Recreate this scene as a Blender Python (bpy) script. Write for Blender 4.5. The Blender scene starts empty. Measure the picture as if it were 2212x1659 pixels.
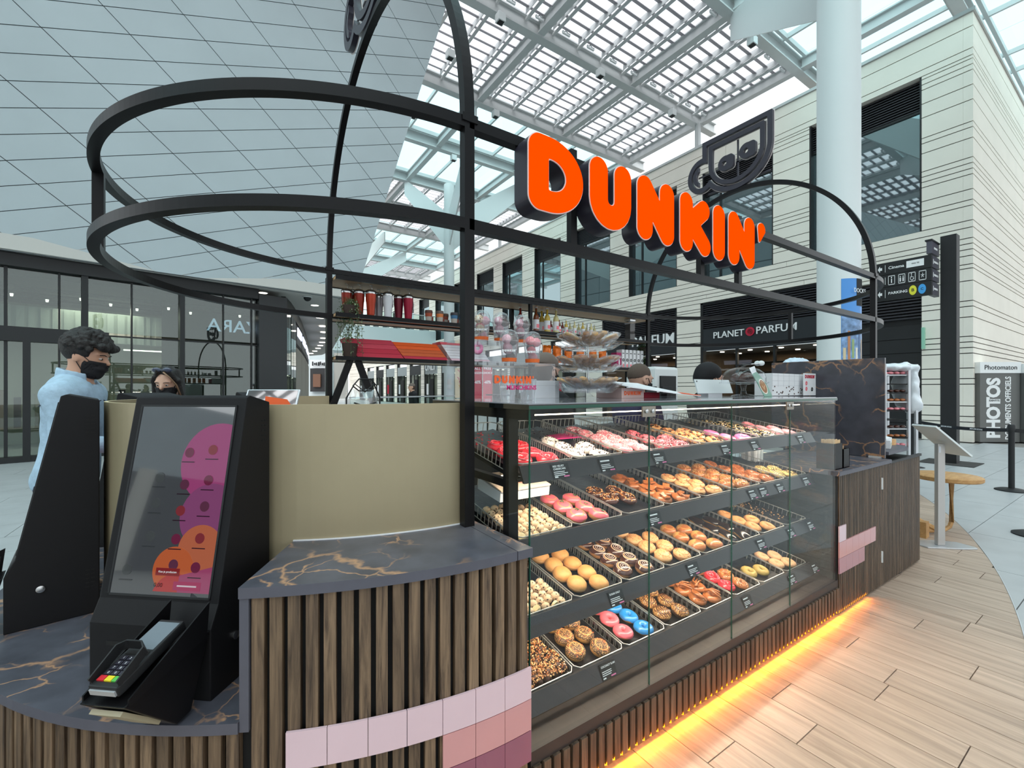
import bpy, bmesh, math, random
import numpy as np
from mathutils import Vector, Matrix
random.seed(7)
SC = bpy.context.scene
COL = SC.collection
PI = math.pi
R_ = math.radians
# ---------------------------------------------------------------- camera, sky, sun, exposure
# world axes: X runs along the counter front, Y into the kiosk, camera stands at the origin 1.5 m up
FOC, YAW, HOR, CX, EYE = 955.0, R_(56.3), 842.0, 1106.0, 1.5
cd = bpy.data.cameras.new('camera'); cam = bpy.data.objects.new('camera', cd); COL.objects.link(cam)
cam.location = (0, 0, EYE); cam.rotation_euler = (PI/2, 0, YAW - PI/2)
cd.sensor_width = 36; cd.lens = FOC/2212*36; cd.shift_y = (HOR - 829.5)/2212; cd.clip_start = .05; cd.clip_end = 400
SC.camera = cam
w = bpy.data.worlds.new('overcast_sky'); SC.world = w; w.use_nodes = True
bg = w.node_tree.nodes['Background']; bg.inputs[0].default_value = (.93, 1.0, 1.03, 1); bg.inputs[1].default_value = 1.25
sun = bpy.data.lights.new('hazy_sun', 'SUN'); sun.energy = 2.6; sun.angle = R_(70); sun.color = (1, .98, .95)
so = bpy.data.objects.new('hazy_sun', sun); COL.objects.link(so); so.rotation_euler = (R_(22), R_(-24), 0)
SC.view_settings.view_transform = 'Standard'; SC.view_settings.look = 'None'
SC.view_settings.exposure = .33; SC.view_settings.gamma = 1; SC.view_settings.use_curve_mapping = False
SC.cycles.use_denoising = True
SC.cycles.max_bounces = 10; SC.cycles.transparent_max_bounces = 24; SC.cycles.caustics_reflective = False
SC.cycles.sample_clamp_indirect = 6
# ---------------------------------------------------------------- from a pixel of the photograph to a point on a known plane
FW = (math.cos(YAW), math.sin(YAW)); RT = (math.sin(YAW), -math.cos(YAW))
def atz(px, py, z):
    D = FOC*(z-EYE)/(HOR-py); L = (px-CX)/FOC*D
    return Vector((FW[0]*D+RT[0]*L, FW[1]*D+RT[1]*L, z))
def atd(px, py, D):
    L = (px-CX)/FOC*D
    return Vector((FW[0]*D+RT[0]*L, FW[1]*D+RT[1]*L, EYE+(HOR-py)/FOC*D))
def aty(px, py, y):
    t = (px-CX)/FOC; x = (t*FW[1]-RT[1])*y/(RT[0]-t*FW[0]); D = FW[0]*x+FW[1]*y
    return Vector((x, y, EYE+(HOR-py)/FOC*D))
def atx(px, py, x):
    t = (px-CX)/FOC; y = (t*FW[0]-RT[0])*x/(RT[1]-t*FW[1]); D = FW[0]*x+FW[1]*y
    return Vector((x, y, EYE+(HOR-py)/FOC*D))
# ---------------------------------------------------------------- materials
def S(r, g, b):
    f = lambda c: (c/255/12.92) if c <= 10 else ((c/255+.055)/1.055)**2.4
    return (f(r), f(g), f(b), 1)
def newmat(name):
    m = bpy.data.materials.new(name); m.use_nodes = True
    return m, m.node_tree.nodes, m.node_tree.links, m.node_tree.nodes['Principled BSDF']
def mat(name, col, rough=.5, metal=0, spec=.5, noise=0, nscale=8, bump=0, bscale=60, coat=0, trans=0, emit=None, es=0):
    m, N, L, b = newmat(name)
    b.inputs['Base Color'].default_value = col; b.inputs['Roughness'].default_value = rough
    b.inputs['Metallic'].default_value = metal; b.inputs['Specular IOR Level'].default_value = spec
    if coat: b.inputs['Coat Weight'].default_value = coat; b.inputs['Coat Roughness'].default_value = .05
    if trans: b.inputs['Transmission Weight'].default_value = trans
    if emit: b.inputs['Emission Color'].default_value = emit; b.inputs['Emission Strength'].default_value = es
    if noise:
        g = N.new('ShaderNodeNewGeometry'); n = N.new('ShaderNodeTexNoise'); n.inputs['Scale'].default_value = nscale; n.inputs['Detail'].default_value = 4
        L.new(g.outputs['Position'], n.inputs['Vector'])
        r = N.new('ShaderNodeMapRange'); r.inputs[1].default_value = .3; r.inputs[2].default_value = .7; r.inputs[3].default_value = 1-noise; r.inputs[4].default_value = 1+noise
        L.new(n.outputs[0], r.inputs[0])
        x = N.new('ShaderNodeVectorMath'); x.operation = 'SCALE'; x.inputs[0].default_value = col[:3]; L.new(r.outputs[0], x.inputs['Scale'])
        L.new(x.outputs[0], b.inputs['Base Color'])
    if bump:
        g = N.new('ShaderNodeNewGeometry'); n = N.new('ShaderNodeTexNoise'); n.inputs['Scale'].default_value = bscale; n.inputs['Detail'].default_value = 5
        L.new(g.outputs['Position'], n.inputs['Vector'])
        u = N.new('ShaderNodeBump'); u.inputs['Strength'].default_value = bump; u.inputs['Distance'].default_value = .01
        L.new(n.outputs[0], u.inputs['Height']); L.new(u.outputs[0], b.inputs['Normal'])
    return m
def glassmat(name, tint=(.95, 1, .98), f0=.04, boost=1.0, rough=.0):      # thin pane: clear inside, mirror-like towards grazing
    m, N, L, b = newmat(name); N.remove(b)
    t = N.new('ShaderNodeBsdfTransparent'); t.inputs[0].default_value = (*tint, 1)
    g = N.new('ShaderNodeBsdfGlossy'); g.inputs['Roughness'].default_value = rough; g.inputs[0].default_value = (1, 1, 1, 1)
    f = N.new('ShaderNodeLayerWeight'); f.inputs[0].default_value = .5
    p = N.new('ShaderNodeMath'); p.operation = 'POWER'; p.inputs[1].default_value = 5; L.new(f.outputs['Facing'], p.inputs[0])
    k = N.new('ShaderNodeMath'); k.operation = 'MULTIPLY_ADD'; k.inputs[1].default_value = (1-f0)*boost; k.inputs[2].default_value = f0*boost; k.use_clamp = True
    x = N.new('ShaderNodeMixShader'); L.new(p.outputs[0], k.inputs[0]); L.new(k.outputs[0], x.inputs[0])
    L.new(t.outputs[0], x.inputs[1]); L.new(g.outputs[0], x.inputs[2]); L.new(x.outputs[0], N['Material Output'].inputs[0])
    return m
def woodmat(name, c0, c1, stretch, scale=1.0, rough=.55, vary=.35, obj_random=True, bump=.25):
    m, N, L, b = newmat(name)
    g = N.new('ShaderNodeNewGeometry'); oi = N.new('ShaderNodeObjectInfo')
    a = N.new('ShaderNodeVectorMath'); a.operation = 'MULTIPLY_ADD'
    L.new(oi.outputs['Random'], a.inputs[0]); a.inputs[1].default_value = (17, 23, 31); L.new(g.outputs['Position'], a.inputs[2])
    mp = N.new('ShaderNodeMapping'); mp.inputs['Scale'].default_value = tuple(s*scale for s in stretch); L.new(a.outputs[0], mp.inputs[0])
    n = N.new('ShaderNodeTexNoise'); n.inputs['Scale'].default_value = 1; n.inputs['Detail'].default_value = 6; n.inputs['Roughness'].default_value = .65; n.inputs['Distortion'].default_value = .6
    L.new(mp.outputs[0], n.inputs['Vector'])
    r = N.new('ShaderNodeValToRGB'); r.color_ramp.elements[0].position = .32; r.color_ramp.elements[0].color = c0; r.color_ramp.elements[1].position = .68; r.color_ramp.elements[1].color = c1
    L.new(n.outputs[0], r.inputs[0])
    q = N.new('ShaderNodeMapRange'); q.inputs[3].default_value = 1-vary; q.inputs[4].default_value = 1+vary; L.new(oi.outputs['Random'], q.inputs[0])
    x = N.new('ShaderNodeVectorMath'); x.operation = 'SCALE'; L.new(r.outputs[0], x.inputs[0]); L.new(q.outputs[0], x.inputs['Scale'])
    L.new(x.outputs[0], b.inputs['Base Color']); b.inputs['Roughness'].default_value = rough
    u = N.new('ShaderNodeBump'); u.inputs['Strength'].default_value = bump; u.inputs['Distance'].default_value = .004
    L.new(n.outputs[0], u.inputs['Height']); L.new(u.outputs[0], b.inputs['Normal'])
    return m
def marblemat(name, base, vein, scale=2.2, rough=.35, width=.02):
    m, N, L, b = newmat(name)
    g = N.new('ShaderNodeNewGeometry')
    nz = N.new('ShaderNodeTexNoise'); nz.inputs['Scale'].default_value = 3.5; nz.inputs['Detail'].default_value = 5; L.new(g.outputs['Position'], nz.inputs['Vector'])
    w_ = N.new('ShaderNodeVectorMath'); w_.operation = 'MULTIPLY_ADD'; w_.inputs[1].default_value = (.32, .32, .32); L.new(nz.outputs['Color'], w_.inputs[0]); L.new(g.outputs['Position'], w_.inputs[2])
    facs = []
    for k, (sc, wd) in enumerate(((scale, width), (scale*2.3, width*.45))):
        v = N.new('ShaderNodeTexVoronoi'); v.feature = 'DISTANCE_TO_EDGE'; v.inputs['Scale'].default_value = sc; L.new(w_.outputs[0], v.inputs['Vector'])
        mr = N.new('ShaderNodeMapRange'); mr.inputs[1].default_value = 0; mr.inputs[2].default_value = wd*sc*.5; mr.inputs[3].default_value = 1; mr.inputs[4].default_value = 0; L.new(v.outputs[0], mr.inputs[0])
        n2 = N.new('ShaderNodeTexNoise'); n2.inputs['Scale'].default_value = 1.7+2*k; n2.inputs['Detail'].default_value = 3; L.new(g.outputs['Position'], n2.inputs['Vector'])
        m2 = N.new('ShaderNodeMapRange'); m2.inputs[1].default_value = .45; m2.inputs[2].default_value = .55; L.new(n2.outputs[0], m2.inputs[0])
        p = N.new('ShaderNodeMath'); p.operation = 'MULTIPLY'; L.new(mr.outputs[0], p.inputs[0]); L.new(m2.outputs[0], p.inputs[1]); facs.append(p)
    mx = N.new('ShaderNodeMath'); mx.operation = 'MAXIMUM'; L.new(facs[0].outputs[0], mx.inputs[0]); L.new(facs[1].outputs[0], mx.inputs[1])
    n3 = N.new('ShaderNodeTexNoise'); n3.inputs['Scale'].default_value = 9; n3.inputs['Detail'].default_value = 6; L.new(g.outputs['Position'], n3.inputs['Vector'])
    r = N.new('ShaderNodeValToRGB'); r.color_ramp.elements[0].position = .3; r.color_ramp.elements[1].position = .75
    r.color_ramp.elements[0].color = tuple(c*.75 for c in base[:3])+(1,); r.color_ramp.elements[1].color = tuple(c*1.35 for c in base[:3])+(1,); L.new(n3.outputs[0], r.inputs[0])
    x = N.new('ShaderNodeMix'); x.data_type = 'RGBA'; L.new(mx.outputs[0], x.inputs[0]); L.new(r.outputs[0], x.inputs[6]); x.inputs[7].default_value = vein
    L.new(x.outputs[2], b.inputs['Base Color']); b.inputs['Roughness'].default_value = rough
    return m
M = {}
M['black'] = mat('black_metal', S(19, 18, 20), .36, 0, .22)
M['blackmatte'] = mat('black_coated_steel', S(25, 24, 26), .5, 0, .22, bump=.08, bscale=900)
M['dark'] = mat('dark_void', S(16, 15, 15), .8)
M['joint2'] = mat('panel_joint', S(92, 96, 98), .9)
M['joint'] = mat('dark_joint', S(58, 56, 54), .9)
M['slat'] = woodmat('smoked_oak', S(58, 44, 34), S(138, 113, 88), (55, 55, 3.2), vary=.22)
M['slatdark'] = woodmat('dark_oak', S(50, 41, 33), S(112, 92, 74), (60, 60, 3), vary=.25)
M['plank'] = woodmat('oak_look_plank', S(160, 138, 121), S(198, 175, 157), (22, 1.6, 22), rough=.42, vary=.07, bump=.05)
M['ptile'] = mat('grey_stone_tile', S(176, 178, 180), .38, noise=.07, nscale=3)
M['marble'] = marblemat('dark_marble', S(82, 83, 92), S(186, 144, 112), 3.0, .33, .022)
M['marble2'] = marblemat('dark_marble_slab', S(66, 66, 74), S(168, 124, 90), 2.4, .3, .03)
M['edge'] = mat('slate_edge', S(88, 87, 97), .45, noise=.06, nscale=14)
M['gold'] = mat('brushed_gold_laminate', S(172, 158, 128), .42, .3, .5, noise=.025, nscale=6)
M['t1'] = mat('pale_pink_glaze', S(226, 196, 204), .15, noise=.02, nscale=6, coat=.4)
M['t2'] = mat('rose_glaze', S(212, 152, 152), .15, noise=.02, nscale=6, coat=.4)
M['t3'] = mat('plum_glaze', S(150, 88, 108), .15, noise=.02, nscale=6, coat=.4)
M['t3b'] = mat('mauve_glaze', S(184, 132, 144), .15, noise=.02, nscale=6, coat=.4)
M['white'] = mat('white_paint', S(226, 230, 230), .45)
M['steelw'] = mat('white_steel', S(202, 205, 205), .45, noise=.03, nscale=2)
M['steels'] = mat('louvre_steel', S(150, 146, 152), .45)
M['cream'] = mat('cream_cladding', S(240, 233, 221), .7, noise=.03, nscale=1.2)
M['alu'] = mat('grey_composite_panel', S(200, 209, 213), .36, 0, .5, noise=.04, nscale=.8)
M['plaster'] = mat('white_plaster', S(208, 203, 197), .8)
M['louv'] = mat('black_louvre', S(44, 42, 48), .45)
M['frame'] = mat('black_frame', S(26, 27, 29), .45)
M['winglass'] = None
M['chrome'] = mat('brushed_steel', S(200, 200, 200), .25, 1)
M['silver'] = mat('satin_aluminium', S(206, 208, 212), .35, .6)
M['wire'] = mat('steel_wire', S(206, 204, 200), .32, .7)
M['glass'] = glassmat('clear_glass', (.97, .99, .985), .04, .58)
M['acryl'] = glassmat('clear_acrylic', (.96, .965, .975), .05, .9, .03)
M['film'] = glassmat('crinkled_film', (.95, .95, .955), .12, 1.2, .15)
def filmmix(m, amt):
    N, L = m.node_tree.nodes, m.node_tree.links; o = N['Material Output']; s = o.inputs[0].links[0].from_socket
    d = N.new('ShaderNodeBsdfDiffuse'); d.inputs[0].default_value = (.9, .9, .92, 1); x = N.new('ShaderNodeMixShader'); x.inputs[0].default_value = amt
    L.new(s, x.inputs[1]); L.new(d.outputs[0], x.inputs[2]); L.new(x.outputs[0], o.inputs[0])
filmmix(M['film'], .13); M['cupp'] = glassmat('clear_cup_plastic', (.96, .96, .965), .09, 1.2, .04); filmmix(M['cupp'], .07)
M['gedge'] = mat('green_glass_edge', S(18, 78, 62), .15, 0, .6)
M['skyglass'] = glassmat('tinted_roof_glass', (.82, .97, .985), .04, .5)
M['roofglass'] = glassmat('clear_roof_glass', (.99, .985, 1.0), .04, .4)
M['shopglass'] = glassmat('green_shop_glass', (.68, .775, .74), .07, 1.0)
M['greenglass'] = glassmat('balustrade_glass', (.88, .975, .95), .05, 1.0)
M['orange'] = mat('lit_orange_acrylic', (.5, .035, 0, 1), .7, 0, .0, emit=(1, .07, 0, 1), es=.6)
M['navy'] = mat('dark_return', S(52, 49, 60), .35)
M['rim'] = mat('white_rim', S(240, 228, 224), .4)
M['led'] = mat('warm_led', (1, .9, .75, 1), .4, emit=(1, .86, .66, 1), es=6)
M['amber'] = mat('amber_led', (1, .5, .05, 1), .4, emit=(1, .42, .03, 1), es=2)
M['lamp'] = mat('lamp_face', (1, .95, .85, 1), .4, emit=(1, .93, .8, 1), es=4)
M['paper'] = mat('white_card', S(236, 236, 238), .6)
M['red'] = mat('crimson_card', S(190, 24, 56), .5)
M['orangec'] = mat('orange_card', S(246, 98, 34), .5)
M['pinkc'] = mat('magenta_print', S(216, 26, 118), .5)
M['lblack'] = mat('black_print', S(24, 24, 26), .6)
M['lwhite'] = mat('white_print', S(240, 240, 240), .6)
M['leaf'] = mat('grey_green_leaf', S(132, 148, 112), .5, noise=.3, nscale=40)
M['leaf2'] = mat('green_leaf', S(62, 96, 52), .5, noise=.3, nscale=40)
M['pot'] = mat('dark_pot', S(60, 42, 34), .6)
M['oak'] = mat('shelf_underside', S(204, 164, 124), .55, noise=.06, nscale=12)
M['skin'] = mat('skin', S(208, 160, 134), .5)
M['skin2'] = mat('light_skin', S(214, 170, 146), .5)
M['hair'] = mat('black_hair', S(30, 26, 25), .6, bump=.9, bscale=70)
M['denim'] = mat('pale_denim', S(170, 196, 216), .8, noise=.1, nscale=30, bump=.35, bscale=60)
M['jeans'] = mat('dark_denim', S(50, 58, 76), .8)
M['cloth'] = mat('black_cotton', S(26, 25, 28), .85)
def winmat():
    m, N, L, b = newmat('dark_window_glass'); b.inputs['Base Color'].default_value = S(30, 44, 50); b.inputs['Roughness'].default_value = .5
    g = N.new('ShaderNodeBsdfGlossy'); g.inputs['Roughness'].default_value = .02; g.inputs[0].default_value = (.72, .9, .93, 1)
    f = N.new('ShaderNodeLayerWeight'); f.inputs[0].default_value = .42
    k = N.new('ShaderNodeMath'); k.operation = 'MULTIPLY_ADD'; k.inputs[1].default_value = .7; k.inputs[2].default_value = .3; k.use_clamp = True
    x = N.new('ShaderNodeMixShader'); L.new(f.outputs['Fresnel'], k.inputs[0]); L.new(k.outputs[0], x.inputs[0]); L.new(b.outputs[0], x.inputs[1]); L.new(g.outputs[0], x.inputs[2])
    L.new(x.outputs[0], N['Material Output'].inputs[0]); return m
M['winglass'] = winmat()
# ---------------------------------------------------------------- objects and tags
def link(name, me, m=None, parent=None, mtx=None):
    o = bpy.data.objects.new(name, me); COL.objects.link(o)
    if parent is not None: o.parent = parent
    if mtx is not None: o.matrix_basis = mtx
    if m is not None and me is not None and len(me.materials) == 0: me.materials.append(m)
    return o
def tag(o, label=None, cat=None, group=None, kind=None):
    if label: o['label'] = label
    if cat: o['category'] = cat
    if group: o['group'] = group
    if kind: o['kind'] = kind
    return o
def thing(name, label, cat, loc=(0, 0, 0), rz=0, group=None, mtx=None):
    o = bpy.data.objects.new(name, None); COL.objects.link(o); o.empty_display_size = .1
    if mtx is not None: o.matrix_basis = mtx
    else: o.location = loc; o.rotation_euler = (0, 0, rz)
    return tag(o, label, cat, group)
def struct(name, me=None, m=None):
    return tag(link(name, me, m), kind='structure')
def copytree(o, parent=None):
    c = o.copy(); COL.objects.link(c)
    if parent is not None: c.parent = parent
    for ch in list(o.children): copytree(ch, c)
    return c
class MB:
    def __init__(s): s.v = []; s.f = []; s.mi = []
    def add(s, vs, fs, mi=0):
        n = len(s.v); s.v += [tuple(p) for p in vs]; s.f += [tuple(n+i for i in f) for f in fs]; s.mi += [mi]*len(fs); return s
    def box(s, a, b, mi=0, mx=None):
        x0, y0, z0 = a; x1, y1, z1 = b
        vs = [(x0, y0, z0), (x1, y0, z0), (x1, y1, z0), (x0, y1, z0), (x0, y0, z1), (x1, y0, z1), (x1, y1, z1), (x0, y1, z1)]
        if mx is not None: vs = [mx @ Vector(p) for p in vs]
        return s.add(vs, [(0, 3, 2, 1), (4, 5, 6, 7), (0, 1, 5, 4), (1, 2, 6, 5), (2, 3, 7, 6), (3, 0, 4, 7)], mi)
    def hexa(s, vs, mi=0):
        return s.add(vs, [(0, 3, 2, 1), (4, 5, 6, 7), (0, 1, 5, 4), (1, 2, 6, 5), (2, 3, 7, 6), (3, 0, 4, 7)], mi)
    def quad(s, a, b, c, d, mi=0): return s.add([a, b, c, d], [(0, 1, 2, 3)], mi)
    def prism(s, poly, z0, z1, mi=0, mx=None):
        n = len(poly); vs = [(p[0], p[1], z0) for p in poly]+[(p[0], p[1], z1) for p in poly]
        if mx is not None: vs = [mx @ Vector(p) for p in vs]
        fs = [tuple(range(n-1, -1, -1)), tuple(range(n, 2*n))]+[(i, (i+1) % n, n+(i+1) % n, n+i) for i in range(n)]
        return s.add(vs, fs, mi)
    def extr(s, poly, d, mi=0):            # planar 3-d polygon pushed along the vector d
        n = len(poly); d = Vector(d); vs = [Vector(p) for p in poly]+[Vector(p)+d for p in poly]
        return s.add(vs, [tuple(range(n-1, -1, -1)), tuple(range(n, 2*n))]+[(i, (i+1) % n, n+(i+1) % n, n+i) for i in range(n)], mi)
    def lathe(s, prof, n=20, c=(0, 0, 0), mi=0, close=True):
        k = len(prof); vs = []
        for i in range(n):
            a = 2*PI*i/n
            for r, z in prof: vs.append((c[0]+r*math.cos(a), c[1]+r*math.sin(a), c[2]+z))
        fs = [(i*k+j, ((i+1) % n)*k+j, ((i+1) % n)*k+j+1, i*k+j+1) for i in range(n) for j in range(k-1)]
        if close:
            if prof[0][0] > 1e-4: fs.append(tuple(i*k for i in range(n-1, -1, -1)))
            if prof[-1][0] > 1e-4: fs.append(tuple(i*k+k-1 for i in range(n)))
        return s.add(vs, fs, mi)
    def sweep(s, path, w_, h_, n=4, up=(0, 0, 1), closed=False, mi=0):   # n=4: rectangular section, else round
        P = [Vector(p) for p in path]; m_ = len(P); up = Vector(up); vs = []
        for i in range(m_):
            t = (P[(i+1) % m_]-P[i-1]) if closed else (P[min(i+1, m_-1)]-P[max(i-1, 0)])
            t.normalize(); u = up - t*up.dot(t)
            if u.length < 1e-4: u = Vector((1, 0, 0)) - t*t.x
            u.normalize(); r = t.cross(u)
            if n == 4: sec = [(-w_/2, -h_/2), (w_/2, -h_/2), (w_/2, h_/2), (-w_/2, h_/2)]
            else: sec = [(w_/2*math.cos(2*PI*j/n), h_/2*math.sin(2*PI*j/n)) for j in range(n)]
            vs += [P[i]+r*a+u*b for a, b in sec]
        fs = []; q = m_ if closed else m_-1
        for i in range(q):
            j = (i+1) % m_
            fs += [(i*n+k, i*n+(k+1) % n, j*n+(k+1) % n, j*n+k) for k in range(n)]
        if not closed: fs += [tuple(range(n-1, -1, -1)), tuple((m_-1)*n+k for k in range(n))]
        return s.add(vs, fs, mi)
    def sphere(s, c, r, nu=12, nv=8, mi=0):
        rx, ry, rz = (r, r, r) if not hasattr(r, '__len__') else r
        vs = [(c[0], c[1], c[2]+rz)]
        for i in range(1, nv):
            t = PI*i/nv
            for j in range(nu): a = 2*PI*j/nu; vs.append((c[0]+rx*math.sin(t)*math.cos(a), c[1]+ry*math.sin(t)*math.sin(a), c[2]+rz*math.cos(t)))
        vs.append((c[0], c[1], c[2]-rz)); e = len(vs)-1
        fs = [(0, 1+j, 1+(j+1) % nu) for j in range(nu)]
        for i in range(nv-2): fs += [(1+i*nu+j, 1+(i+1)*nu+j, 1+(i+1)*nu+(j+1) % nu, 1+i*nu+(j+1) % nu) for j in range(nu)]
        b_ = 1+(nv-2)*nu; fs += [(e, b_+(j+1) % nu, b_+j) for j in range(nu)]
        return s.add(vs, fs, mi)
    def mesh(s, name, mats, smooth=False, bevel=0):
        me = bpy.data.meshes.new(name); me.from_pydata(s.v, [], s.f)
        for m in (mats if isinstance(mats, (list, tuple)) else [mats]): me.materials.append(m)
        if any(s.mi): me.polygons.foreach_set('material_index', s.mi)
        bm = bmesh.new(); bm.from_mesh(me); bmesh.ops.recalc_face_normals(bm, faces=bm.faces)
        if bevel: bmesh.ops.bevel(bm, geom=[e for e in bm.edges if e.is_manifold and e.calc_face_angle(0) > .5], offset=bevel, segments=2, affect='EDGES', profile=.6)
        bm.to_mesh(me); bm.free()
        if smooth:
            me.polygons.foreach_set('use_smooth', [True]*len(me.polygons))
            if smooth != 'all':
                try: me.set_sharp_from_angle(angle=R_(40))
                except Exception: pass
        return me
    def build(s, name, mats, parent=None, smooth=False, mtx=None, bevel=0):
        return link(name, s.mesh(name, mats, smooth, bevel), None, parent, mtx)
_ub = {}
def ubox(m):
    if m.name not in _ub: _ub[m.name] = MB().box((0, 0, 0), (1, 1, 1)).mesh('block_'+m.name, m)
    return _ub[m.name]
def bx(name, m, parent, a, b):              # a block that shares one mesh per material
    o = link(name, ubox(m), None, parent)
    o.location = a; o.scale = (b[0]-a[0], b[1]-a[1], b[2]-a[2]); return o
def axes(o, x, y):                          # matrix with local x, y along the given directions
    x = Vector(x).normalized(); z = x.cross(Vector(y)).normalized(); y = z.cross(x)
    return Matrix(((x[0], y[0], z[0], o[0]), (x[1], y[1], z[1], o[1]), (x[2], y[2], z[2], o[2]), (0, 0, 0, 1)))
def curve_mesh(name, cu, m):
    ob = bpy.data.objects.new('tmp', cu); COL.objects.link(ob)
    dg = bpy.context.evaluated_depsgraph_get(); me = bpy.data.meshes.new_from_object(ob.evaluated_get(dg))
    bpy.data.objects.remove(ob); bpy.data.curves.remove(cu); me.name = name
    me.materials.clear(); me.materials.append(m); return me
_tx = {}
def text(s, size, m, parent, pos, xd, yd, bold=0, ext=.0006, align='CENTER', name='lettering', sx=1):
    k = (s, m.name, bold, align, ext/size)
    if k not in _tx:
        cu = bpy.data.curves.new('lettering', 'FONT'); cu.body = s; cu.size = 1; cu.align_x = align; cu.align_y = 'CENTER'
        cu.offset = bold; cu.extrude = ext/size; cu.resolution_u = 3
        _tx[k] = curve_mesh('lettering_'+s, cu, m)
    mx = axes(pos, xd, yd) @ Matrix.Diagonal((size*sx, size, size, 1))
    return link(name, _tx[k], None, parent, mx)
# ---------------------------------------------------------------- outlines from distance fields (rounded letters, logo)
def contours(fn, b, n):
    x0, y0, x1, y1 = b; h = max(x1-x0, y1-y0)/n; nx = int((x1-x0)/h)+2; ny = int((y1-y0)/h)+2
    X, Y = np.meshgrid(x0+h*np.arange(nx), y0+h*np.arange(ny), indexing='ij'); V = fn(X, Y)
    V[0, :] = V[-1, :] = 1; V[:, 0] = V[:, -1] = 1
    seg = {}
    def pt(i, j, d):
        a = V[i, j]; c = V[i+1, j] if d == 0 else V[i, j+1]; t = a/(a-c)
        return (X[i, j]+(h*t if d == 0 else 0), Y[i, j]+(h*t if d == 1 else 0))
    ins = V < 0
    for i in range(nx-1):
        for j in range(ny-1):
            q = (ins[i, j], ins[i+1, j], ins[i+1, j+1], ins[i, j+1]); k = sum(q)
            if k in (0, 4): continue
            E_ = [(i, j, 0), (i+1, j, 1), (i, j+1, 0), (i, j, 1)]
            cr = [e for e, (a, c) in zip(E_, ((q[0], q[1]), (q[1], q[2]), (q[3], q[2]), (q[0], q[3]))) if a != c]
            prs = [(cr[0], cr[1])] if len(cr) == 2 else ([(E_[0], E_[3]), (E_[1], E_[2])] if q[0] else [(E_[0], E_[1]), (E_[2], E_[3])])
            for a, c in prs: seg.setdefault(a, []).append(c); seg.setdefault(c, []).append(a)
    loops = []; seen = set()
    for s0 in list(seg):
        if s0 in seen: continue
        lp = []; cur = s0
        while cur is not None and cur not in seen:
            seen.add(cur); lp.append(pt(*cur)); cur = next((c for c in seg[cur] if c not in seen), None)
        if len(lp) > 5: loops.append(lp)
    return loops
def shape_mesh(name, fn, b, n, ext, m, bevel=0):
    cu = bpy.data.curves.new(name, 'CURVE'); cu.dimensions = '2D'; cu.fill_mode = 'BOTH'; cu.extrude = ext; cu.bevel_depth = bevel; cu.bevel_resolution = 1
    for lp in contours(fn, b, n):
        sp = cu.splines.new('POLY'); sp.points.add(len(lp)-1); sp.use_cyclic_u = True
        sp.points.foreach_set('co', [c for p in lp for c in (p[0], p[1], 0, 1)])
    return curve_mesh(name, cu, m)
def cap(X, Y, ax, ay, cx_, cy_, r):
    px, py = X-ax, Y-ay; dx, dy = cx_-ax, cy_-ay
    t = np.clip((px*dx+py*dy)/(dx*dx+dy*dy+1e-9), 0, 1); return np.hypot(px-t*dx, py-t*dy)-r
def polysd(X, Y, pts):                        # exact signed distance to a closed polygon
    d = np.full(np.shape(X), 1e9); ins = np.zeros(np.shape(X), bool)
    for (ax, ay), (bx_, by) in zip(pts, pts[1:]+pts[:1]):
        d = np.minimum(d, cap(X, Y, ax, ay, bx_, by, 0)); cr = ((ay > Y) != (by > Y)) & (X < (bx_-ax)*(Y-ay)/((by-ay) if by != ay else 1e-12)+ax); ins ^= cr
    return np.where(ins, -d, d)
def rbox(X, Y, cx_, cy_, hx, hy, r):
    qx = np.abs(X-cx_)-hx+r; qy = np.abs(Y-cy_)-hy+r
    return np.minimum(np.maximum(qx, qy), 0)+np.hypot(np.maximum(qx, 0), np.maximum(qy, 0))-r
# ---------------------------------------------------------------- closed surfaces from a 3-d distance field
def snet(fn, lo, hi, h):
    n = [int((hi[i]-lo[i])/h)+2 for i in range(3)]
    ax = [lo[i]+h*np.arange(n[i]) for i in range(3)]
    X, Y, Z = np.meshgrid(*ax, indexing='ij', sparse=True); V = fn(X, Y, Z)
    V = np.broadcast_to(V, n).copy()
    for a in range(3):
        sl = [slice(None)]*3
        for e in (0, -1): sl[a] = e; V[tuple(sl)] = np.maximum(V[tuple(sl)], 1e-3)
    acc = np.zeros([k-1 for k in n]+[3]); cnt = np.zeros([k-1 for k in n]); quads = []
    idx = -np.ones([k-1 for k in n], int); edges = []
    for a in range(3):
        s0 = [slice(None)]*3; s1 = [slice(None)]*3; s0[a] = slice(0, -1); s1[a] = slice(1, None)
        v0 = V[tuple(s0)]; v1 = V[tuple(s1)]; I = np.argwhere((v0 < 0) != (v1 < 0))
        if len(I) == 0: continue
        b_, c_ = (a+1) % 3, (a+2) % 3
        I = I[(I[:, b_] > 0) & (I[:, c_] > 0) & (I[:, b_] < n[b_]-1) & (I[:, c_] < n[c_]-1)]
        va = v0[tuple(I.T)]; vb = v1[tuple(I.T)]; t = va/(va-vb)
        P = np.stack([ax[k][I[:, k]] for k in range(3)], 1); P[:, a] += h*t
        cells = []
        for db, dc in ((0, 0), (1, 0), (1, 1), (0, 1)):
            J = I.copy(); J[:, b_] -= db; J[:, c_] -= dc; cells.append(J)
            np.add.at(acc, tuple(J.T), P); np.add.at(cnt, tuple(J.T), 1)
        edges.append((cells, va < 0))
    act = cnt > 0; idx[act] = np.arange(act.sum()); vs = acc[act]/cnt[act][:, None]; fs = []
    for cells, s in edges:
        q = np.stack([idx[tuple(J.T)] for J in cells], 1); q[~s] = q[~s][:, ::-1]; fs.append(q)
    return vs, np.concatenate(fs)
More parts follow.
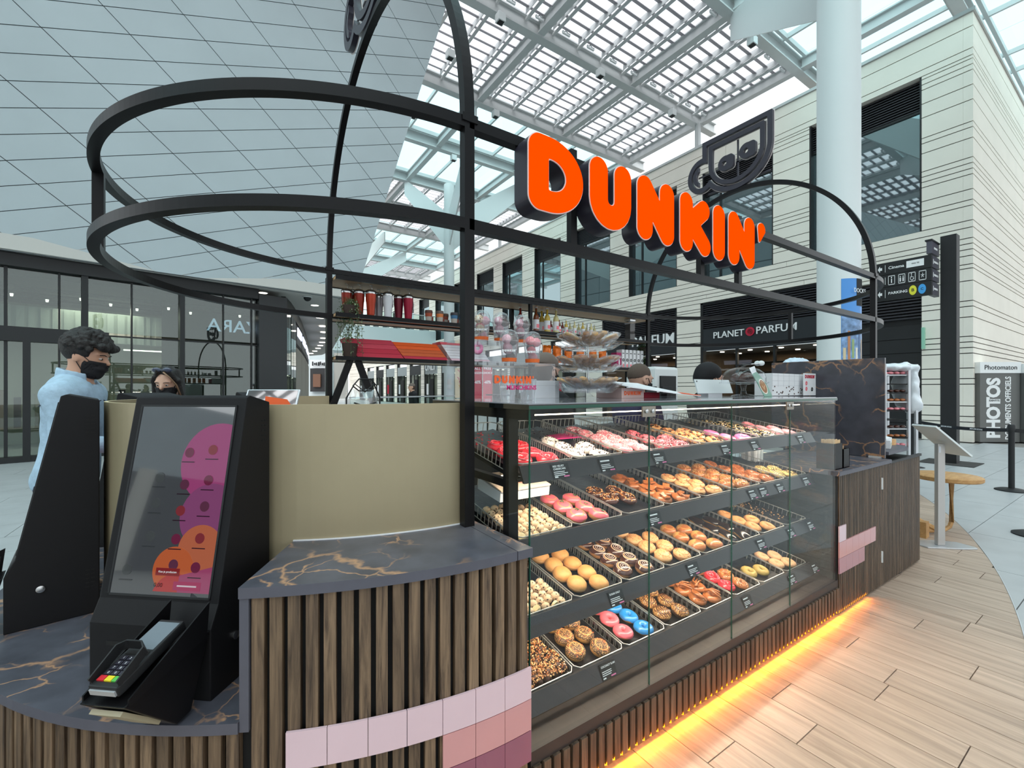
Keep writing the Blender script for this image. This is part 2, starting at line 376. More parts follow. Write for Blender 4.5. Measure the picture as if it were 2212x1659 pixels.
def net_mesh(name, fn, lo, hi, h, m, smooth=2):
    vs, fs = snet(fn, lo, hi, h); me = bpy.data.meshes.new(name); me.from_pydata(vs.tolist(), [], fs.tolist())
    me.materials.append(m)
    if smooth:
        bm = bmesh.new(); bm.from_mesh(me)
        for _ in range(smooth): bmesh.ops.smooth_vert(bm, verts=bm.verts, factor=.5, use_axis_x=True, use_axis_y=True, use_axis_z=True)
        bmesh.ops.recalc_face_normals(bm, faces=bm.faces); bm.to_mesh(me); bm.free()
    me.polygons.foreach_set('use_smooth', [True]*len(me.polygons)); return me
def c3(X, Y, Z, a, b, ra, rb):
    dx, dy, dz = (b[i]-a[i] for i in range(3)); L2 = dx*dx+dy*dy+dz*dz+1e-9
    t = np.clip(((X-a[0])*dx+(Y-a[1])*dy+(Z-a[2])*dz)/L2, 0, 1)
    return np.sqrt((X-a[0]-t*dx)**2+(Y-a[1]-t*dy)**2+(Z-a[2]-t*dz)**2)-(ra+(rb-ra)*t)
def el(X, Y, Z, c, r):
    k = np.sqrt(((X-c[0])/r[0])**2+((Y-c[1])/r[1])**2+((Z-c[2])/r[2])**2); return (k-1)*min(r)
def su(a, b, k=.03):
    h = np.clip(.5+.5*(b-a)/k, 0, 1); return b+(a-b)*h-k*h*(1-h)
M['grout'] = mat('floor_grout', S(126, 122, 118), .8)
# ================================================================ FLOOR
flo = struct('floor', MB().box((-66, -40, -.3), (60, 75, -.012)).mesh('floor', M['grout']))
CW, RW = (1.06, 15.914), 15.70                      # the wood look area ends in this circle
def clip_poly(poly, inside, cut):
    out = []
    for i in range(len(poly)):
        a, b = poly[i], poly[(i+1) % len(poly)]; ia, ib = inside(a), inside(b)
        if ia: out.append(a)
        if ia != ib: out.append(cut(a, b))
    return out
def clip_circle(poly, c, r, keep_in):
    def ins(p): return (math.hypot(p[0]-c[0], p[1]-c[1]) < r) == keep_in
    def cut(a, b):
        lo, hi = 0., 1.; ia = ins(a)
        for _ in range(30):
            m_ = (lo+hi)/2; p = (a[0]+(b[0]-a[0])*m_, a[1]+(b[1]-a[1])*m_)
            if ins(p) == ia: lo = m_
            else: hi = m_
        return (a[0]+(b[0]-a[0])*lo, a[1]+(b[1]-a[1])*lo)
    n = 6; fine = [(a[0]+(b[0]-a[0])*k/n, a[1]+(b[1]-a[1])*k/n) for a, b in zip(poly, poly[1:]+poly[:1]) for k in range(n)]
    return clip_poly(fine, ins, cut)
rng = random.Random(3)
known = {2.24: 1.087, 3.04: 1.06, 2.84: .828, 3.24: .59, 2.44: .477, 3.86: .731}
k = 0
for i in range(-9, 44):
    x0 = .04+.2*i; yj = None
    for kx, ky in known.items():
        if abs(kx-x0) < .05: yj = ky
    off = yj if yj is not None else rng.uniform(0, 1.2)
    y = off-1.2*6
    while y < 4.0:
        g = .0022; a, b = max(y+g, -2.5), min(y+1.2-g, 4.0)
        if b-a > .05 and not (x0 < 4.9 and a > 1.45 and x0 > -.6):
            poly = clip_circle([(x0+g, a), (x0+.2-g, a), (x0+.2-g, b), (x0+g, b)], CW, RW-.004, True)
            if len(poly) > 3 and abs(sum(p[0]*q[1]-q[0]*p[1] for p, q in zip(poly, poly[1:]+poly[:1])))/2 > 1e-3:
                MB().prism(poly, -.012, 0).build('plank', M['plank'], flo); k += 1
        y += 1.2
gx, gy = 1.2, .6
stf = MB(); nt = 0
for j in range(-14, 30):
    for i in range(-8, 24):
        x0 = i*gx+(j % 2)*.6; y0 = j*gy; g = .003
        cx_, cy_ = x0+.6, y0+.3
        if math.hypot(cx_-CW[0], cy_-CW[1]) < RW-1.2 and cy_ < 5.2 and -.9 < cx_ < 10: continue
        if cx_ > 17.5: continue
        poly = [(x0+g, y0+g), (x0+gx-g, y0+g), (x0+gx-g, y0+gy-g), (x0+g, y0+gy-g)]
        if abs(math.hypot(cx_-CW[0], cy_-CW[1])-RW) < 1.4: poly = clip_circle(poly, CW, RW+.004, False)
        if len(poly) < 3: continue
        if 3.5 < cx_ < 15 and -3.2 < cy_ < 4 and nt < 230:
            MB().prism(poly, -.012, 0).build('floor_tile', M['ptile'], flo); nt += 1
        else: stf.prism(poly, -.012, 0)
stf.box((-18, 18, -.012), (17.5, 74, 0))
tag(stf.build('floor_tile', M['ptile'], flo), kind='stuff')
# thin metal strip between the two floorings
arc_ = [(CW[0]+RW*math.cos(a), CW[1]+RW*math.sin(a), .0005) for a in np.linspace(R_(-110), R_(-40), 80)]
MB().sweep(arc_, .006, .004).build('edge_strip', M['silver'], flo)

# ================================================================ CREAM BUILDING (façade plane x = 17.75, its side wall runs along X)
FX, CY, TOP = 17.75, 3.16, 12.2
wins = [(4.255, 7.313, 6.31, 10.98), (8.557, 11.535, 6.31, 10.98), (12.829, 15.716, 6.31, 10.98), (17.014, 19.851, 6.31, 10.98), (21.175, 23.92, 6.31, 10.98), (25.334, 27.93, 6.31, 10.98), (29.195, 31.83, 6.31, 10.98)]
for q in range(8): wins.append((33.35+4.15*q, 36.0+4.15*q, 6.31, 10.98))
grd = [(4.255, 6.9, 0, 4.95), (6.95, 11.647, 0, 5.31), (12.829, 17.64, 0, 5.31)]
for q in range(12): grd.append((18.9+4.15*q, 22.2+4.15*q, 0, 4.6))
opens = wins+grd
we = struct('wall_east')
bk = MB()
bk.box((FX+.35, CY+.05, 5.33), (FX+.45, 74, TOP-.05)); yc = CY+.05
for (y0, y1, z0, z1) in grd:
    bk.box((FX+.35, yc, 0), (FX+.45, y0, 5.33)); bk.box((FX+.35, y0, z1), (FX+.45, y1, 5.33)); yc = y1
bk.build('core', M['cream'], we)
rng = random.Random(11)
zs = [0.0]; pat = [.42, .16, .16, .3, .62, .16, .3, .42, .16, .16, .16, .55, .3, .16, .62, .42]
i = 0
while zs[-1] < TOP-.2: zs.append(zs[-1]+pat[i % len(pat)]); i += 1
zs = sorted(set([round(z, 3) for z in zs if z < TOP-.25]+[4.6, 4.95, 5.31, 6.31, 10.98, TOP]))
zs = [z for i, z in enumerate(zs) if i == 0 or z-zs[i-1] > .07 or z in (4.6, 4.95, 5.31, 6.31, 10.98, TOP)]
JG = .026
bm_far = MB(); njoint = MB()
for z0, z1 in zip(zs, zs[1:]):
    zc = (z0+z1)/2; iv = sorted((o[0], o[1]) for o in opens if o[2] < zc < o[3]); y = CY+.202
    segs = []
    for a, b in iv+[(74, 74)]:
        if a > y: segs.append((y, a))
        y = max(y, b)
    for a, b in segs:
        cuts = [a]
        while b-cuts[-1] > 9: cuts.append(cuts[-1]+rng.uniform(4, 8))
        cuts.append(b)
        for p, q in zip(cuts, cuts[1:]):
            lo, hi = (FX, p+(.006 if p > a else 0), z0+JG/2), (FX+.35, q-(.006 if q < b else 0), z1-JG/2)
            if p < 21: bx('panel', M['cream'], we, lo, hi)
            else: bm_far.box(lo, hi)
tag(bm_far.build('panel', M['cream'], we), kind='stuff')
bx('joint_backing', M['joint'], we, (FX+.05, CY+.02, .0), (FX+.3, CY+.06, TOP-.03))
jb = MB()
allz = [(0, TOP)]
ys = CY+.05
for a, b in sorted(set([(o[0], o[1]) for o in wins])): jb.box((FX+.03, ys, 5.35), (FX+.3, a-.02, TOP-.03)); jb.box((FX+.03, a-.02, 11.0), (FX+.3, b+.02, TOP-.03)); jb.box((FX+.03, a-.02, 5.35), (FX+.3, b+.02, 6.29)); ys = b+.02
ys = CY+.05
for a, b in sorted((o[0], o[1]) for o in grd): jb.box((FX+.03, ys, 0), (FX+.3, a-.02, 5.35)); ys = b+.02
jb.build('joint_backing', M['joint'], we)
bx('coping', M['steelw'], we, (FX-.05, CY-.05, TOP), (FX+.45, 74, TOP+.1))
ws = struct('wall_south')
bx('joint_backing', M['joint'], ws, (FX+.05, CY+.03, 0), (48, CY+.3, TOP-.03))
rng = random.Random(5)
for z0, z1 in zip(zs, zs[1:]):
    x = FX
    while x < 46:
        xe = min(46, x+rng.uniform(7, 16)); bx('panel', M['cream'], ws, (x+(.008 if x > FX else 0), CY, z0+JG/2), (xe-.008, CY+.2, z1-JG/2)); x = xe
bx('coping', M['steelw'], ws, (FX-.05, CY-.05, TOP), (46, CY+.4, TOP+.1))
# windows
for n_, (y0, y1, z0, z1) in enumerate(wins):
    wd = struct('window_%d' % (n_+1))
    f = MB(); d0, d1 = FX+.2, FX+.3
    f.box((d0-.18, y0, z0-.02), (d1, y0+.05, z1)); f.box((d0-.18, y1-.05, z0-.02), (d1, y1, z1)); f.box((d0-.18, y0, z0-.04), (d1, y1, z0)); f.box((d0, y0, z1-.98), (d1, y1, z1-.9)); f.box((d0+.08, y0, z1-1), (d1+.02, y1, z1))
    f.build('frame', M['frame'], wd)
    bx('mullion', M['frame'], wd, (d0, y1-(y1-y0)*.24-.035, z0), (d1, y1-(y1-y0)*.24+.035, z1-.95))
    bx('pane', M['winglass'], wd, (d0+.05, y0+.03, z0), (d0+.07, y1-.03, z1-.94))
    if n_ < 7:
        for q in range(11):
            zz = z1-.9+q*.082; MB().hexa([(d0-.02, y0+.05, zz), (d0+.05, y0+.05, zz+.05), (d0+.05, y1-.05, zz+.05), (d0-.02, y1-.05, zz), (d0-.02, y0+.05, zz+.03), (d0+.05, y0+.05, zz+.08), (d0+.05, y1-.05, zz+.08), (d0-.02, y1-.05, zz+.03)]).build('slat', M['louv'], wd)
# dark service entrance at the corner
dr = struct('door_1')
y0, y1 = 4.255, 6.9
bx('leaf', M['frame'], dr, (FX+.32, y0, 0), (FX+.36, y1, 4.95))
for q in range(8): bx('panel', M['frame'], dr, (FX+.27, y0+.02, .02+q*.44), (FX+.32, y0+1.75, .44+q*.44))
for q in range(8): bx('panel', M['frame'], dr, (FX+.27, y0+1.8, .02+q*.44), (FX+.32, y1-.02, .44+q*.44))
for q in range(13): bx('slat', M['louv'], dr, (FX+.12, y0, 3.7+q*.095), (FX+.27, y1, 3.745+q*.095))
ex = bx('exit_light', mat('green_exit_face', S(60, 170, 110), .5, emit=(.1, .6, .3, 1), es=.7), dr, (FX+.2, 5.75, 2.2), (FX+.26, 6.02, 2.36))
text('\u25A1', .16, M['lwhite'], dr, (FX+.19, 5.88, 2.27), (0, -1, 0), (0, 0, 1), name='exit_mark')
ef = thing('exit_sign', 'pale green emergency exit sign projecting beside the dark corner entrance', 'sign', (FX-.12, 4.2, 3.05))
MB().box((-.02, -.03, -.32), (.12, .03, .32)).build('plate', mat('pale_green_sign', S(150, 205, 180), .5), ef)
# perfume shop and the other ground-floor shops
def shopbay(idx, y0, y1, ztop, sign, label, dark=True, louv=True, warm=(1, .8, .55), back=S(84, 68, 52)):
    q_glass = louv
    t = thing('shopfront', label, 'shop front', (FX, (y0+y1)/2, 0)); W = (y1-y0)/2
    f = MB(); f.box((.05, -W, 0), (.3, -W+.12, ztop)); f.box((.05, W-.12, 0), (.3, W, ztop)); f.box((.05, -W, ztop-.06), (.3, W, ztop))
    f.build('frame', M['frame'], t)
    zs_, zb = (ztop-1.15, 3.2) if louv else (ztop-.5, 3.1)
    if louv:
        for q in range(12): bx('slat', M['louv'], t, (.08, -W+.12, zs_+.05+q*.09), (.2, W-.12, zs_+.09+q*.09))
        bx('louvre_backing', M['dark'], t, (.22, -W, zs_), (.3, W, ztop))
    bx('fascia', mat('fascia_%d' % idx, S(38, 41, 45) if dark else S(150, 156, 158), .35), t, (.06, -W+.1, zb), (.2, W-.1, zs_))
    nb = 3
    for q in range(nb): bx('pane', M['glass'] if q_glass else M['greenglass'], t, (.12, -W+.12+q*(2*W-.24)/nb+.03, .1), (.14, -W+.12+(q+1)*(2*W-.24)/nb-.03, zb))
    for q in range(1, nb): bx('mullion', M['frame'], t, (.08, -W+.12+q*(2*W-.24)/nb-.04, 0), (.2, -W+.12+q*(2*W-.24)/nb+.04, zb))
    rm = MB(); D_ = 3.2
    rm.quad((D_, -W, 0), (D_, W, 0), (D_, W, zb), (D_, -W, zb)); rm.quad((.3, -W, 0), (D_, -W, 0), (D_, -W, zb), (.3, -W, zb)); rm.quad((.3, W, 0), (D_, W, 0), (D_, W, zb), (.3, W, zb)); rm.quad((.3, -W, zb), (D_, -W, zb), (D_, W, zb), (.3, W, zb)); rm.quad((.3, -W, .01), (D_, -W, .01), (D_, W, .01), (.3, W, .01))
    rm.build('interior', mat('shop_interior_%d' % idx, back, .8), t)
    for q in range(6): bx('shelf', M['dark'], t, (D_-.6, -W+.2, .5+q*.45), (D_-.05, W-.4, .53+q*.45))
    for q in range(8):
        MB().lathe([(.09, 0), (.09, .03)], 10, (.9+1.4*(q % 2), -W+.5+(q//2)*(2*W-1)/3, zb-.04)).build('downlight', M['lamp'], t)
    l = bpy.data.lights.new('shop_lamp', 'AREA'); l.energy = 38; l.size = 2; l.color = warm
    lo = bpy.data.objects.new('shop_lamp', l); COL.objects.link(lo); lo.parent = t; lo.location = (1.7, 0, zb-.1)
    return t, W
t, W = shopbay(1, 6.95, 11.647, 5.31, '', 'perfume shop front with white lettering and red rose mark on dark fascia')
def fit(s_, px0, px1, py, x_, par, m, bold=.004, ext=.02):
    a, b = atx(px0, py, x_), atx(px1, py, x_); yo = par.location; c = (a+b)/2; k_ = (s_, m.name, bold, 'CENTER', ext/.5)
    o = text(s_, .5, m, par, (c.x-yo.x, c.y-yo.y, c.z), (0, -1, 0), (0, 0, 1), ext=ext, bold=bold); wd = max(v.co.x for v in o.data.vertices)-min(v.co.x for v in o.data.vertices); q = abs(a.y-b.y)/wd; o.matrix_basis = axes((c.x-yo.x, c.y-yo.y, c.z), (0, -1, 0), (0, 0, 1)) @ Matrix.Diagonal((q, q, q, 1)); return o
fit('PLANET', 1541, 1607, 722, FX+.04, t, M['lwhite']); fit('PARFUM', 1634, 1721, 710, FX+.04, t, M['lwhite'])
RZ = atx(1620, 716, FX+.03)
ro = MB().lathe([(.0, 0), (.27, 0), (.27, .03), (0, .03)], 24).build('rose_mark', M['red'], t, mtx=axes((.04, RZ.y-t.location.y, RZ.z), (0, -1, 0), (0, 0, 1)) @ Matrix.Scale(.66, 4))
sp = [(.0+.0*a, RZ.y-t.location.y+(.02+.012*a)*math.cos(a*1.35), RZ.z+(.02+.012*a)*math.sin(a*1.35)) for a in np.linspace(0, 8, 40)]
MB().sweep(sp, .02, .02, 5, (1, 0, 0)).build('rose_line', M['dark'], t)
t2, W2 = shopbay(2, 12.829, 17.64, 5.31, '', 'dark shop front with cut off perfume lettering behind the kiosk shelf')
fit('PARFUM', 1366, 1456, 736, FX+.04, t2, M['lwhite'])
bx('print_line', M['lwhite'], t2, (.1, -W2+.4, 2.15), (.11, -W2+1.8, 2.24))
cnt = 0
for q, o in enumerate(grd[3:]):
    py = pr_ = None
    lab = ['grey shop front with plain glazing next along the cream building', 'shop front at about the middle of the far row, dark glass', 'far shop front with white capital lettering over a black door', 'far shop front with a second white lettered sign, beyond the first', 'pale far shop front with an arched poster over its door', 'small far shop front with grey blind at the row end'][min(q, 5)]
    if q > 5: lab = '%s distant grey shop front towards the end of the cream building' % ['first', 'second', 'third', 'fourth', 'fifth', 'sixth', 'seventh', 'eighth'][q-6]
    t3, W3 = shopbay(3+q, o[0], o[1], 4.6, '', lab, dark=q % 3 == 0, louv=False, warm=(1, .9, .75), back=S(120, 124, 120))
    if q > 5: t3['group'] = 'distant shop fronts'
    if q in (3, 5): text('ONLY', .95, M['lwhite'], t3, (-.02, 0, 3.75), (0, -1, 0), (0, 0, 1), ext=.05, bold=.03)
    bx('door_leaf', M['dark'], t3, (.02, -.6, 0), (.08, .3, 2.6))
    bx('poster', [M['red'], M['paper'], M['orangec'], M['alu']][q % 4], t3, (.0, .6, 1.0), (.06, 1.0, 2.1))

# ================================================================ GLAZED ROOF
ZB = 13.37
roof = struct('ceiling')
XG = [-59.2+4.55*i for i in range(23)]; YG = [7.85+4.12*i for i in range(-10, 13)]
def ibeam(a, b, wd=.3, ht=.5):
    a, b = Vector(a), Vector(b); d = (b-a).normalized(); s_ = d.cross(Vector((0, 0, 1)))
    m_ = MB()
    for (w0, z0, z1) in ((wd, 0, .05), (.09, .05, ht-.05), (wd, ht-.05, ht)):
        p = [a-s_*w0/2, a+s_*w0/2, b+s_*w0/2, b-s_*w0/2]
        m_.hexa([tuple(v+Vector((0, 0, z0))) for v in p]+[tuple(v+Vector((0, 0, z1))) for v in p])
    return m_
def canopy_x(y): return (3.9 if y > 12.5 else -30)
for y in YG:
    x0 = canopy_x(y); x1 = 40 if y < 4.2 else (20.5 if y < 8.2 else 19.3)
    ibeam((max(x0, -59), y, ZB), (x1, y, ZB)).build('beam', M['steelw'], roof)
for x in XG:
    if x > 18.5: continue
    for y0, y1 in zip(YG, YG[1:]):
        if x < canopy_x(y0): continue
        ibeam((x, y0+.15, ZB+.06), (x, y1-.15, ZB+.06), .26, .42).build('cross_beam', M['steelw'], roof)
for x in [22.9, 27.45, 32.]:
    for y0, y1 in zip(YG[:4], YG[1:4]):
        ibeam((x, y0+.15, ZB+.06), (x, y1-.15, ZB+.06), .26, .42).build('cross_beam', M['steelw'], roof)
def is_louvre(j): return (j % 4) in (2, 3) or j < 5      # two louvred bays, two clear bays
slm = MB().hexa([(0, -.085, -.03), (1, -.085, -.03), (1, .075, .045), (0, .075, .045), (0, -.085, -.005), (1, -.085, -.005), (1, .075, .07), (0, .075, .07)]).mesh('louvre_slat', M['steels'])
stub = MB().lathe([(.055, 0), (.055, 1)], 8).mesh('purlin_tube', M['steelw'], smooth=True)
behind = MB()
for j, (y0, y1) in enumerate(zip(YG, YG[1:])):
    lv = is_louvre(j)
    for x0 in XG:
        x1 = x0+4.55
        if x0 < canopy_x(y0)-2 or (x1 > 19 and y0 > 4): continue
        if x0 > 30: continue
        bx('pane', M['roofglass'] if lv else M['skyglass'], roof, (x0, y0, ZB+.62), (x1, y1, ZB+.64))
        if lv:
            for q in range(4):
                if x0 < 3 or y0 < -9: behind.box((x0+.52+1.1375*q, y0+.1, ZB+.3), (x0+.62+1.1375*q, y1-.1, ZB+.4)); continue
                o = link('purlin', stub, None, roof, Matrix.Translation((x0+.57+1.1375*q, y0+.1, ZB+.34)) @ Matrix.Rotation(-PI/2, 4, 'X') @ Matrix.Diagonal((1, 1, 3.92, 1)))
                bx('blade', M['steelw'], roof, (x0+.40+1.1375*q, y0+.3, ZB+.30), (x0+.42+1.1375*q, y1-.3, ZB+.52))
            for q in range(9):
                yy = y0+.42+q*(4.12-.84)/8
                if y0 > -1 and not (y0 > 40) and x0 > 3:
                    o = link('louvre_slat', slm, None, roof); o.location = (x0+.1, yy, ZB+.44); o.scale = (4.35, 1, 1)
                else: behind.box((x0+.1, yy-.08, ZB+.41), (x0+4.45, yy+.08, ZB+.44))
        else:
            for q in (range(1, 3) if x0 > 3 else ()): bx('glazing_bar', M['steelw'], roof, (x0+q*1.517-.04, y0+.1, ZB+.44), (x0+q*1.517+.04, y1-.1, ZB+.6))
            for e in (y0+.28, y1-.28): bx('glazing_rail', M['steelw'], roof, (x0, e-.05, ZB+.42), (x1, e+.05, ZB+.6))
tag(behind.build('louvre_slat', M['steels'], roof), kind='stuff')
# actuator linkages beside the purlin ends (white arms)
act_ = MB()
act_.box((-.16, -.03, 0), (.16, .03, .05)); act_.sweep([(-.1, 0, .05), (0, .02, .16), (.12, 0, .08)], .04, .04, 5); act_.sphere((.14, 0, .06), .05, 6, 4); act_.sphere((-.14, 0, .06), .045, 6, 4)
acm = act_.mesh('actuator', M['white'])
for x0 in XG[14:17]:
    for q in range(4):
        link('actuator', acm, None, roof, Matrix.Translation((x0+.9+1.1375*q, 7.85+.42+3.3, ZB+.28)))
        link('actuator', acm, None, roof, Matrix.Translation((x0+.9+1.1375*q, 7.85+.45, ZB+.28)))
# floodlights hung from the beams
def floodlight(p, lab, rz=0, s=1.0):
    t = thing('floodlight', lab, 'light', p, rz); k = s
    MB().box((-.13*k, -.12*k, -.34*k), (.13*k, .12*k, -.08*k)).build('housing', M['white'], t, bevel=.01)
    MB().box((-.09*k, -.09*k, -.352*k), (.09*k, .09*k, -.34*k)).build('lens', M['lblack'], t)
    MB().box((-.02*k, -.02*k, -.09*k), (.02*k, .02*k, .03)).build('bracket', M['chrome'], t)
    return t
FL = [(7.4, 11.75, 'second floodlight from the canopy on the near louvre beam'), (11.75, 11.75, 'middle floodlight on the near louvre beam'), (15.95, 11.75, 'floodlight at the building end of the near louvre beam'),
      (6.75, 14.0, 'floodlight tucked against the canopy edge below the louvres'), (14.9, 7.85, 'floodlight on the beam beside the big white column'), (9.8, 15.95, 'floodlight above the capital letter D on the second beam'),
      (6.9, 17.9, 'floodlight beside the canopy edge by the clear glazing'), (9.9, 20.15, 'floodlight on the shaded beam above the distant column')]
for x, y, lb in FL: floodlight((x, y, ZB+.0), 'small white square '+lb)
# posts between roof beam and parapet
for x, y, lb in ((17.9, 11.85, 'slim white steel post between roof beam and cream parapet'), (17.9, 28.5, 'distant slim white post on the cream parapet near the end')):
    t = thing('roof_post', lb, 'post', (x, y, TOP+.1)); bx('shaft', M['steelw'], t, (-.09, -.09, 0), (.09, .09, ZB-TOP-.1)); bx('shoe', M['steelw'], t, (-.16, -.14, 0), (.16, .14, .03))
# ================================================================ TREE COLUMNS
def column(px, D, dia, nodes, lab, zfork):
    p = atd(px, 800, D); t = thing('column', lab, 'column', (p.x, p.y, 0))
    MB().lathe([(dia/2, 0), (dia/2, ZB-.3)], 40).build('shaft', M['white'], t, smooth=True)
    for nx, ny, zb, h0 in nodes:
        d = Vector((nx-p.x, ny-p.y, 0)); L = d.length; d.normalize(); s_ = d.cross(Vector((0, 0, 1)))*.07
        a = d*(dia/2-.05)
        poly = [a+Vector((0, 0, zb)), a+Vector((0, 0, zb+h0)), d*(L-.2)+Vector((0, 0, ZB+.02)), d*L+Vector((0, 0, ZB+.02)), d*L+Vector((0, 0, ZB-.75))]
        MB().extr([q-s_/2 for q in poly], s_).build('strut', M['white'], t)
    return t
c1 = column(1811, 9.3, .76, [(13.65, 7.85, 9.6, 2.2), (6.6, 7.85, 9.9, 2.2), (14.8, -.4, 9.9, 2.2), (6.6, -.4, 9.9, 2.2)], 'big round white steel column with blue poster beside the cup sign', 9)
c2 = column(970, 25, .58, [(8.9, 24.4, 9.6, 2.0), (9.0, 16.2, 9.6, 2.0), (14.6, 20.6, 9.4, 2.0), (14.6, 28.6, 9.4, 2.0)], 'distant white tree column with branching struts behind the kiosk shelf', 9)
c3_ = column(712, 38, .7, [(10.5, 33., 8.4, 2.0), (13.6, 36.9, 8.8, 2)], 'far white column beyond the dark shop corner under the soffit', 9)
# blue poster on the big column
pp = thing('poster', 'blue tourist poster wrapped round the big white column', 'poster', (c1.location.x, c1.location.y, 0))
av = math.atan2(-c1.location.y, -c1.location.x)
def wrap(m_, r, a0, a1, z0, z1, n=14):
    aa = np.linspace(a0, a1, n); v = [(r*math.cos(a), r*math.sin(a), z) for a in aa for z in (z0, z1)]
    m_.add(v, [(2*i, 2*i+2, 2*i+3, 2*i+1) for i in range(n-1)])
    return m_
a0, a1 = av+.12, av+1.5
wrap(MB(), .386, a0, a1, .4, 3.75).build('sheet', mat('blue_print', S(82, 150, 222), .35), pp, smooth='all')
wrap(MB(), .389, a0+.02, a1-.02, 1.9, 3.0).build('photo_sky', mat('photo_print', S(120, 150, 190), .4, noise=.5, nscale=9), pp, smooth='all')
for q in range(6): wrap(MB(), .392, a0+.08+.2*q, a0+.2+.2*q, 2.0+.07*(q % 3), 2.35+.17*((q*5) % 3)).build('house_print', mat('house_%d' % q, [S(214, 196, 160), S(190, 130, 90), S(150, 172, 120), S(232, 224, 210), S(96, 120, 160), S(206, 168, 120)][q], .5), pp)
wrap(MB(), .39, a0+.75, a1-.0, 3.2, 3.75).build('black_flag', M['lblack'], pp)
for s_, z, sz, al in (('EVERY', 1.95, .16, 0), ('STYLE', 1.8, .16, 0), ('FOR YOU', 1.6, .16, 0), ('DOCKS', 3.5, .12, 1)):
    a = a0+.75+.2*al; text(s_, sz, M['lwhite'], pp, (.40*math.cos(a), .40*math.sin(a), z-.2*(1-al)), (-math.sin(a), math.cos(a), 0), (0, 0, 1), ext=.002)

# ================================================================ LEANING TILED CANOPY WALL
def d3(px, py):
    l = (px-CX)/FOC; return Vector((FW[0]+RT[0]*l, FW[1]+RT[1]*l, (HOR-py)/FOC)).normalized()
D1, D2 = d3(2385.5, 247.1), d3(1762.7, 1659.5); NP = D1.cross(D2).normalized(); P0 = atz(391, 594, 4.3)
if NP.y > 0: NP = -NP
def hit(px, py):
    d = d3(px, py); o = Vector((0, 0, EYE)); return o+d*(NP.dot(P0-o)/NP.dot(d))
O_ = hit(350/3.95, 235/3.95)
def uv(p):
    r = p-O_; a, b, c = D1.dot(D1), D1.dot(D2), D2.dot(D2); e, f_ = r.dot(D1), r.dot(D2); dt = a*c-b*b
    return ((e*c-f_*b)/dt, (a*f_-b*e)/dt)
def p3(u, v): return O_+D1*u+D2*v
wl = struct('wall_left')
E0, E1 = hit(964, 12), hit(779, 603)
ub, ua = uv(E0), uv(E1)
zmin, zmax = 4.3, 12.95
def right_ok(p): return (ua[0]-ub[0])*(p[1]-ub[1])-(ua[1]-ub[1])*(p[0]-ub[0])
sgn = 1 if right_ok(uv(hit(300, 300))) > 0 else -1
cu_ = 1.361; cv_ = .508; ntile = 0; far = MB()
def cutf(f):
    def c(a, b):
        fa, fb = f(a), f(b); t = fa/(fa-fb); return (a[0]+(b[0]-a[0])*t, a[1]+(b[1]-a[1])*t)
    return c
fz0 = lambda p: p3(*p).z-zmin; fz1 = lambda p: zmax-p3(*p).z; fr = lambda p: sgn*right_ok(p)
for i in range(-9, 9):
    for j in range(-14, 22):
        g = .008
        poly = [(i*cu_+g, j*cv_+g), ((i+1)*cu_-g, j*cv_+g), ((i+1)*cu_-g, (j+1)*cv_-g), (i*cu_+g, (j+1)*cv_-g)]
        for f in (fz0, fz1, fr):
            if poly: poly = clip_poly(poly, lambda p: f(p) > 0, cutf(f))
        if len(poly) < 3: continue
        pts = [p3(*p) for p in poly]
        c_ = sum(pts, Vector())/len(pts); D = FW[0]*c_.x+FW[1]*c_.y; px = CX+FOC*(RT[0]*c_.x+RT[1]*c_.y)/D
        if c_.x < -9: continue
        if px > -30 and ntile < 290: MB().extr(pts, NP*.02).build('panel', M['alu'], wl); ntile += 1
        else: far.extr(pts, NP*.02)
if far.v: tag(far.build('panel', M['alu'], wl), kind='stuff')
tl, bl = p3(*uv(hit(-700, -700))), p3(*uv(hit(-700, 480)))
EB = E1+(E1-E0)*((E1.z-4.28)/(E0.z-E1.z)); lf = (Vector((D1.x, D1.y, 0))-Vector((D2.x, D2.y, 0))*(D1.z/D2.z)).normalized()
if lf.x > 0: lf = -lf
B_ = [EB, E0, E0+lf*13, EB+lf*13]
MB().extr([p-NP*.01 for p in B_], -NP*.3).build('backing', M['joint2'], wl)
sd = Vector((.16, 1, 0))
for q in range(5):                      # the side return, seen edge-on
    p, r = E0+sd*(q*4.0+.02), E1+sd*(q*4.0+.02); v = sd*3.96
    for s_ in range(6):
        a, b = p.lerp(r, s_/6+.004), p.lerp(r, (s_+1)/6-.004)
        MB().extr([a, b, b+v, a+v], Vector((-.1, .016, 0))).build('side_panel', M['alu'], wl)
MB().extr([E0-Vector((.12, 0, 0)), E1-Vector((.12, 0, 0)), E1+sd*20-Vector((.12, 0, 0)), E0+sd*20-Vector((.12, 0, 0))], Vector((-.1, 0, 0))).build('side_backing', M['joint2'], wl)
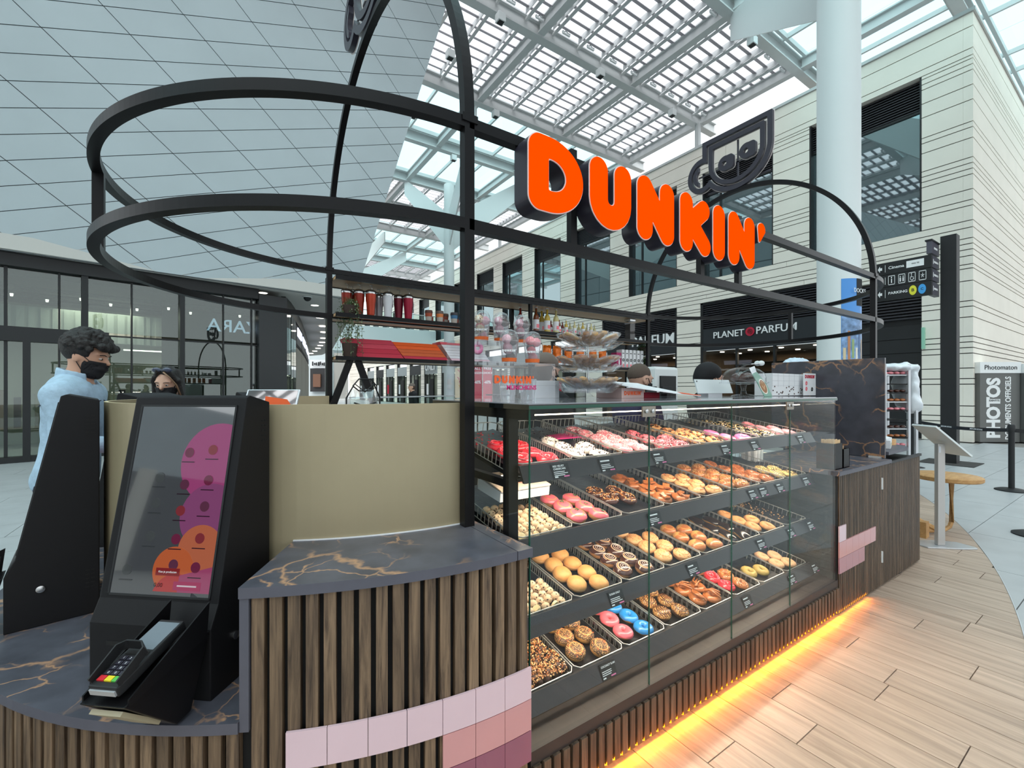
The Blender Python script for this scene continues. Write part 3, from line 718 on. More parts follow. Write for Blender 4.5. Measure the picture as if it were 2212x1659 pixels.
# soffit under it
sf = [atz(-260, 512, 4.3), atz(0, 535, 4.3), atz(391, 594, 4.3), atz(716, 638, 4.3), E1+sd*.0, E1+sd*19.4, Vector((7.0, 38, 0)), Vector((5, 43, 0)), Vector((-2, 46, 0)), Vector((-16, 40, 0)), Vector((-18, 11, 0))]
MB().prism([(p.x, p.y) for p in sf], 4.3, 4.6).build('soffit', M['plaster'], wl)
for n_, (px, py, lb) in enumerate([(47, 561, 'at the frame edge over the glazed shop'), (568, 632, 'near the middle of the plain soffit'), (680, 659, 'just before the dark shop corner')]):
    p = atz(px, py, 4.3); t = thing('downlight', 'round recessed ceiling light '+lb, 'light', (p.x, p.y, 4.3))
    MB().lathe([(.15, -.012), (.15, 0)], 20).build('rim', M['white'], t); MB().lathe([(.115, -.016), (.115, -.01)], 20).build('lens', M['lamp'], t)
for n_, (px, py) in enumerate([(692, 685), (698, 704), (700, 717), (699, 730), (696, 739), (692, 746), (687, 752), (680, 758), (672, 763)]):
    p = atz(px, py, 4.3); t = thing('downlight', '%s small ceiling light of the row along the curving walkway' % ['first', 'second', 'third', 'fourth', 'fifth', 'sixth', 'seventh', 'eighth', 'ninth'][n_], 'light', (p.x, p.y, 4.3), group='ceiling lights along the walkway')
    MB().lathe([(.16, -.03), (.16, 0)], 14).build('lens', M['lamp'], t)
p = atz(664, 641, 4.3); t = thing('dome_camera', 'black dome camera on the plain soffit', 'camera', (p.x, p.y, 4.3)); MB().sphere((0, 0, -.03), .11, 12, 8).build('dome', M['lblack'], t, smooth='all'); MB().lathe([(.13, -.03), (.13, 0)], 16).build('mount', M['white'], t)

# ================================================================ DARK GLAZED SHOP UNDER THE SOFFIT
SP = atd(300, HOR, 10.5); ang = R_(43.5); sdir = Vector((FW[0]*math.cos(ang)+RT[0]*math.sin(ang), FW[1]*math.cos(ang)+RT[1]*math.sin(ang), 0)); sin_ = Vector((-sdir.y, sdir.x, 0))
if sin_.dot(Vector((FW[0], FW[1], 0))) < 0: sin_ = -sin_
SM = Matrix(((sdir.x, sin_.x, 0, SP.x), (sdir.y, sin_.y, 0, SP.y), (0, 0, 1, 0), (0, 0, 0, 1)))
sh = thing('shopfront', 'long dark framed glass shop front under the tiled wall behind the customers', 'shop front', mtx=SM)
def sx(px):                     # distance along the shop front that falls on image column px
    k = (px-CX)/FOC; L0, D0 = (300-CX)/FOC*10.5, 10.5
    return (k*D0-L0)/(math.sin(ang)-k*math.cos(ang))
x0, x1, xp = -6.5, sx(556), sx(616)
bx('header', M['frame'], sh, (x0, -.12, 4.02), (x1, .2, 4.3)); bx('sill', M['frame'], sh, (x0, -.05, 0), (x1, .15, .12))
for px, wd in ((183, .11), (393, .1), (-60, .1), (12, .05), (128, .03), (285, .03), (483, .03), (544, .03)): bx('mullion', M['frame'], sh, (sx(px)-wd/2, -.08 if wd > .06 else 0, 0), (sx(px)+wd/2, .15, 4.05))
bx('door_header', M['frame'], sh, (x0, -.06, 2.5), (sx(235), .15, 2.8)); bx('rail', M['frame'], sh, (sx(235), .02, 2.72), (x1, .08, 2.75))
bx('door_post', M['frame'], sh, (sx(49), -.06, 0), (sx(66), .1, 2.5))
ed = [x0, sx(-60), sx(12), sx(128), sx(183), sx(285), sx(393), sx(483), sx(544), x1]
for a, b in zip(ed, ed[1:]):
    bx('pane', M['shopglass'], sh, (a+.02, .04, 2.8), (b-.02, .06, 4.02)); bx('pane', M['shopglass'], sh, (a+.02, .04, .12), (b-.02, .06, 2.72))
bx('corner_pillar', mat('dark_pillar', S(34, 36, 38), .35), sh, (x1, -.15, 0), (xp, .5, 4.15))
rm = MB(); rm.quad((x0, 4.6, 0), (xp, 4.6, 0), (xp, 4.6, 4.3), (x0, 4.6, 4.3)); rm.quad((xp-.02, .5, 0), (xp-.02, 4.6, 0), (xp-.02, 4.6, 4.3), (xp-.02, .5, 4.3)); rm.quad((x0, .15, 0), (x0, 4.6, 0), (x0, 4.6, 4.3), (x0, .15, 4.3))
rm.build('interior', mat('shop_wall', S(176, 178, 168), .8), sh)
bx('interior_ceiling', mat('shop_ceiling', S(58, 60, 60), .8), sh, (x0, .2, 3.9), (xp, 4.6, 4.0))
bx('bulkhead', mat('shop_bulkhead', S(186, 190, 180), .8), sh, (x0, 2.4, 2.75), (xp, 2.6, 3.55))
rngs = random.Random(2)
for q in range(46): bx('curtain_fold', mat('curtain', S(190, 194, 184), .9) if q == 0 else bpy.data.materials['curtain'], sh, (x0+.2+q*(xp-x0-.4)/46, 2.34+.03*rngs.random(), 2.75), (x0+.2+q*(xp-x0-.4)/46+.08+.08*rngs.random(), 2.40, 3.55-.02*rngs.random()))
for q in range(7): bx('ceiling_track', M['frame'], sh, (x0+.3, .5+q*.3, 3.70+.02*(q % 3)), (xp-.3, .53+q*.3, 3.74+.02*(q % 3)))
for q in range(16): MB().lathe([(.022, 0), (.03, .06)], 8, (x0+.6+q*.55, .9+.4*(q % 3), 3.6)).build('spotlight', M['lamp'], sh)
for q in range(5): bx('shelf', M['oak'], sh, (sx(415), 4.2, .4+q*.42), (x1-.1, 4.55, .43+q*.42))
for q in range(30): bx('garment', mat('garment_%d' % q, [S(70, 76, 82), S(150, 152, 148), S(190, 180, 160), S(52, 56, 60), S(120, 100, 84)][q % 5], .9), sh, (x0+.5+q*.26, 3.2+.5*(q % 2), .5), (x0+.62+q*.26, 3.6+.5*(q % 2), 1.3+.1*(q % 3)))
bx('strip_light', M['lamp'], sh, (sx(300), 3.0, 2.62), (sx(450), 3.05, 2.65))
text('ZARA', .5, mat('pale_blue_sign', S(190, 214, 240), .4, emit=(.6, .75, 1, 1), es=.5), sh, (sx(525), .9, 3.3), (-1, 0, 0), (0, 0, 1), ext=.02)
for lx in (-3.5, -.5, 2.): 
    l = bpy.data.lights.new('shop_lamp', 'AREA'); l.energy = 30; l.size = 1.6; l.color = (1, .93, .8); lo = bpy.data.objects.new('shop_lamp', l); COL.objects.link(lo); lo.parent = sh; lo.location = (lx, 2.2 if lx < 0 else 3.2, 3.6 if lx == -.5 else 2.7)
# curved continuation of that row
cv = thing('shopfront', 'curved shop front with lit sign band past the dark pillar', 'shop front', (0, 0, 0))
prof = [(617, 13.3), (629, 14.2), (640, 15.6), (652, 18.2), (660, 21.5), (665, 25.5), (667, 29)]
cp = [atd(px, HOR, D) for px, D in prof]
for q, (a, b) in enumerate(zip(cp, cp[1:])):
    n_ = Vector((-(b-a).y, (b-a).x, 0)).normalized()*.12
    def w4(z0, z1, k=1.0, e=0.02):
        a_, b_ = a.lerp(b, e), a.lerp(b, 1-e); return [Vector((a_.x, a_.y, z0)), Vector((b_.x, b_.y, z0)), Vector((b_.x, b_.y, z1)), Vector((a_.x, a_.y, z1))]
    MB().extr(w4(3.9, 4.3, e=0), n_).build('fascia', M['frame'], cv)
    if q < 2: MB().extr(w4(.1, 3.9, e=.08), n_*.2).build('pane', M['shopglass'], cv); MB().extr(w4(0, 3.95, e=.46), n_).build('mullion', M['frame'], cv)
    else: MB().extr(w4(0, 3.0), n_).build('panel', mat('stone_wall_%d' % q, S(176, 168, 158), .7), cv)
    if q >= 2: MB().extr(w4(3.15, 3.8, e=.06), n_).build('sign_band', mat('sign_grey_%d' % q, S(120, 116, 118), .6), cv); MB().extr(w4(3.45, 3.75, e=.15), n_*-.3).build('lit_strip', mat('lit_sign', (.8, .85, 1, 1), .5, emit=(.75, .8, 1, 1), es=1.1), cv)
bx('dark_interior', mat('dim_interior', S(70, 66, 60), .9), cv, (cp[0].x-3, cp[0].y+.8, 0), (cp[1].x-.8, cp[1].y+1.6, 4.2))
# far end of the walkway
fs = thing('shopfront', 'far cafe front with white sign of black sketches at the walkway end', 'shop front', (0, 0, 0))
a, b = atd(668, HOR, 46), atd(707, HOR, 46)
def panel(m, px0, py0, px1, py1, D, nm, par, th=.2):
    q = [atd(px0, py1, D), atd(px1, py1, D), atd(px1, py0, D), atd(px0, py0, D)]; MB().extr(q, Vector((FW[0], FW[1], 0))*th).build(nm, m, par)
panel(mat('pale_wall', S(206, 214, 216), .8), 655, 740, 720, 874, 47, 'wall_panel', fs); panel(M['paper'], 670, 777, 706, 795, 46.6, 'sign_board', fs)
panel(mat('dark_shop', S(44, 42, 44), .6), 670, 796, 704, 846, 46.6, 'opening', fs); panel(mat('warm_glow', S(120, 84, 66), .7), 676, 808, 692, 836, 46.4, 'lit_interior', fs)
f3 = Vector((FW[0], FW[1], 0)); 
for q in range(7): panel(M['lblack'], 674+q*4.2, 781+(q*3) % 4, 676.4+q*4.2+(q % 2), 790-(q*2) % 3, 46.4, 'sketch_print', fs, .05)
# ================================================================ FOOTBRIDGE AND BALUSTRADE
br = thing('footbridge', 'pale footbridge with green glass balustrade behind the kiosk shelves', 'bridge', (0, 40, 0))
bx('deck', mat('pale_deck', S(206, 222, 224), .6), br, (6.8, 0, 4.9), (FX, 3, 7.2))
for q in range(8): bx('pane', M['greenglass'], br, (6.9+q*1.35, 0, 7.25), (6.9+q*1.35+1.31, .03, 8.6))
bx('handrail', M['silver'], br, (6.8, -.03, 8.6), (FX, .06, 8.66))
bl_ = thing('balustrade', 'low green glass balustrade round the opening behind the kiosk', 'balustrade', (0, 0, 0))
b0, b1 = atd(755, HOR, 11), atd(1003, HOR, 15)
for q in range(5):
    a, b = b0.lerp(b1, q/5+.006), b0.lerp(b1, (q+1)/5-.006); MB().extr([Vector((a.x, a.y, .05)), Vector((b.x, b.y, .05)), Vector((b.x, b.y, 1.28)), Vector((a.x, a.y, 1.28))], Vector((-.01, .015, 0))).build('pane', M['greenglass'], bl_)
MB().sweep([b0+Vector((0, 0, -.2)), b1+Vector((0, 0, -.2))], .05, .04).build('handrail', M['silver'], bl_)

# building closing the far end of the mall
wn = struct('wall_north')
bx('core', mat('far_wall', S(150, 150, 146), .8), wn, (-30, 76, 0), (FX+.3, 76.6, 13))
for q in range(9):
    bx('window', M['winglass'], wn, (-28+q*5, 75.9, 6.3), (-24.8+q*5, 76, 11)); bx('opening', M['frame'], wn, (-28+q*5, 75.88, 0), (-24.2+q*5, 76, 4.2))

# grey clad building closing the mall on the other side (seen only in the screens and glass)
ww = struct('wall_west')
bx('core', M['alu'], ww, (-31, -30, 5), (-30, 10, 9.2)); bx('opening', M['frame'], ww, (-31, -30, 0), (-30.2, 10, 5))
for q in range(9): bx('pier', M['cream'], ww, (-30.6, -30+q*4.9, 0), (-29.9, -29.2+q*4.9, 5.2))
# ================================================================ ROUND ORDER COUNTER
RC = Vector((.829, 2.866, 0)); RO = 1.637; RG = 1.268
def pol(a, r, z=0): a = R_(a); return (RC.x+r*math.cos(a), RC.y+r*math.sin(a), z)
def ang_at(px, r):                   # angle (degrees) where the sight line of an image column meets the near side of the circle
    k = (px-CX)/FOC; d = Vector((FW[0]+RT[0]*k, FW[1]+RT[1]*k)).normalized(); b = d.dot(RC.xy); q = b*b-RC.xy.dot(RC.xy)+r*r
    p = d*(b-math.sqrt(max(q, 0))); return math.degrees(math.atan2(p.y-RC.y, p.x-RC.x)) % 360
def sector(m_, r0, r1, a0, a1, z0, z1, n=40, mi_top=0, mi_side=1):
    A = np.linspace(a0, a1, n)
    for i in range(n-1):
        p = [pol(A[i], r0), pol(A[i], r1), pol(A[i+1], r1), pol(A[i+1], r0)]
        b_ = [(q[0], q[1], z0) for q in p]; t_ = [(q[0], q[1], z1) for q in p]
        m_.quad(*t_, mi=mi_top); m_.quad(*b_[::-1], mi=mi_side); m_.quad(b_[1], b_[2], t_[2], t_[1], mi=mi_side); m_.quad(b_[3], b_[0], t_[0], t_[3], mi=mi_side)
        if i == 0: m_.quad(b_[0], b_[1], t_[1], t_[0], mi=mi_side)
        if i == n-2: m_.quad(b_[2], b_[3], t_[3], t_[2], mi=mi_side)
    return m_
AR0, AR1, CT, LZ = 241.7, 272.4, .96, .592
oc = thing('order_counter', 'curved dark marble order counter with oak slats and pink tiles', 'counter', (0, 0, 0))
am = 270.2
sector(MB(), RG, RO+.012, AR0, am-.06, CT-.03, CT).build('worktop', [M['marble'], M['edge']], oc)
sector(MB(), RG, RO+.012, am+.06, AR1, CT-.03, CT, 6).build('worktop', [M['marble'], M['edge']], oc)
sector(MB(), RG, RO+.012, 92, AR0-.05, LZ-.03, LZ, 60).build('ledge', [M['marble'], M['edge']], oc)
sector(MB(), RG, RO+.006, AR0, AR0+.85, LZ-.03, CT-.031, 3, 1, 1).build('end_panel', [M['edge'], M['edge']], oc)
sector(MB(), RO-.06, RO-.026, AR0+.3, AR1, .0, CT-.03, 30).build('backing', [M['dark'], M['dark']], oc)
sector(MB(), RO-.06, RO-.026, 92, AR0+.3, .0, LZ-.03, 60).build('backing', [M['dark'], M['dark']], oc)
def slat_mesh(h): return MB().box((-.012, -.0165, 0), (.012, .0165, h)).mesh('slat', M['slat'], bevel=.0015)
s_hi, s_lo = slat_mesh(CT-.035), slat_mesh(LZ-.035)
PIT = 1.655; a = AR0+1.55
while a < AR1+.3:
    link('slat', s_hi, None, oc, Matrix.Translation(pol(a, RO-.013, .004)) @ Matrix.Rotation(R_(a), 4, 'Z')); a += PIT
a = AR0-.75
while a > 168:
    link('slat', s_lo, None, oc, Matrix.Translation(pol(a, RO-.013, .004)) @ Matrix.Rotation(R_(a), 4, 'Z')); a -= PIT
TB = [ang_at(p, RO+.006) for p in (617, 707, 795, 879, 956, 1027, 1090, 1147)]
ROWZ = [(.552, .444, 't1', 0), (.444, .337, 't2', 4), (.337, .23, 't3', 4)]
for z1, z0, k, c0 in ROWZ:
    for i in range(c0, 7):
        sector(MB(), RO+.001, RO+.009, TB[i]+.03, TB[i+1]-.03, z0+.0012, z1-.0012, 4, 0, 0).build('tile', M[k], oc)
MB().sweep([pol(a_, RG+.004, CT+.002) for a_ in np.linspace(AR0, 269.5, 24)], .006, .004).build('caulk_line', M['paper'], oc)
gw = thing('screen_wall', 'curved brushed gold screen wall standing on the round counter', 'partition', (0, 0, 0))
sector(MB(), RG-.014, RG, 90.5, 269.3, LZ, 1.447, 80, 1, 0).build('panel', [M['gold'], mat('gold_edge', S(222, 206, 166), .45)], gw)

# ================================================================ BLACK STEEL FRAME WITH RINGS AND ARCHES
fr_ = thing('kiosk_frame', 'black square tube frame with rings and arches over the kiosk', 'frame', (0, 0, 0))
YF, YB, XN, XFa, Z1, Z2, T_ = 1.565, 4.17, .829, 5.11, 2.155, 2.555, .043
def rail(nm, pts, w_=T_, h_=T_, up=(0, 0, 1)): return MB().sweep(pts, w_, h_, 4, up).build(nm, M['black'], fr_)
for x, y, z0 in ((XN, YF, CT), (XN, YB, 0), (XFa, YF, CT), (XFa, YB, 0)): rail('post', [(x, y, z0), (x, y, Z2+.02)], up=(1, 0, 0))
for z in (Z1, Z2):
    rail('rail', [(XN, YF, z), (XFa, YF, z)])
    rail('ring', [(XN+1.3025*math.cos(a_), 2.8675+1.3025*math.sin(a_), z) for a_ in np.linspace(-PI/2, -1.5*PI, 120)])
    rail('ring', [(XFa+1.3025*math.cos(a_), 2.8675+1.3025*math.sin(a_), z) for a_ in np.linspace(-PI/2, PI/2, 100)])
    rail('rail', [(XN, YB, z), (XFa, YB, z)], .04, .04)
for x in (XN, XFa): rail('arch', [(x, 2.8675-1.3025*math.cos(a_), Z2+1.3025*math.sin(a_)) for a_ in np.linspace(0, PI, 90)], up=(1, 0, 0))
rail('strut', [(XN-1.3025, 2.8675, Z1), (XN-1.3025, 2.8675, Z2)], up=(1, 0, 0)); rail('strut', [(XFa+1.3025, 2.8675, Z1), (XFa+1.3025, 2.8675, Z2)], up=(1, 0, 0))
for x in (XN, XFa):
    for y in (YF, YB):
        MB().box((x-.034, y-.028, Z2+.0), (x+.034, y+.028, Z2+.03)).build('joint_plate', M['black'], fr_)
# ================================================================ LIT LETTERS
sg = thing('illuminated_sign', 'large orange illuminated rounded letters on black frame rails', 'sign', (0, 0, 0))
YS = 1.462
xs = [(aty(a_, 400, YS).x, aty(b_, 400, YS).x) for a_, b_ in ((1140.6, 1260), (1273, 1363.5), (1375.8, 1456), (1468.4, 1534.7), (1540, 1565.4), (1573.3, 1629.6), (1634.9, 1653.7))]
LB, LH = 2.245, .322
def L_D(w, h):
    r = .06; P_ = [(r, r), (r, h-r)]+[(.36*w+(.64*w-r)*math.sin(t), h/2+(h/2-r)*math.cos(t)) for t in np.linspace(0, PI, 24)]
    Hh = [(.36*w, .30*h), (.36*w, .70*h)]+[(.40*w+.26*w*math.sin(t), h/2+.20*h*math.cos(t)) for t in np.linspace(0, PI, 16)]
    return lambda X, Y: np.maximum(polysd(X, Y, P_)-r, -(polysd(X, Y, Hh)))
def L_U(w, h):
    r = .059; pts = [(r, h-r), (r, .42*h)]+[(w/2-(w/2-r)*math.cos(t), .42*h-(.42*h-r)*math.sin(t)) for t in np.linspace(0, PI, 12)]+[(w-r, .42*h), (w-r, h-r)]
    return lambda X, Y: np.min([cap(X, Y, *a_, *b_, r) for a_, b_ in zip(pts, pts[1:])], axis=0)
def L_S(segs, r):
    return lambda X, Y: np.min([cap(X, Y, *a_, *b_, r) for a_, b_ in segs], axis=0)
def L_N(w, h): r = .059; return L_S([((r, r), (r, h-r)), ((w-r, r), (w-r, h-r)), ((r, h-r), (w-r, r))], r)
def L_K(w, h): r = .057; return L_S([((r, r), (r, h-r)), ((r+.01, .45*h), (w-r-.01, h-r-.01)), ((r+.03, .55*h), (w-r, r))], r)
def L_I(w, h): r = w/2; return L_S([((r, r), (r, h-r))], r)
def L_A(w, h): return lambda X, Y: c3(X, Y, 0*X, (w*.5, h-.05, 0), (w*.3, h*.62, 0), .047, .012)
LET = [L_D, L_U, L_N, L_K, L_I, L_N, L_A]
lmesh = []
for (xa, xb), fn in zip(xs, LET):
    w_, h_ = xb-xa, LH; f = fn(w_, h_); b_ = (-.02, -.02, w_+.02, h_+.02)
    me1 = shape_mesh('letter_return', f, b_, 44, .047, M['navy']); me2 = shape_mesh('letter_rim', f, b_, 44, .002, M['rim']); me3 = shape_mesh('letter_face', lambda X, Y: f(X, Y)+.0045, b_, 44, .003, M['orange'])
    lmesh.append((me3, xa-xs[0][0], w_))
    mx = axes((xa, YS, LB), (1, 0, 0), (0, 0, 1))
    o = link('letter', me1, None, sg, mx @ Matrix.Translation((0, 0, -.052)))
    link('letter_rim', me2, None, o, Matrix.Translation((0, 0, .049))); link('letter_face', me3, None, o, Matrix.Translation((0, 0, .053)))
for x in (xs[0][1]+.02, xs[4][0]+.03, xs[5][1]-.01):
    bx('support', M['black'], sg, (x-.018, YF-.02, Z1), (x+.018, YF+.012, Z2+.06))
bx('support_bar', M['black'], sg, (xs[0][0]+.02, YF-.012, Z2-.08), (xs[6][0], YF+.004, Z2-.05))
LW = xs[-1][1]-xs[0][0]
def dunkin(size, m, parent, pos, xd, yd, depth=.12, name='lettering'):      # the same rounded word, small and flat
    key = 'word_'+m.name
    me = bpy.data.meshes.get(key)
    if me is None:
        bmm = bmesh.new()
        for mm, off, w_ in lmesh:
            tmp = mm.copy(); tmp.transform(Matrix.Translation((off-LW/2, -LH/2, 0)) @ Matrix.Diagonal((1, 1, depth, 1))); bmm.from_mesh(tmp); bpy.data.meshes.remove(tmp)
        me = bpy.data.meshes.new(key); bmm.to_mesh(me); bmm.free(); me.materials.clear(); me.materials.append(m)
    k = size/LW; return link(name, me, None, parent, axes(pos, xd, yd) @ Matrix.Diagonal((k, k, k, 1)))
# ================================================================ CUP SIGNS ON THE ARCHES
BW, BH = .85, .735
CUPP = [(0, .735), (0, .40)]+[(BW/2-BW/2*math.cos(t), .40-.40*math.sin(t)) for t in np.linspace(.1, PI-.1, 28)]+[(BW, .40), (BW, .735)]
def cupf(X, Y): return polysd(X, Y, CUPP)
def handf(X, Y): return np.hypot(X+.01, (Y-.33)*.9)-.195
def nrm(f, X, Y): return f(X, Y)
def unionf(X, Y): return np.minimum(nrm(cupf, X, Y), nrm(handf, X, Y))
def outerf(X, Y): return np.abs(unionf(X, Y)+.030)-.027
def innerf(X, Y): return np.abs(nrm(cupf, X, Y)+.112)-.025
def smallh(X, Y): return np.maximum(np.abs(nrm(handf, X, Y)+.10)-.022, X+.05)
def glyph(cx_, cy_, s=1):
    return lambda X, Y: np.maximum(np.minimum(np.hypot(X-cx_, Y-cy_)-.088*s, rbox(X, Y, cx_+.045*s, cy_+.0, .06*s, .085*s, .04)), .030*s-np.hypot(X-cx_+.01, Y-cy_))
bnd = (-.25, -.05, .9, .78)
cup_parts = []
for nm, f in (('cup_outline', outerf), ('cup_inner', innerf), ('handle_inner', smallh), ('ring_glyph', glyph(.30, .36)), ('ring_glyph', glyph(.56, .40))):
    cup_parts.append((nm, shape_mesh(nm, f, bnd, 110, .018, M['navy']), shape_mesh(nm+'_rim', lambda X, Y, f=f: f(X, Y)-.007, bnd, 110, .002, M['rim'])))
for x, lab in ((XFa, 'black outlined coffee cup sign standing on the distant arch'), (XN, 'black outlined cup sign on the near arch above the round counter')):
    t = thing('cup_sign', lab, 'sign', mtx=axes((x-.01, 3.305, 3.868), (0, -1, 0), (0, 0, 1)))
    for nm, a_, b_ in cup_parts:
        o = link(nm, a_, None, t); link(nm+'_rim', b_, None, o, Matrix.Translation((0, 0, -.022)))
    MB().box((.40, -.02, -.02), (.46, .06, .0)).build('foot', M['navy'], t); MB().box((.05, .08, -.045), (.8, .1, -.035)).build('brace', M['navy'], t)
    MB().box((-.1, .33, -.045), (.8, .345, -.035)).build('brace', M['navy'], t); MB().box((.42, 0, -.045), (.44, .74, -.035)).build('brace', M['navy'], t)

# ================================================================ ORDER TERMINALS
def screen_bits(parent, wd=.167, ln=.58):
    # flat picture on the screen: u across, v up, slightly above the panel
    def poly_clip(poly):
        for f in (lambda p: p[0]+wd, lambda p: wd-p[0], lambda p: p[1]-.012, lambda p: ln-.012-p[1]):
            if poly: poly = clip_poly(poly, lambda p: f(p) > 0, cutf(f))
        return poly
    def disc(cx_, cy_, r, n=36): return [(cx_+r*math.cos(2*PI*k/n), cy_+r*math.sin(2*PI*k/n)) for k in range(n)]
    def put(nm, col, poly, h, es=.5):
        poly = poly_clip(poly)
        if len(poly) < 3: return
        if nm+str(col) not in M: M[nm+str(col)] = mat(nm, S(*[c*.3 for c in col]), .03, 0, 1, emit=S(*col), es=es*.8, coat=.6)
        MB().prism(poly, h, h+.0002).build(nm, M[nm+str(col)], parent)
    put('bubble', (176, 74, 132), disc(.13, .40, .125), .0012); put('bubble', (150, 78, 128), disc(.13, .235, .10), .0014)
    put('bubble', (206, 112, 78), disc(.115, .135, .075), .0016); put('bubble', (214, 106, 60), disc(.035, .075, .068), .0018); put('bubble', (200, 66, 66), disc(.05, -.01, .075), .0020)
    put('bubble', (178, 76, 120), [(.06, .0), (.17, .0), (.17, .09), (.06, .06)], .0022)
    for i, (u, v) in enumerate([(.03, .43), (.11, .44), (.03, .33), (.11, .345), (.03, .25), (.11, .265), (.03, .165), (.11, .17), (.035, .09), (.11, .085), (-.06, .35), (-.06, .27), (-.06, .17), (-.12, .07)]):
        put('icon', [(140, 44, 84), (168, 60, 70), (120, 60, 90)][i % 3] if u > 0 else (92, 98, 100), disc(u, v, .016, 14), .0026, .35)
        put('caption', (70, 30, 56) if u > 0 else (84, 90, 94), [(u-.022, v-.031), (u+.022, v-.031), (u+.022, v-.028), (u-.022, v-.028)], .0026, .2)
    put('button', (150, 40, 44), [(-.02, .058), (.06, .058), (.06, .08), (-.02, .08)], .003, .5); put('button', (186, 52, 104), [(.045, .018), (.135, .018), (.135, .043), (.045, .043)], .003, .5)
    text('Kies je producten', .0085, M['lwhite'], parent, (.02, .069, .0034), (1, 0, 0), (0, 1, 0), ext=.0001); text('0,00', .017, M['lblack'], parent, (-.005, .03, .0034), (1, 0, 0), (0, 1, 0), ext=.0001); put('caption', (240, 220, 230), [(.058, .0285), (.122, .0285), (.122, .033), (.058, .033)], .0034, .5)
PROF = [(1.545, LZ), (1.545, .80), (1.516, .862), (1.396, 1.475), (1.38, 1.482), (1.284, 1.458), (1.284, LZ)]
M['scr'] = mat('screen_glass', S(26, 28, 32), .02, 0, 1, coat=1, emit=(.03, .033, .036, 1), es=1)
M['scr'].node_tree.nodes['Principled BSDF'].inputs['Coat IOR'].default_value = 2.1
def terminal(deg, lab):
    t = thing('order_terminal', lab, 'terminal', mtx=Matrix.Translation((RC.x, RC.y, 0)) @ Matrix.Rotation(R_(deg), 4, 'Z'))
    W = .2; bmx = MB(); bmx.extr([(x, -W, z) for x, z in PROF], (0, 2*W, 0)); bmx.build('housing', M['blackmatte'], t, bevel=.004)
    a_, b_ = Vector((1.513, 0, .876)), Vector((1.4025, 0, 1.444)); up = (b_-a_).normalized(); ln = (b_-a_).length
    mx = axes(a_, (0, 1, 0), up); nz = Vector((mx[0][2], mx[1][2], mx[2][2]))
    bz = MB()
    for q0, q1 in (((-.172, -.005), (-.166, ln+.005)), ((.166, -.005), (.172, ln+.005)), ((-.172, -.005), (.172, .001)), ((-.172, ln), (.172, ln+.006))): bz.box((q0[0], q0[1], -.01), (q1[0], q1[1], .003))
    bz.build('bezel', M['lblack'], t, mtx=mx)
    s_ = MB().box((-.166, 0, -.01), (.166, ln, .001)).build('screen', M['scr'], t, mtx=mx)
    screen_bits(s_, .165, ln)
    for q in range(5):
        for e in (0, 1): MB().box((1.298+e*.016, .199, 1.325+q*.017), (1.31+e*.016, .2012, 1.33+q*.017)).build('vent_slot', M['dark'], t)
        for e in (0, 1): MB().box((1.298+e*.016, .199, .70+q*.017), (1.31+e*.016, .2012, .705+q*.017)).build('vent_slot', M['dark'], t)
    MB().lathe([(.013, 0), (.013, .006), (.006, .008)], 16).build('lock', M['chrome'], t, smooth=True, mtx=Matrix.Translation((1.45, .2, .735)) @ Matrix.Rotation(-PI/2, 4, 'X'))
    MB().box((1.5448, -.14, .735), (1.5465, -.035, .748)).build('receipt_slot', M['dark'], t)
    y0 = .138
    k = MB(); k.hexa([(1.60, y0-.05, .605), (1.645, y0-.05, .60), (1.645, y0+.05, .60), (1.60, y0+.05, .605), (1.548, y0-.06, .80), (1.80, y0-.06, .755), (1.80, y0+.06, .755), (1.548, y0+.06, .80)])
    k.build('reader_cradle', M['black'], t, bevel=.003)
    for e in (-1, 1): MB().hexa([(1.56, y0+e*.061-.002, .79), (1.79, y0+e*.061-.002, .75), (1.79, y0+e*.061+.002, .75), (1.56, y0+e*.061+.002, .79), (1.55, y0+e*.061-.002, .885), (1.79, y0+e*.061-.002, .768), (1.79, y0+e*.061+.002, .768), (1.55, y0+e*.061+.002, .885)]).build('cradle_side', M['black'], t)
    pl = [(1.785, y0-.042, .735), (1.785, y0+.042, .735), (1.68, y0+.038, .638), (1.68, y0-.038, .638)]
    MB().extr(pl, (.0075, 0, -.0075)).build('cradle_label', mat('beige_label', S(176, 164, 136), .5) if 'bl' not in M else M['bl'], t); M['bl'] = bpy.data.materials['beige_label']
    # card reader lying in the cradle
    r = thing('card_reader', lab.split(' order')[0]+' terminal card reader with coloured confirm keys', 'card reader', mtx=t.matrix_basis @ axes((1.79, y0, .772), (0, 1, 0), (-.235, 0, .075)))
    MB().prism([(-.038, 0), (.038, 0), (.04, .02), (.036, .2), (-.036, .2), (-.04, .02)], 0, .028).build('body', M['lblack'], r, bevel=.004)
    MB().box((-.032, .105, .028), (.032, .19, .0295)).build('display', mat('reader_display', S(120, 130, 138), .05, 0, .8), r); MB().box((-.03, .088, .028), (.03, .1, .0292)).build('display_strip', M['dark'], r)
    g = MB(); g.sweep([(-.037, .008, .03), (-.037, .085, .052), (-.02, .096, .054), (.02, .096, .054), (.037, .085, .052), (.037, .008, .03)], .004, .026).build('pin_shield', M['lblack'], r)
    for iy_ in range(4):
        for ix_ in range(3):
            kk = MB().box((-.027+ix_*.019, .030+iy_*.0135, .028), (-.027+ix_*.019+.016, .030+iy_*.0135+.0105, .0315)).build('key', M['navy'], r)
            text(['0', '7', '4', '1'][iy_] if ix_ == 0 else str([0, 8, 5, 2][iy_]+ix_-1), .008, M['lwhite'], kk, (-.019+ix_*.019, .035+iy_*.0135, .0317), (1, 0, 0), (0, 1, 0), ext=.0001)
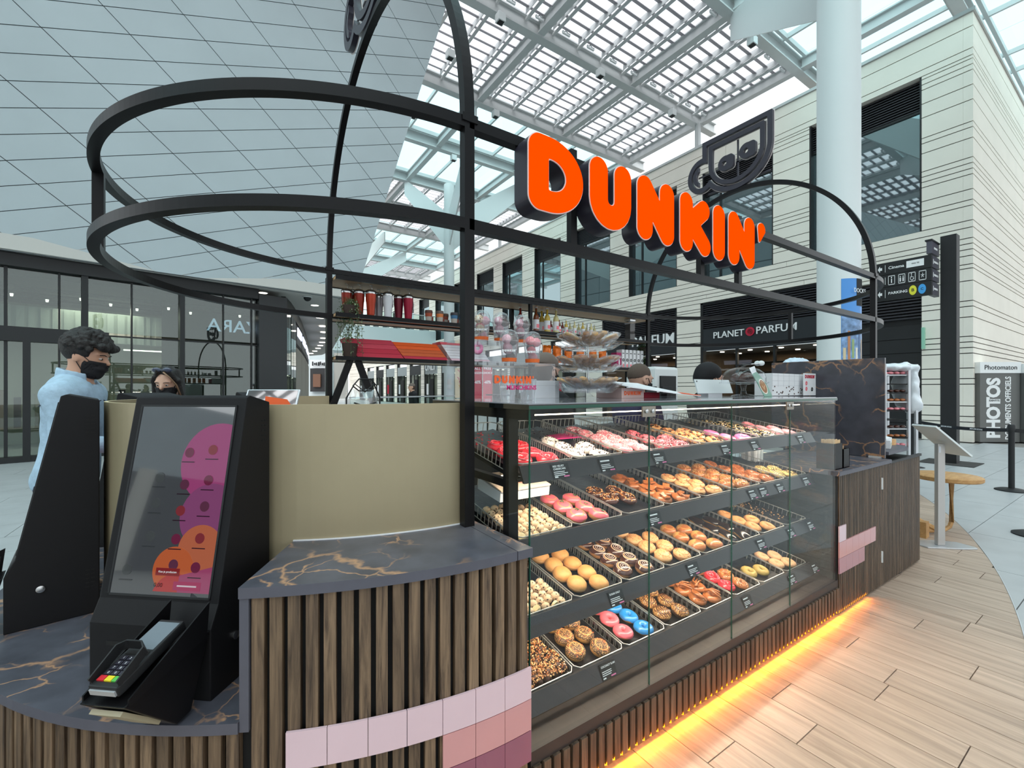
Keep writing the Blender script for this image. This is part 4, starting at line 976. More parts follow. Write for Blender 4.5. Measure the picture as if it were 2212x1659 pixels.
    for ix_, c_ in enumerate(((214, 40, 50), (240, 214, 40), (90, 190, 80))): MB().box((-.029+ix_*.02, .014, .028), (-.029+ix_*.02+.018, .027, .032)).build('key', mat('key_%d' % ix_, S(*c_), .4), r)
    MB().box((-.034, -.004, .006), (.034, .004, .02)).build('card_slot', M['silver'], r)
    return t
terminal(229.8, 'near black order terminal with lit pink and orange screen facing out')
terminal(190, 'second black order terminal seen from its side beside the near one')
terminal(150, 'third black order terminal behind the gold wall by the customer')
terminal(112, 'fourth black order terminal at the back of the round counter')

# ================================================================ GLASS DISPLAY CASE
X0, X1, YC, ZT = .907, 3.405, 1.246, 1.452
dc = thing('display_case', 'long glass fronted display case full of doughnut trays', 'display case', (X0, YC, 0))
def D_(nm, m, a_, b_): return bx(nm, m, dc, (a_[0]-X0, a_[1]-YC, a_[2]), (b_[0]-X0, b_[1]-YC, b_[2]))
D_('plinth', M['dark'], (X0, YC+.06, 0), (X1, 2.05, .19)); D_('base_channel', mat('bronze_black', S(52, 44, 42), .4), (X0, YC-.004, .188), (X1+.03, YC+.12, .238))
D_('base_floor', mat('case_floor', S(66, 60, 56), .25), (X0, YC+.12, .225), (X1, 2.06, .238))
PX = [X0, 1.539, 2.174, 2.787, X1]
for a_, b_ in zip(PX, PX[1:]):
    D_('glass_pane', M['glass'], (a_+.002, YC, .232), (b_-.002, YC+.008, ZT-.02)); D_('pane_edge', M['gedge'], (a_-.0015, YC+.0005, .232), (a_+.0018, YC+.0075, ZT-.02))
D_('glass_pane', M['glass'], (X0-.004, YC+.01, .94), (X0+.002, 2.05, ZT-.02)); D_('glass_pane', M['glass'], (X1-.002, YC+.01, .24), (X1+.005, 2.05, ZT-.02))
D_('top_plate', mat('black_glass', S(18, 24, 24), .06, 0, .7, coat=.6), (X0-.01, YC-.006, ZT-.022), (X1+.01, 2.06, ZT-.004)); D_('top_edge', M['gedge'], (X0-.01, YC-.008, ZT-.02), (X1+.01, YC-.006, ZT-.008)); D_('top_glass', mat('pale_top', S(150, 152, 160), .08, 0, .7, coat=.5), (X0-.01, YC-.004, ZT-.004), (X1+.01, 2.06, ZT))
D_('led_tube', M['led'], (X0+.06, 1.44, 1.395), (X1-.05, 1.446, 1.4))
for px in (1400, 1705):
    p = aty(px, 887, YC); D_('hinge_plate', mat('hinge_steel', S(150, 142, 132), .3, .9), (p.x-.042, YC-.006, 1.385), (p.x+.042, YC, 1.437))
    for e in (-.02, .02): MB().lathe([(.009, 0), (.009, .005), (.004, .007)], 12).build('hinge_bolt', M['chrome'], dc, smooth=True, mtx=Matrix.Translation((p.x+e-X0, -.006, 1.41)) @ Matrix.Rotation(PI/2, 4, 'X'))
D_('post', M['black'], (X0+.002, 1.385, .2), (X0+.045, 1.425, ZT-.022)); D_('post', M['black'], (X1-.04, 1.98, .2), (X1, 2.02, ZT-.022)); D_('post', M['black'], (X0+.002, 1.98, .2), (X0+.045, 2.02, ZT-.022)); D_('post', M['dark'], (X1+.004, YC-.002, .2), (X1+.028, YC+.05, .95))
D_('side_rail', M['black'], (X0+.002, 1.26, ZT-.06), (X0+.03, 2.05, ZT-.022))
YR, SLP = 1.38, math.atan(.17); TZ = [1.217, .937, .634, .337]; TX0, TXP = .945, .2975
M['shelf'] = mat('shelf_steel', S(60, 58, 60), .34, .5)
for k, z in enumerate(TZ):
    m_ = MB(); m_.hexa([(TX0-X0, .134, z-.064), (3.33-X0, .134, z-.064), (3.33-X0, .15, z-.064), (TX0-X0, .15, z-.064), (TX0-X0, .112, z-.0), (3.33-X0, .112, z), (3.33-X0, .134, z+.0), (TX0-X0, .134, z)]) if False else m_.hexa([(TX0-X0, .088, z-.066), (3.335-X0, .088, z-.066), (3.335-X0, .1, z-.066), (TX0-X0, .1, z-.066), (TX0-X0, .122, z-.004), (3.335-X0, .122, z-.004), (3.335-X0, .132, z-.004), (TX0-X0, .132, z-.004)])
    m_.build('rail', M['shelf'], dc)
    mm = Matrix.Translation((TX0-X0, YR-YC+.002, z-.056)) @ Matrix.Rotation(SLP, 4, 'X')
    MB().box((0, 0, -.012), (8*TXP+.01, .66, 0)).build('shelf', M['black'], dc, mtx=mm)
    D_('shelf_lamp', M['led'], (TX0, 1.49, z-.066), (3.33, 1.497, z-.06)) if k < 3 else None
    D_('bracket', M['black'], (TX0-.03, 1.385, z-.09), (TX0-.002, 2.0, z-.06))
bs = MB().box((-.0155, -.012, .028), (.0155, .012, .188)).mesh('slat', M['slatdark'], bevel=.0015)
for q in range(57): link('slat', bs, None, dc, Matrix.Translation((.024+q*.0442, -.002, 0)))
D_('slat_backing', M['dark'], (X0, YC+.012, .03), (X1+.03, YC+.06, .19)); D_('floor_led', M['amber'], (X0, YC+.0, .018), (3.93, YC+.012, .026)); D_('led_cover', M['dark'], (X0, YC+.012, .01), (3.93, YC+.03, .03))
for i in range(5):
    l = bpy.data.lights.new('floor_led_light', 'AREA'); l.shape = 'RECTANGLE'; l.size = .6; l.size_y = .02; l.energy = 3.1; l.color = (1, .27, .0)
    lo = bpy.data.objects.new('floor_led_light', l); COL.objects.link(lo); lo.parent = dc; lo.location = (.31+i*.6, -.008, .027); lo.rotation_euler = (R_(-84), 0, 0)
for k, z in enumerate(TZ):
    for i in range(4):
        l = bpy.data.lights.new('case_tube', 'AREA'); l.shape = 'RECTANGLE'; l.size = .58; l.size_y = .03; l.energy = 1.6 if k else 2.0; l.color = (1, .84, .66)
        lo = bpy.data.objects.new('case_tube', l); COL.objects.link(lo); lo.parent = dc; lo.location = (.36+i*.6, .22 if k else .20, 1.385 if k == 0 else TZ[k-1]-.07); lo.rotation_euler = (R_(14), 0, 0)
# ================================================================ SERVICE COUNTER AT THE FAR END
sc = thing('service_counter', 'low dark slatted service counter with pink tile corner past the case', 'counter', (3.43, YC, 0))
XE, YSV = 5.113, 1.236
def V_(nm, m, a_, b_): return bx(nm, m, sc, (a_[0]-3.43, a_[1]-YC, a_[2]), (b_[0]-3.43, b_[1]-YC, b_[2]))
ss = MB().box((-.0105, -.008, 0), (.0105, .008, .915)).mesh('slat', M['slatdark'], bevel=.001)
for q in range(59): link('slat', ss, None, sc, Matrix.Translation((.018+q*.0284, YSV-YC+.008, .018)))
V_('carcass', M['dark'], (3.43, YSV+.017, .015), (XE, 1.9, .92)); V_('worktop', M['marble'], (3.40, YSV-.012, .93), (4.36, 1.95, .96)); V_('worktop_edge', M['edge'], (3.40, YSV-.016, .932), (4.36, YSV-.012, .958)); V_('end_rail', M['black'], (4.36, YSV-.01, .925), (XE, YSV+.012, .945))
for z0, z1, n_, k in ((.49, .594, 1, 't1'), (.384, .488, 6, 't2'), (.28, .382, 4, 't3b')):
    for q in range(n_): V_('tile', M[k], (3.422+q*.1062+.0008, YSV-.007, z0), (3.422+(q+1)*.1062-.0008, YSV+.001, z1))
for z0, z1 in ((.745, .832), (.19, .275)): V_('door_hinge', M['white'], (4.187, YSV-.008, z0), (4.201, YSV, z1))
V_('foot', M['lblack'], (4.62, YSV+.01, 0), (4.68, YSV+.07, .02))
m_ = MB(); m_.prism([(4.40, 1.25)]+[(4.80+.34*math.cos(t), 1.55+.30*math.sin(t)) for t in np.linspace(-1.35, 1.6, 16)]+[(4.40, 1.9)], .985, 1.01)
et = thing('counter_end', 'rounded dark counter end carrying cardboard boxes and papers', 'counter top', (0, 0, 0)); m_.build('slab', M['edge'], et); MB().box((4.5, 1.5, .92), (4.9, 1.7, .985)).build('support', M['dark'], et)
sl = thing('marble_panel', 'upright dark marble panel with gold veins on the service counter', 'panel', (4.36, 1.26, .962)); MB().box((-.012, 0, 0), (.012, .85, .79)).build('slab', M['marble2'], sl, bevel=.002); MB().box((-.03, .02, -.0015), (.03, .1, .012)).build('foot', M['silver'], sl)
# ================================================================ TRAYS AND DOUGHNUTS
rd = random.Random(21)
def speck(name, base, spots, scale=90, thr=.28, rough=.55):
    m, N, L, b = newmat(name); tc = N.new('ShaderNodeTexCoord'); v = N.new('ShaderNodeTexVoronoi'); v.inputs['Scale'].default_value = scale
    L.new(tc.outputs['Object'], v.inputs['Vector']); r = N.new('ShaderNodeMapRange'); r.inputs[1].default_value = thr; r.inputs[2].default_value = thr+.06; r.inputs[3].default_value = 1; r.inputs[4].default_value = 0
    L.new(v.outputs['Distance'], r.inputs[0]); x = N.new('ShaderNodeMix'); x.data_type = 'RGBA'; L.new(r.outputs[0], x.inputs[0]); x.inputs[6].default_value = base; x.inputs[7].default_value = spots
    L.new(x.outputs[2], b.inputs['Base Color']); b.inputs['Roughness'].default_value = rough; return m
M['dough'] = mat('fried_dough', S(212, 150, 92), .5, noise=.16, nscale=60); M['doughd'] = mat('dark_dough', S(166, 104, 56), .5, noise=.18, nscale=60); M['doughy'] = mat('yellow_dough', S(216, 158, 92), .5, noise=.1, nscale=60); M['doughc'] = mat('chocolate_dough', S(74, 46, 36), .55, noise=.2, nscale=70); M['dougho'] = mat('olive_dough', S(178, 150, 78), .5, noise=.12, nscale=60)
M['ipink'] = mat('pink_icing', S(248, 150, 160), .25, noise=.05, nscale=80, coat=.3); M['ihot'] = mat('rose_icing', S(240, 118, 170), .25, coat=.3); M['icoral'] = mat('coral_icing', S(244, 112, 124), .28, noise=.06, nscale=80, coat=.3); M['ired'] = mat('red_icing', S(232, 52, 66), .25, noise=.1, nscale=90, coat=.3); M['iblue'] = mat('blue_icing', S(44, 142, 214), .3, noise=.06, nscale=80, coat=.2)
M['ichoc'] = mat('chocolate_icing', S(78, 42, 32), .22, noise=.15, nscale=70, coat=.4); M['icar'] = mat('caramel_icing', S(184, 108, 58), .3, noise=.15, nscale=70, coat=.3); M['iwhite'] = mat('white_icing', S(246, 232, 220), .35, noise=.03, nscale=70); M['icream'] = mat('cream_icing', S(228, 176, 120), .35, noise=.06, nscale=70); M['inut'] = speck('nut_icing', S(140, 90, 48), S(222, 170, 100), 160, .38); M['icoco'] = speck('coconut_icing', S(84, 58, 42), S(216, 166, 104), 190, .34); M['isugar'] = mat('sugared_dough', S(214, 166, 124), .7, noise=.14, nscale=120); M['idark'] = mat('dark_chocolate', S(40, 27, 25), .2, noise=.1, nscale=60, coat=.5); M['iyel'] = mat('yellow_icing', S(240, 206, 128), .3, noise=.05, nscale=60)
M['chip'] = speck('choc_chip_dough', S(232, 200, 162), S(70, 42, 34), 95, .26); M['banana'] = mat('banana_slice', S(246, 222, 170), .5, noise=.05, nscale=90)
M['liner'] = mat('black_tray_liner', S(24, 26, 33), .3, 0, .5, bump=.35, bscale=26)
def tor(R, r, p0, p1, flat=.8, wav=0, n=26, k=9, seed=0):
    q = random.Random(seed); ph = [q.uniform(0, 6) for _ in range(3)]; m_ = MB(); vs = []
    for i in range(n):
        a_ = 2*PI*i/n; w_ = wav*(math.sin(3*a_+ph[0])+.6*math.sin(5*a_+ph[1])+.5*math.sin(8*a_+ph[2]))
        for j in range(k):
            u = p0+w_+(p1-p0-2*w_)*j/(k-1); vs.append(((R+r*math.cos(u))*math.cos(a_), (R+r*math.cos(u))*math.sin(a_), r*flat*math.sin(u)))
    fs = [(i*k+j, ((i+1) % n)*k+j, ((i+1) % n)*k+j+1, i*k+j+1) for i in range(n) for j in range(k-1)]
    return m_.add(vs, fs)
def dome(R, h, z0, wav=0, n=24, k=6, seed=0):
    q = random.Random(seed); ph = [q.uniform(0, 6) for _ in range(3)]; m_ = MB(); vs = [(0, 0, z0+h)]
    for j in range(1, k+1):
        for i in range(n):
            a_ = 2*PI*i/n; w_ = wav*(math.sin(3*a_+ph[0])+.6*math.sin(5*a_+ph[1])+.5*math.sin(8*a_+ph[2])) if j == k else 0
            t = (PI/2+w_)*j/k; vs.append((R*math.sin(t)*math.cos(a_), R*math.sin(t)*math.sin(a_), z0+h*math.cos(t)))
    fs = [(0, 1+i, 1+(i+1) % n) for i in range(n)]+[(1+(j-1)*n+i, 1+j*n+i, 1+j*n+(i+1) % n, 1+(j-1)*n+(i+1) % n) for j in range(1, k) for i in range(n)]
    return m_.add(vs, fs)
def bits(n, R, zf, size, mats_, seed, hole=0, long=3):
    q = random.Random(seed); m_ = MB()
    for _ in range(n):
        r = math.sqrt(q.uniform(hole*hole, R*R)); a_ = q.uniform(0, 2*PI); c = Vector((r*math.cos(a_), r*math.sin(a_), zf(r)))
        mx = Matrix.Translation(c) @ Matrix.Rotation(q.uniform(0, 6), 4, 'Z') @ Matrix.Rotation(q.uniform(-.6, .6), 4, 'X'); s_ = size*q.uniform(.7, 1.3)
        m_.box((-s_*long/2, -s_/2, -s_/2), (s_*long/2, s_/2, s_/2), q.randrange(len(mats_)), mx)
    return m_.mesh('topping', mats_)
R0, r0_ = .0285, .0195
zr = lambda r: .016*math.sqrt(max(0, 1-((r-R0)/r0_)**2))+.001
zb = lambda r: .006+.021*math.sqrt(max(0, 1-(r/.047)**2))
_pm = {}
def proto(kind, dough, ice, top):
    key = (kind, dough, ice, top)
    if key in _pm: return _pm[key]
    ch = []; sd_ = len(_pm)*7+1
    if kind == 'ring':
        root = tor(R0, r0_, -PI, PI, .82, n=24, k=13).mesh('doughnut', M[dough], smooth='all')
        if ice: ch.append(('icing', tor(R0, r0_+.0016, -.15, PI+.15, .84, .16, seed=sd_).mesh('icing', M[ice], smooth='all')))
        zf, hole, RR = zr, .012, .045
    elif kind == 'bun':
        root = MB().lathe([(.0, -.021), (.03, -.0205), (.043, -.012), (.0455, .0), (.043, .012), (.03, .0235), (0, .027)], 24).mesh('doughnut', M[dough], smooth='all')
        if ice: ch.append(('icing', dome(.0475, .0225, .0055, .13, seed=sd_).mesh('icing', M[ice], smooth='all')))
        else: ch.append(('pale_band', MB().lathe([(.0452, -.004), (.0461, 0), (.0452, .004)], 24, close=False).mesh('pale_band', M['icream'], smooth='all')))
        zf, hole, RR = zb, 0, .04
    elif kind == 'half':
        root = MB().lathe([(.0, -.021), (.03, -.0205), (.043, -.012), (.0455, .0), (.043, .012), (.03, .0235), (0, .027)], 24).mesh('doughnut', M[dough], smooth='all')
        d_ = dome(.0475, .0225, .0055, .1, seed=sd_); vs = [(x+.0, y, z) for x, y, z in d_.v]; d2 = MB(); d2.add(vs, [f for f in d_.f if sum(d_.v[i][1] for i in f)/len(f) < .012+.006*math.sin(60*sum(d_.v[i][0] for i in f)/len(f))]); ch.append(('icing', d2.mesh('icing', M[ice], smooth='all'))); zf, hole, RR = zb, 0, .04
    elif kind == 'bar':
        root = MB(); root.sphere((0, 0, 0), (.033, .068, .021), 18, 10); root = root.mesh('eclair', M[dough], smooth='all')
        i_ = dome(1, 1, 0, .1, seed=sd_); i_.v = [(x*.0345, y*.07, z*.0225+.002) for x, y, z in i_.v]; ch.append(('icing', i_.mesh('icing', M[ice], smooth='all'))); zf, hole, RR = lambda r: .02, 0, .028
    elif kind == 'lump':
        b_ = random.Random(sd_); root = MB()
        for q in range(6): root.sphere((b_.uniform(-.024, .024), b_.uniform(-.024, .024), b_.uniform(-.006, .014)), b_.uniform(.016, .024), 10, 7)
        root = root.mesh('doughnut', M[dough], smooth='all'); zf, hole, RR = lambda r: .026, 0, .036
    if top == 'sprinkle': ch.append(('sprinkles', bits(70, RR, zf, .0016, [M['lwhite'], M['iyel'], M['ipink'], M['iblue']], sd_, hole)))
    elif top == 'flake': ch.append(('white_flakes', bits(80, RR, zf, .003, [M['iwhite'], M['lwhite'], M['ipink']], sd_, hole, 2)))
    elif top == 'crumb': ch.append(('crumbs', bits(60, RR, zf, .0035, [M['idark'], M['ichoc']], sd_, hole, 1.4)))
    elif top == 'nut': ch.append(('nut_pieces', bits(90, RR, zf, .0036, [M['icar'], M['icream'], M['inut']], sd_, hole, 1.5)))
    elif top == 'grate': ch.append(('shavings', bits(70, RR, zf, .0017, [M['orangec'], M['icream'], M['icar']], sd_, hole, 6)))
    elif top == 'choc': ch.append(('chocolate_pieces', bits(18, RR*.8, zf, .009, [M['ichoc'], M['icar'], M['icream']], sd_, hole, 1.7)))
    elif top == 'pist': ch.append(('pistachio_bits', bits(60, RR, zf, .0042, [M['iyel'], M['dougho'], M['iwhite']], sd_, hole, 1.6)))
    elif top == 'bisc':
        m_ = MB()
        for q in range(3): m_.box((-.019, -.015, 0), (.019, .015, .009), 0, Matrix.Translation((rd.uniform(-.02, .02), -.022+.022*q, zf(.02)+.002)) @ Matrix.Rotation(rd.uniform(-1, 1), 4, 'Z') @ Matrix.Rotation(rd.uniform(-.4, .5), 4, 'X'))
        ch.append(('biscuit', m_.mesh('biscuit', M['icar'], bevel=.002)))
    elif top == 'swirl': ch.append(('icing_swirl', MB().sweep([((.004+.0029*t)*math.cos(t*2.0), (.004+.0029*t)*math.sin(t*2.0), zb(.004+.0029*t)+.0012) for t in np.linspace(0, 11, 80)], .0022, .0018, 5).mesh('icing_swirl', M['iwhite'], smooth='all')))
    elif top in ('drizzle', 'drizzled'):
        m_ = MB(); n_ = 7
        for q in range(n_):
            y = -.036+q*.072/(n_-1); hw = math.sqrt(max(.0, .043**2-y*y)); m_.sweep([(x, y+.004*math.sin(9*x/.043), zf(math.hypot(x, y))+.0015) for x in np.linspace(-hw, hw, 9)], .0026, .0022, 4)
        ch.append(('drizzle', m_.mesh('drizzle', M['ichoc' if top == 'drizzle' else 'icar'])))
    elif top == 'leaf': ch.append(('green_leaf', MB().add([(0, .0, .029), (.012, .012, .031), (.0, .024, .028), (-.012, .012, .031), (0, .012, .026)], [(0, 1, 4), (1, 2, 4), (2, 3, 4), (3, 0, 4)]).mesh('green_leaf', M['leaf2'])))
    elif top == 'curls': ch.append(('red_curls', MB().sweep([(.028*math.cos(3*t)+.008*math.cos(11*t), .028*math.sin(3*t)+.008*math.sin(11*t), .018+.002*math.sin(7*t)) for t in np.linspace(0, 4, 60)], .004, .003, 4).mesh('red_curls', M['icoral'])))
    elif top == 'stick':
        m_ = MB()
        for q in range(3): m_.sweep([(-.03+.02*q, -.04, .022+.006*q), (.0+.015*q, .0, .034), (.03-.012*q, .04, .026)], .011, .01, 5)
        ch.append(('chocolate_sticks', m_.mesh('chocolate_sticks', M['icar'], smooth='all')))
    _pm[key] = (root, ch); return _pm[key]
def place(kind, dough, ice, top, mx, label, cat, group):
    root, ch = proto(kind, dough, ice, top)
    o = link({'bar': 'eclair'}.get(kind, 'doughnut'), root, None, None, mx); tag(o, label, cat, group)
    for nm, me in ch: link(nm, me, None, o)
    return o
TW, TD, TH = .286, .655, .05
def tray_meshes():
    f = MB(); c = .02
    loop = [(c, 0, 0), (TW-c, 0, 0), (TW, c, 0), (TW, TD-c, 0), (TW-c, TD, 0), (c, TD, 0), (0, TD-c, 0), (0, c, 0)]
    f.sweep(loop, .004, .004, 4, closed=True); f.sweep([(x, y, -TH) for x, y, z in loop], .003, .003, 4, closed=True)
    n = 21
    for i in range(1, n):
        y = TD*i/n
        for x in (0, TW): f.sweep([(x, y, 0), (x, y, -TH)], .0024, .0024, 4, (1, 0, 0))
    for i in range(1, 9): f.sweep([(TW*i/9, TD, 0), (TW*i/9, TD, -TH)], .0024, .0024, 4, (1, 0, 0))
    w_ = f.mesh('wire_basket', M['wire'])
    l = MB(); g = random.Random(4); nx, ny = 8, 18; vs = [(.006+(TW-.012)*i/nx, .006+(TD-.012)*j/ny, -TH+.004+g.uniform(0, .0045)+(.01 if i in (0, nx) else 0)) for j in range(ny+1) for i in range(nx+1)]
    l.add(vs, [(j*(nx+1)+i, j*(nx+1)+i+1, (j+1)*(nx+1)+i+1, (j+1)*(nx+1)+i) for j in range(ny) for i in range(nx)])
    return w_, l.mesh('liner', M['liner'], smooth='all')
WM, LM = tray_meshes()
CARD = ['one', 'two', 'three', 'four', 'five', 'six', 'seven', 'eight', 'nine', 'ten']; ORD = ['first', 'second', 'third', 'fourth', 'fifth', 'sixth', 'seventh', 'eighth']; SHN = ['top', 'second', 'third', 'bottom']
C_ = {}
def crumbs(col, seed, n=60, y0=.1, y1=.6):
    q = random.Random(seed); m_ = MB()
    for _ in range(n):
        s_ = q.uniform(.002, .006); c = (q.uniform(.03, TW-.03), q.uniform(y0, y1), -TH+.012); m_.box((-s_, -s_*.5, -.001), (s_, s_*.5, .003), 0, Matrix.Translation(c) @ Matrix.Rotation(q.uniform(0, 6), 4, 'Z'))
    return m_.mesh('crumbs', M[col])
SET = [
 [('red velvet doughnut with red icing curls', 'ring', 'ired', 'ired', 'curls', 6, 'ired'), ('dark doughnut with white icing and biscuit crumbs', 'ring', 'doughc', 'iwhite', 'crumb', 5, 'idark'), ('pink iced doughnut with white flakes and sprinkles', 'ring', 'dough', 'ipink', 'flake', 9, None), ('pink doughnut beside dark crumbs', 'ring', 'dough', 'icoral', 'crumb', 5, 'idark'), ('brown doughnut heaped with chocolate and caramel pieces', 'ring', 'doughd', 'icream', 'choc', 7, None), ('hot pink iced ring doughnut', 'ring', 'dough', 'ihot', None, 3, None), ('dark doughnut with pale green and yellow bits', 'ring', 'doughc', 'idark', 'pist', 8, 'iyel'), ('salmon pink iced doughnut', 'ring', 'dough', 'ipink', None, 5, None)],
 [('', 'pile', 0, 0, 0, 46, None), ('pink strawberry shaped doughnut with a green leaf', 'bun', 'dough', 'icoral', 'leaf', 6, None), ('chocolate doughnut covered in chopped nuts', 'ring', 'doughc', 'ichoc', 'nut', 4, None), ('caramel doughnut topped with speculoos biscuits', 'ring', 'dough', 'icar', 'bisc', 7, None), ('cream topped doughnut with caramel crumble', 'bun', 'doughd', 'icream', 'grate', 6, None), ('half white half brown doughnut with crumble', 'half', 'doughy', 'icar', 'nut', 8, None), ('brown doughnut with caramel drizzle', 'ring', 'doughd', 'icar', 'drizzled', 7, None), ('yellow iced doughnut with dark drizzle lines', 'ring', 'doughy', 'iyel', 'drizzle', 4, None)],
 [('', 'pile', 0, 0, 0, 34, None), ('plain yellow filled doughnut', 'bun', 'doughy', None, None, 9, None), ('chocolate iced doughnut with white spiral', 'bun', 'dough', 'ichoc', 'swirl', 9, None), ('cream doughnut with orange shavings', 'bun', 'dough', 'icream', 'grate', 7, None), ('half dipped yellow and brown doughnut', 'half', 'doughy', 'icar', None, 6, None), ('dark chocolate eclair with cream side', 'bar', 'doughy', 'idark', None, 6, None), ('plain glazed ring doughnut', 'ring', 'dough', 'dough', None, 5, None), ('', 'empty', 0, 0, 0, 0, 'icream')],
 [('chocolate doughnut lump covered in nut pieces', 'lump', 'doughc', None, 'nut', 16, None), ('filled doughnut with chocolate and toasted coconut', 'bun', 'doughy', 'icoco', 'grate', 6, None), ('iced ring', 'mixpb', 0, 0, 0, 6, None), ('nut topped doughnut with chocolate drizzle', 'bun', 'doughc', 'inut', 'drizzle', 6, None), ('brown doughnut with chocolate biscuit sticks', 'ring', 'doughd', 'icar', 'stick', 5, None), ('', 'mixrb', 0, 0, 0, 5, 'icream'), ('olive green sugared ring doughnut', 'ring', 'dougho', 'dougho', None, 2, None), ('sugar dusted cinnamon doughnut', 'ring', 'isugar', 'isugar', None, 4, None)]]
ball = MB().sphere((0, 0, 0), .0195, 12, 8).mesh('doughnut_hole', M['chip'], smooth='all'); slc = MB().lathe([(.017, 0), (.0185, .004), (.017, .011)], 16).mesh('banana_slice', M['banana'], smooth=True)
for k in range(4):
    for i in range(8):
        desc, kind, dough, ice, top, n, cr = SET[k][i]
        mx = Matrix.Translation((TX0+i*TXP+.003, YR, TZ[k])) @ Matrix.Rotation(SLP, 4, 'X')
        cont = {'pile': 'speckled doughnut holes', 'empty': 'only pale glaze crumbs', 'mixpb': 'pink and blue iced rings', 'mixrb': 'red and brown doughnuts'}.get(kind, desc.replace('doughnut', 'doughnuts', 1))
        lab = 'wire tray, %s on the %s shelf, holding %s' % (ORD[i], SHN[k], cont)
        t = thing('wire_tray', ' '.join(lab.split()[:16]), 'tray', mtx=mx, group='wire trays in the display case')
        link('wire_basket', WM, None, t); link('liner', LM, None, t)
        if cr: tag(link('crumbs', crumbs(cr, k*8+i, 110 if kind == 'empty' else 60), None, t), kind='stuff')
        where = '%s shelf tray %s' % (SHN[k], CARD[i])
        if kind == 'empty': continue
        if kind == 'pile':
            c = 0; rows = 9
            for lay in range(2):
                for r in range(rows-2*lay):
                    for cc in range(6-lay):
                        if c >= n: break
                        x = .04+.0405*cc+.02*lay+rd.uniform(-.004, .004); y = .035+.0385*r+.035*lay+rd.uniform(-.004, .004)
                        p = mx @ Matrix.Translation((x, y, -TH+.027+.03*lay)) @ Matrix.Rotation(rd.uniform(0, 6), 4, Vector((1, .5, .2)))
                        if r == 0 and cc % 2 == 0 or (lay and (c*7) % 11 == 0): tag(link('banana_slice', slc, None, None, p @ Matrix.Rotation(.9, 4, 'X')), 'banana slice, %s, %s layer, row %s, %s along' % (where, ['lower', 'upper'][lay], CARD[r], ORD[cc]), 'banana slice', 'banana slices, '+where)
                        else: tag(link('doughnut_hole', ball, None, None, p), 'speckled doughnut hole, %s, %s layer, row %s, %s along' % (where, ['lower', 'upper'][lay], CARD[r], ORD[cc]), 'doughnut hole', 'doughnut holes, '+where)
                        c += 1
            continue
        rowp = .098 if n < 9 else .088
        for q in range(n):
            col, row = q % 2, q//2
            if kind == 'mixpb': col, row = (0, q) if q < 3 else (1, q-3)
            if k == 1 and i == 2: row += 1
            x = .088+.108*col+rd.uniform(-.008, .008); y = .068+rowp*row+(.03 if col == 0 else 0)+rd.uniform(-.006, .006)
            if i == 6 and k == 3: y += .03
            kd, dg_, ic, tp, ds = kind, dough, ice, top, desc
            if kind == 'mixpb': kd, dg_, ic, tp, ds = 'ring', 'dough', ('icoral' if q < 3 else 'iblue'), None if q < 3 else 'flake2', ('coral pink iced ring doughnut' if q < 3 else 'bright blue iced ring doughnut')
            if kind == 'mixrb': kd, dg_, ic, tp, ds = ('ring', 'ired', 'ired', 'curls', 'glossy red doughnut with curls') if col == 0 and q < 4 else ('ring', 'doughc', 'icar', 'nut', 'brown frosted doughnut with crumbs')
            if kd == 'lump': x = .05+.062*(q % 4)+rd.uniform(-.01, .01); y = .045+.068*(q//4)+rd.uniform(-.01, .01)
            tilt = Matrix.Rotation(rd.uniform(.0, .22), 4, 'X') @ Matrix.Rotation(rd.uniform(-.12, .12), 4, 'Y')
            p = mx @ Matrix.Translation((x, y, -TH+.030)) @ tilt @ Matrix.Rotation(rd.uniform(0, 6.28) if kd not in ('half', 'bar') else rd.uniform(-.3, .3), 4, 'Z')
            pos_ = ', row %s, %s' % (CARD[q//2], ['post side', 'far side'][q % 2]) if kd != 'lump' and kind != 'mixpb' else (', row %s' % CARD[q % 3] if kind == 'mixpb' else ', row %s, %s along' % (CARD[q//4], ORD[q % 4]))
            place(kd, dg_, ic, tp, p, ds+', '+where+pos_, 'pastry' if kd == 'bar' else 'doughnut', ds+', '+where)
# loose pieces seen in the case
tag(MB().extr([(0, 0, 0), (.16, .0, 0), (.15, .12, .01), (.0, .1, .005)], (0, 0, .006)).build('paper_wrapper', M['pinkc'], None, mtx=Matrix.Translation((1.42, 1.72, 1.25))), 'magenta patterned paper lying beside the white iced doughnuts', 'paper')
bxo = thing('cake_box', 'open white cardboard box with orange lettering on the second shelf by the post', 'box', mtx=Matrix.Translation((.98, 1.56, 1.03)) @ Matrix.Rotation(.12, 4, 'X'))
MB().box((0, 0, 0), (.26, .19, .045)).build('tray', M['paper'], bxo); MB().box((0, -.002, .045), (.26, .19, .05)).build('lid', mat('cream_card', S(232, 208, 186), .6), bxo, mtx=Matrix.Rotation(.1, 4, 'X')); dunkin(.17, M['orangec'], bxo, (.13, .06, .06), (1, 0, 0), (0, 1, .1))
pb = thing('paper_sleeves', 'basket of white paper sleeves at the far end of the display case', 'paper sleeves', (3.36, 1.75, .962))
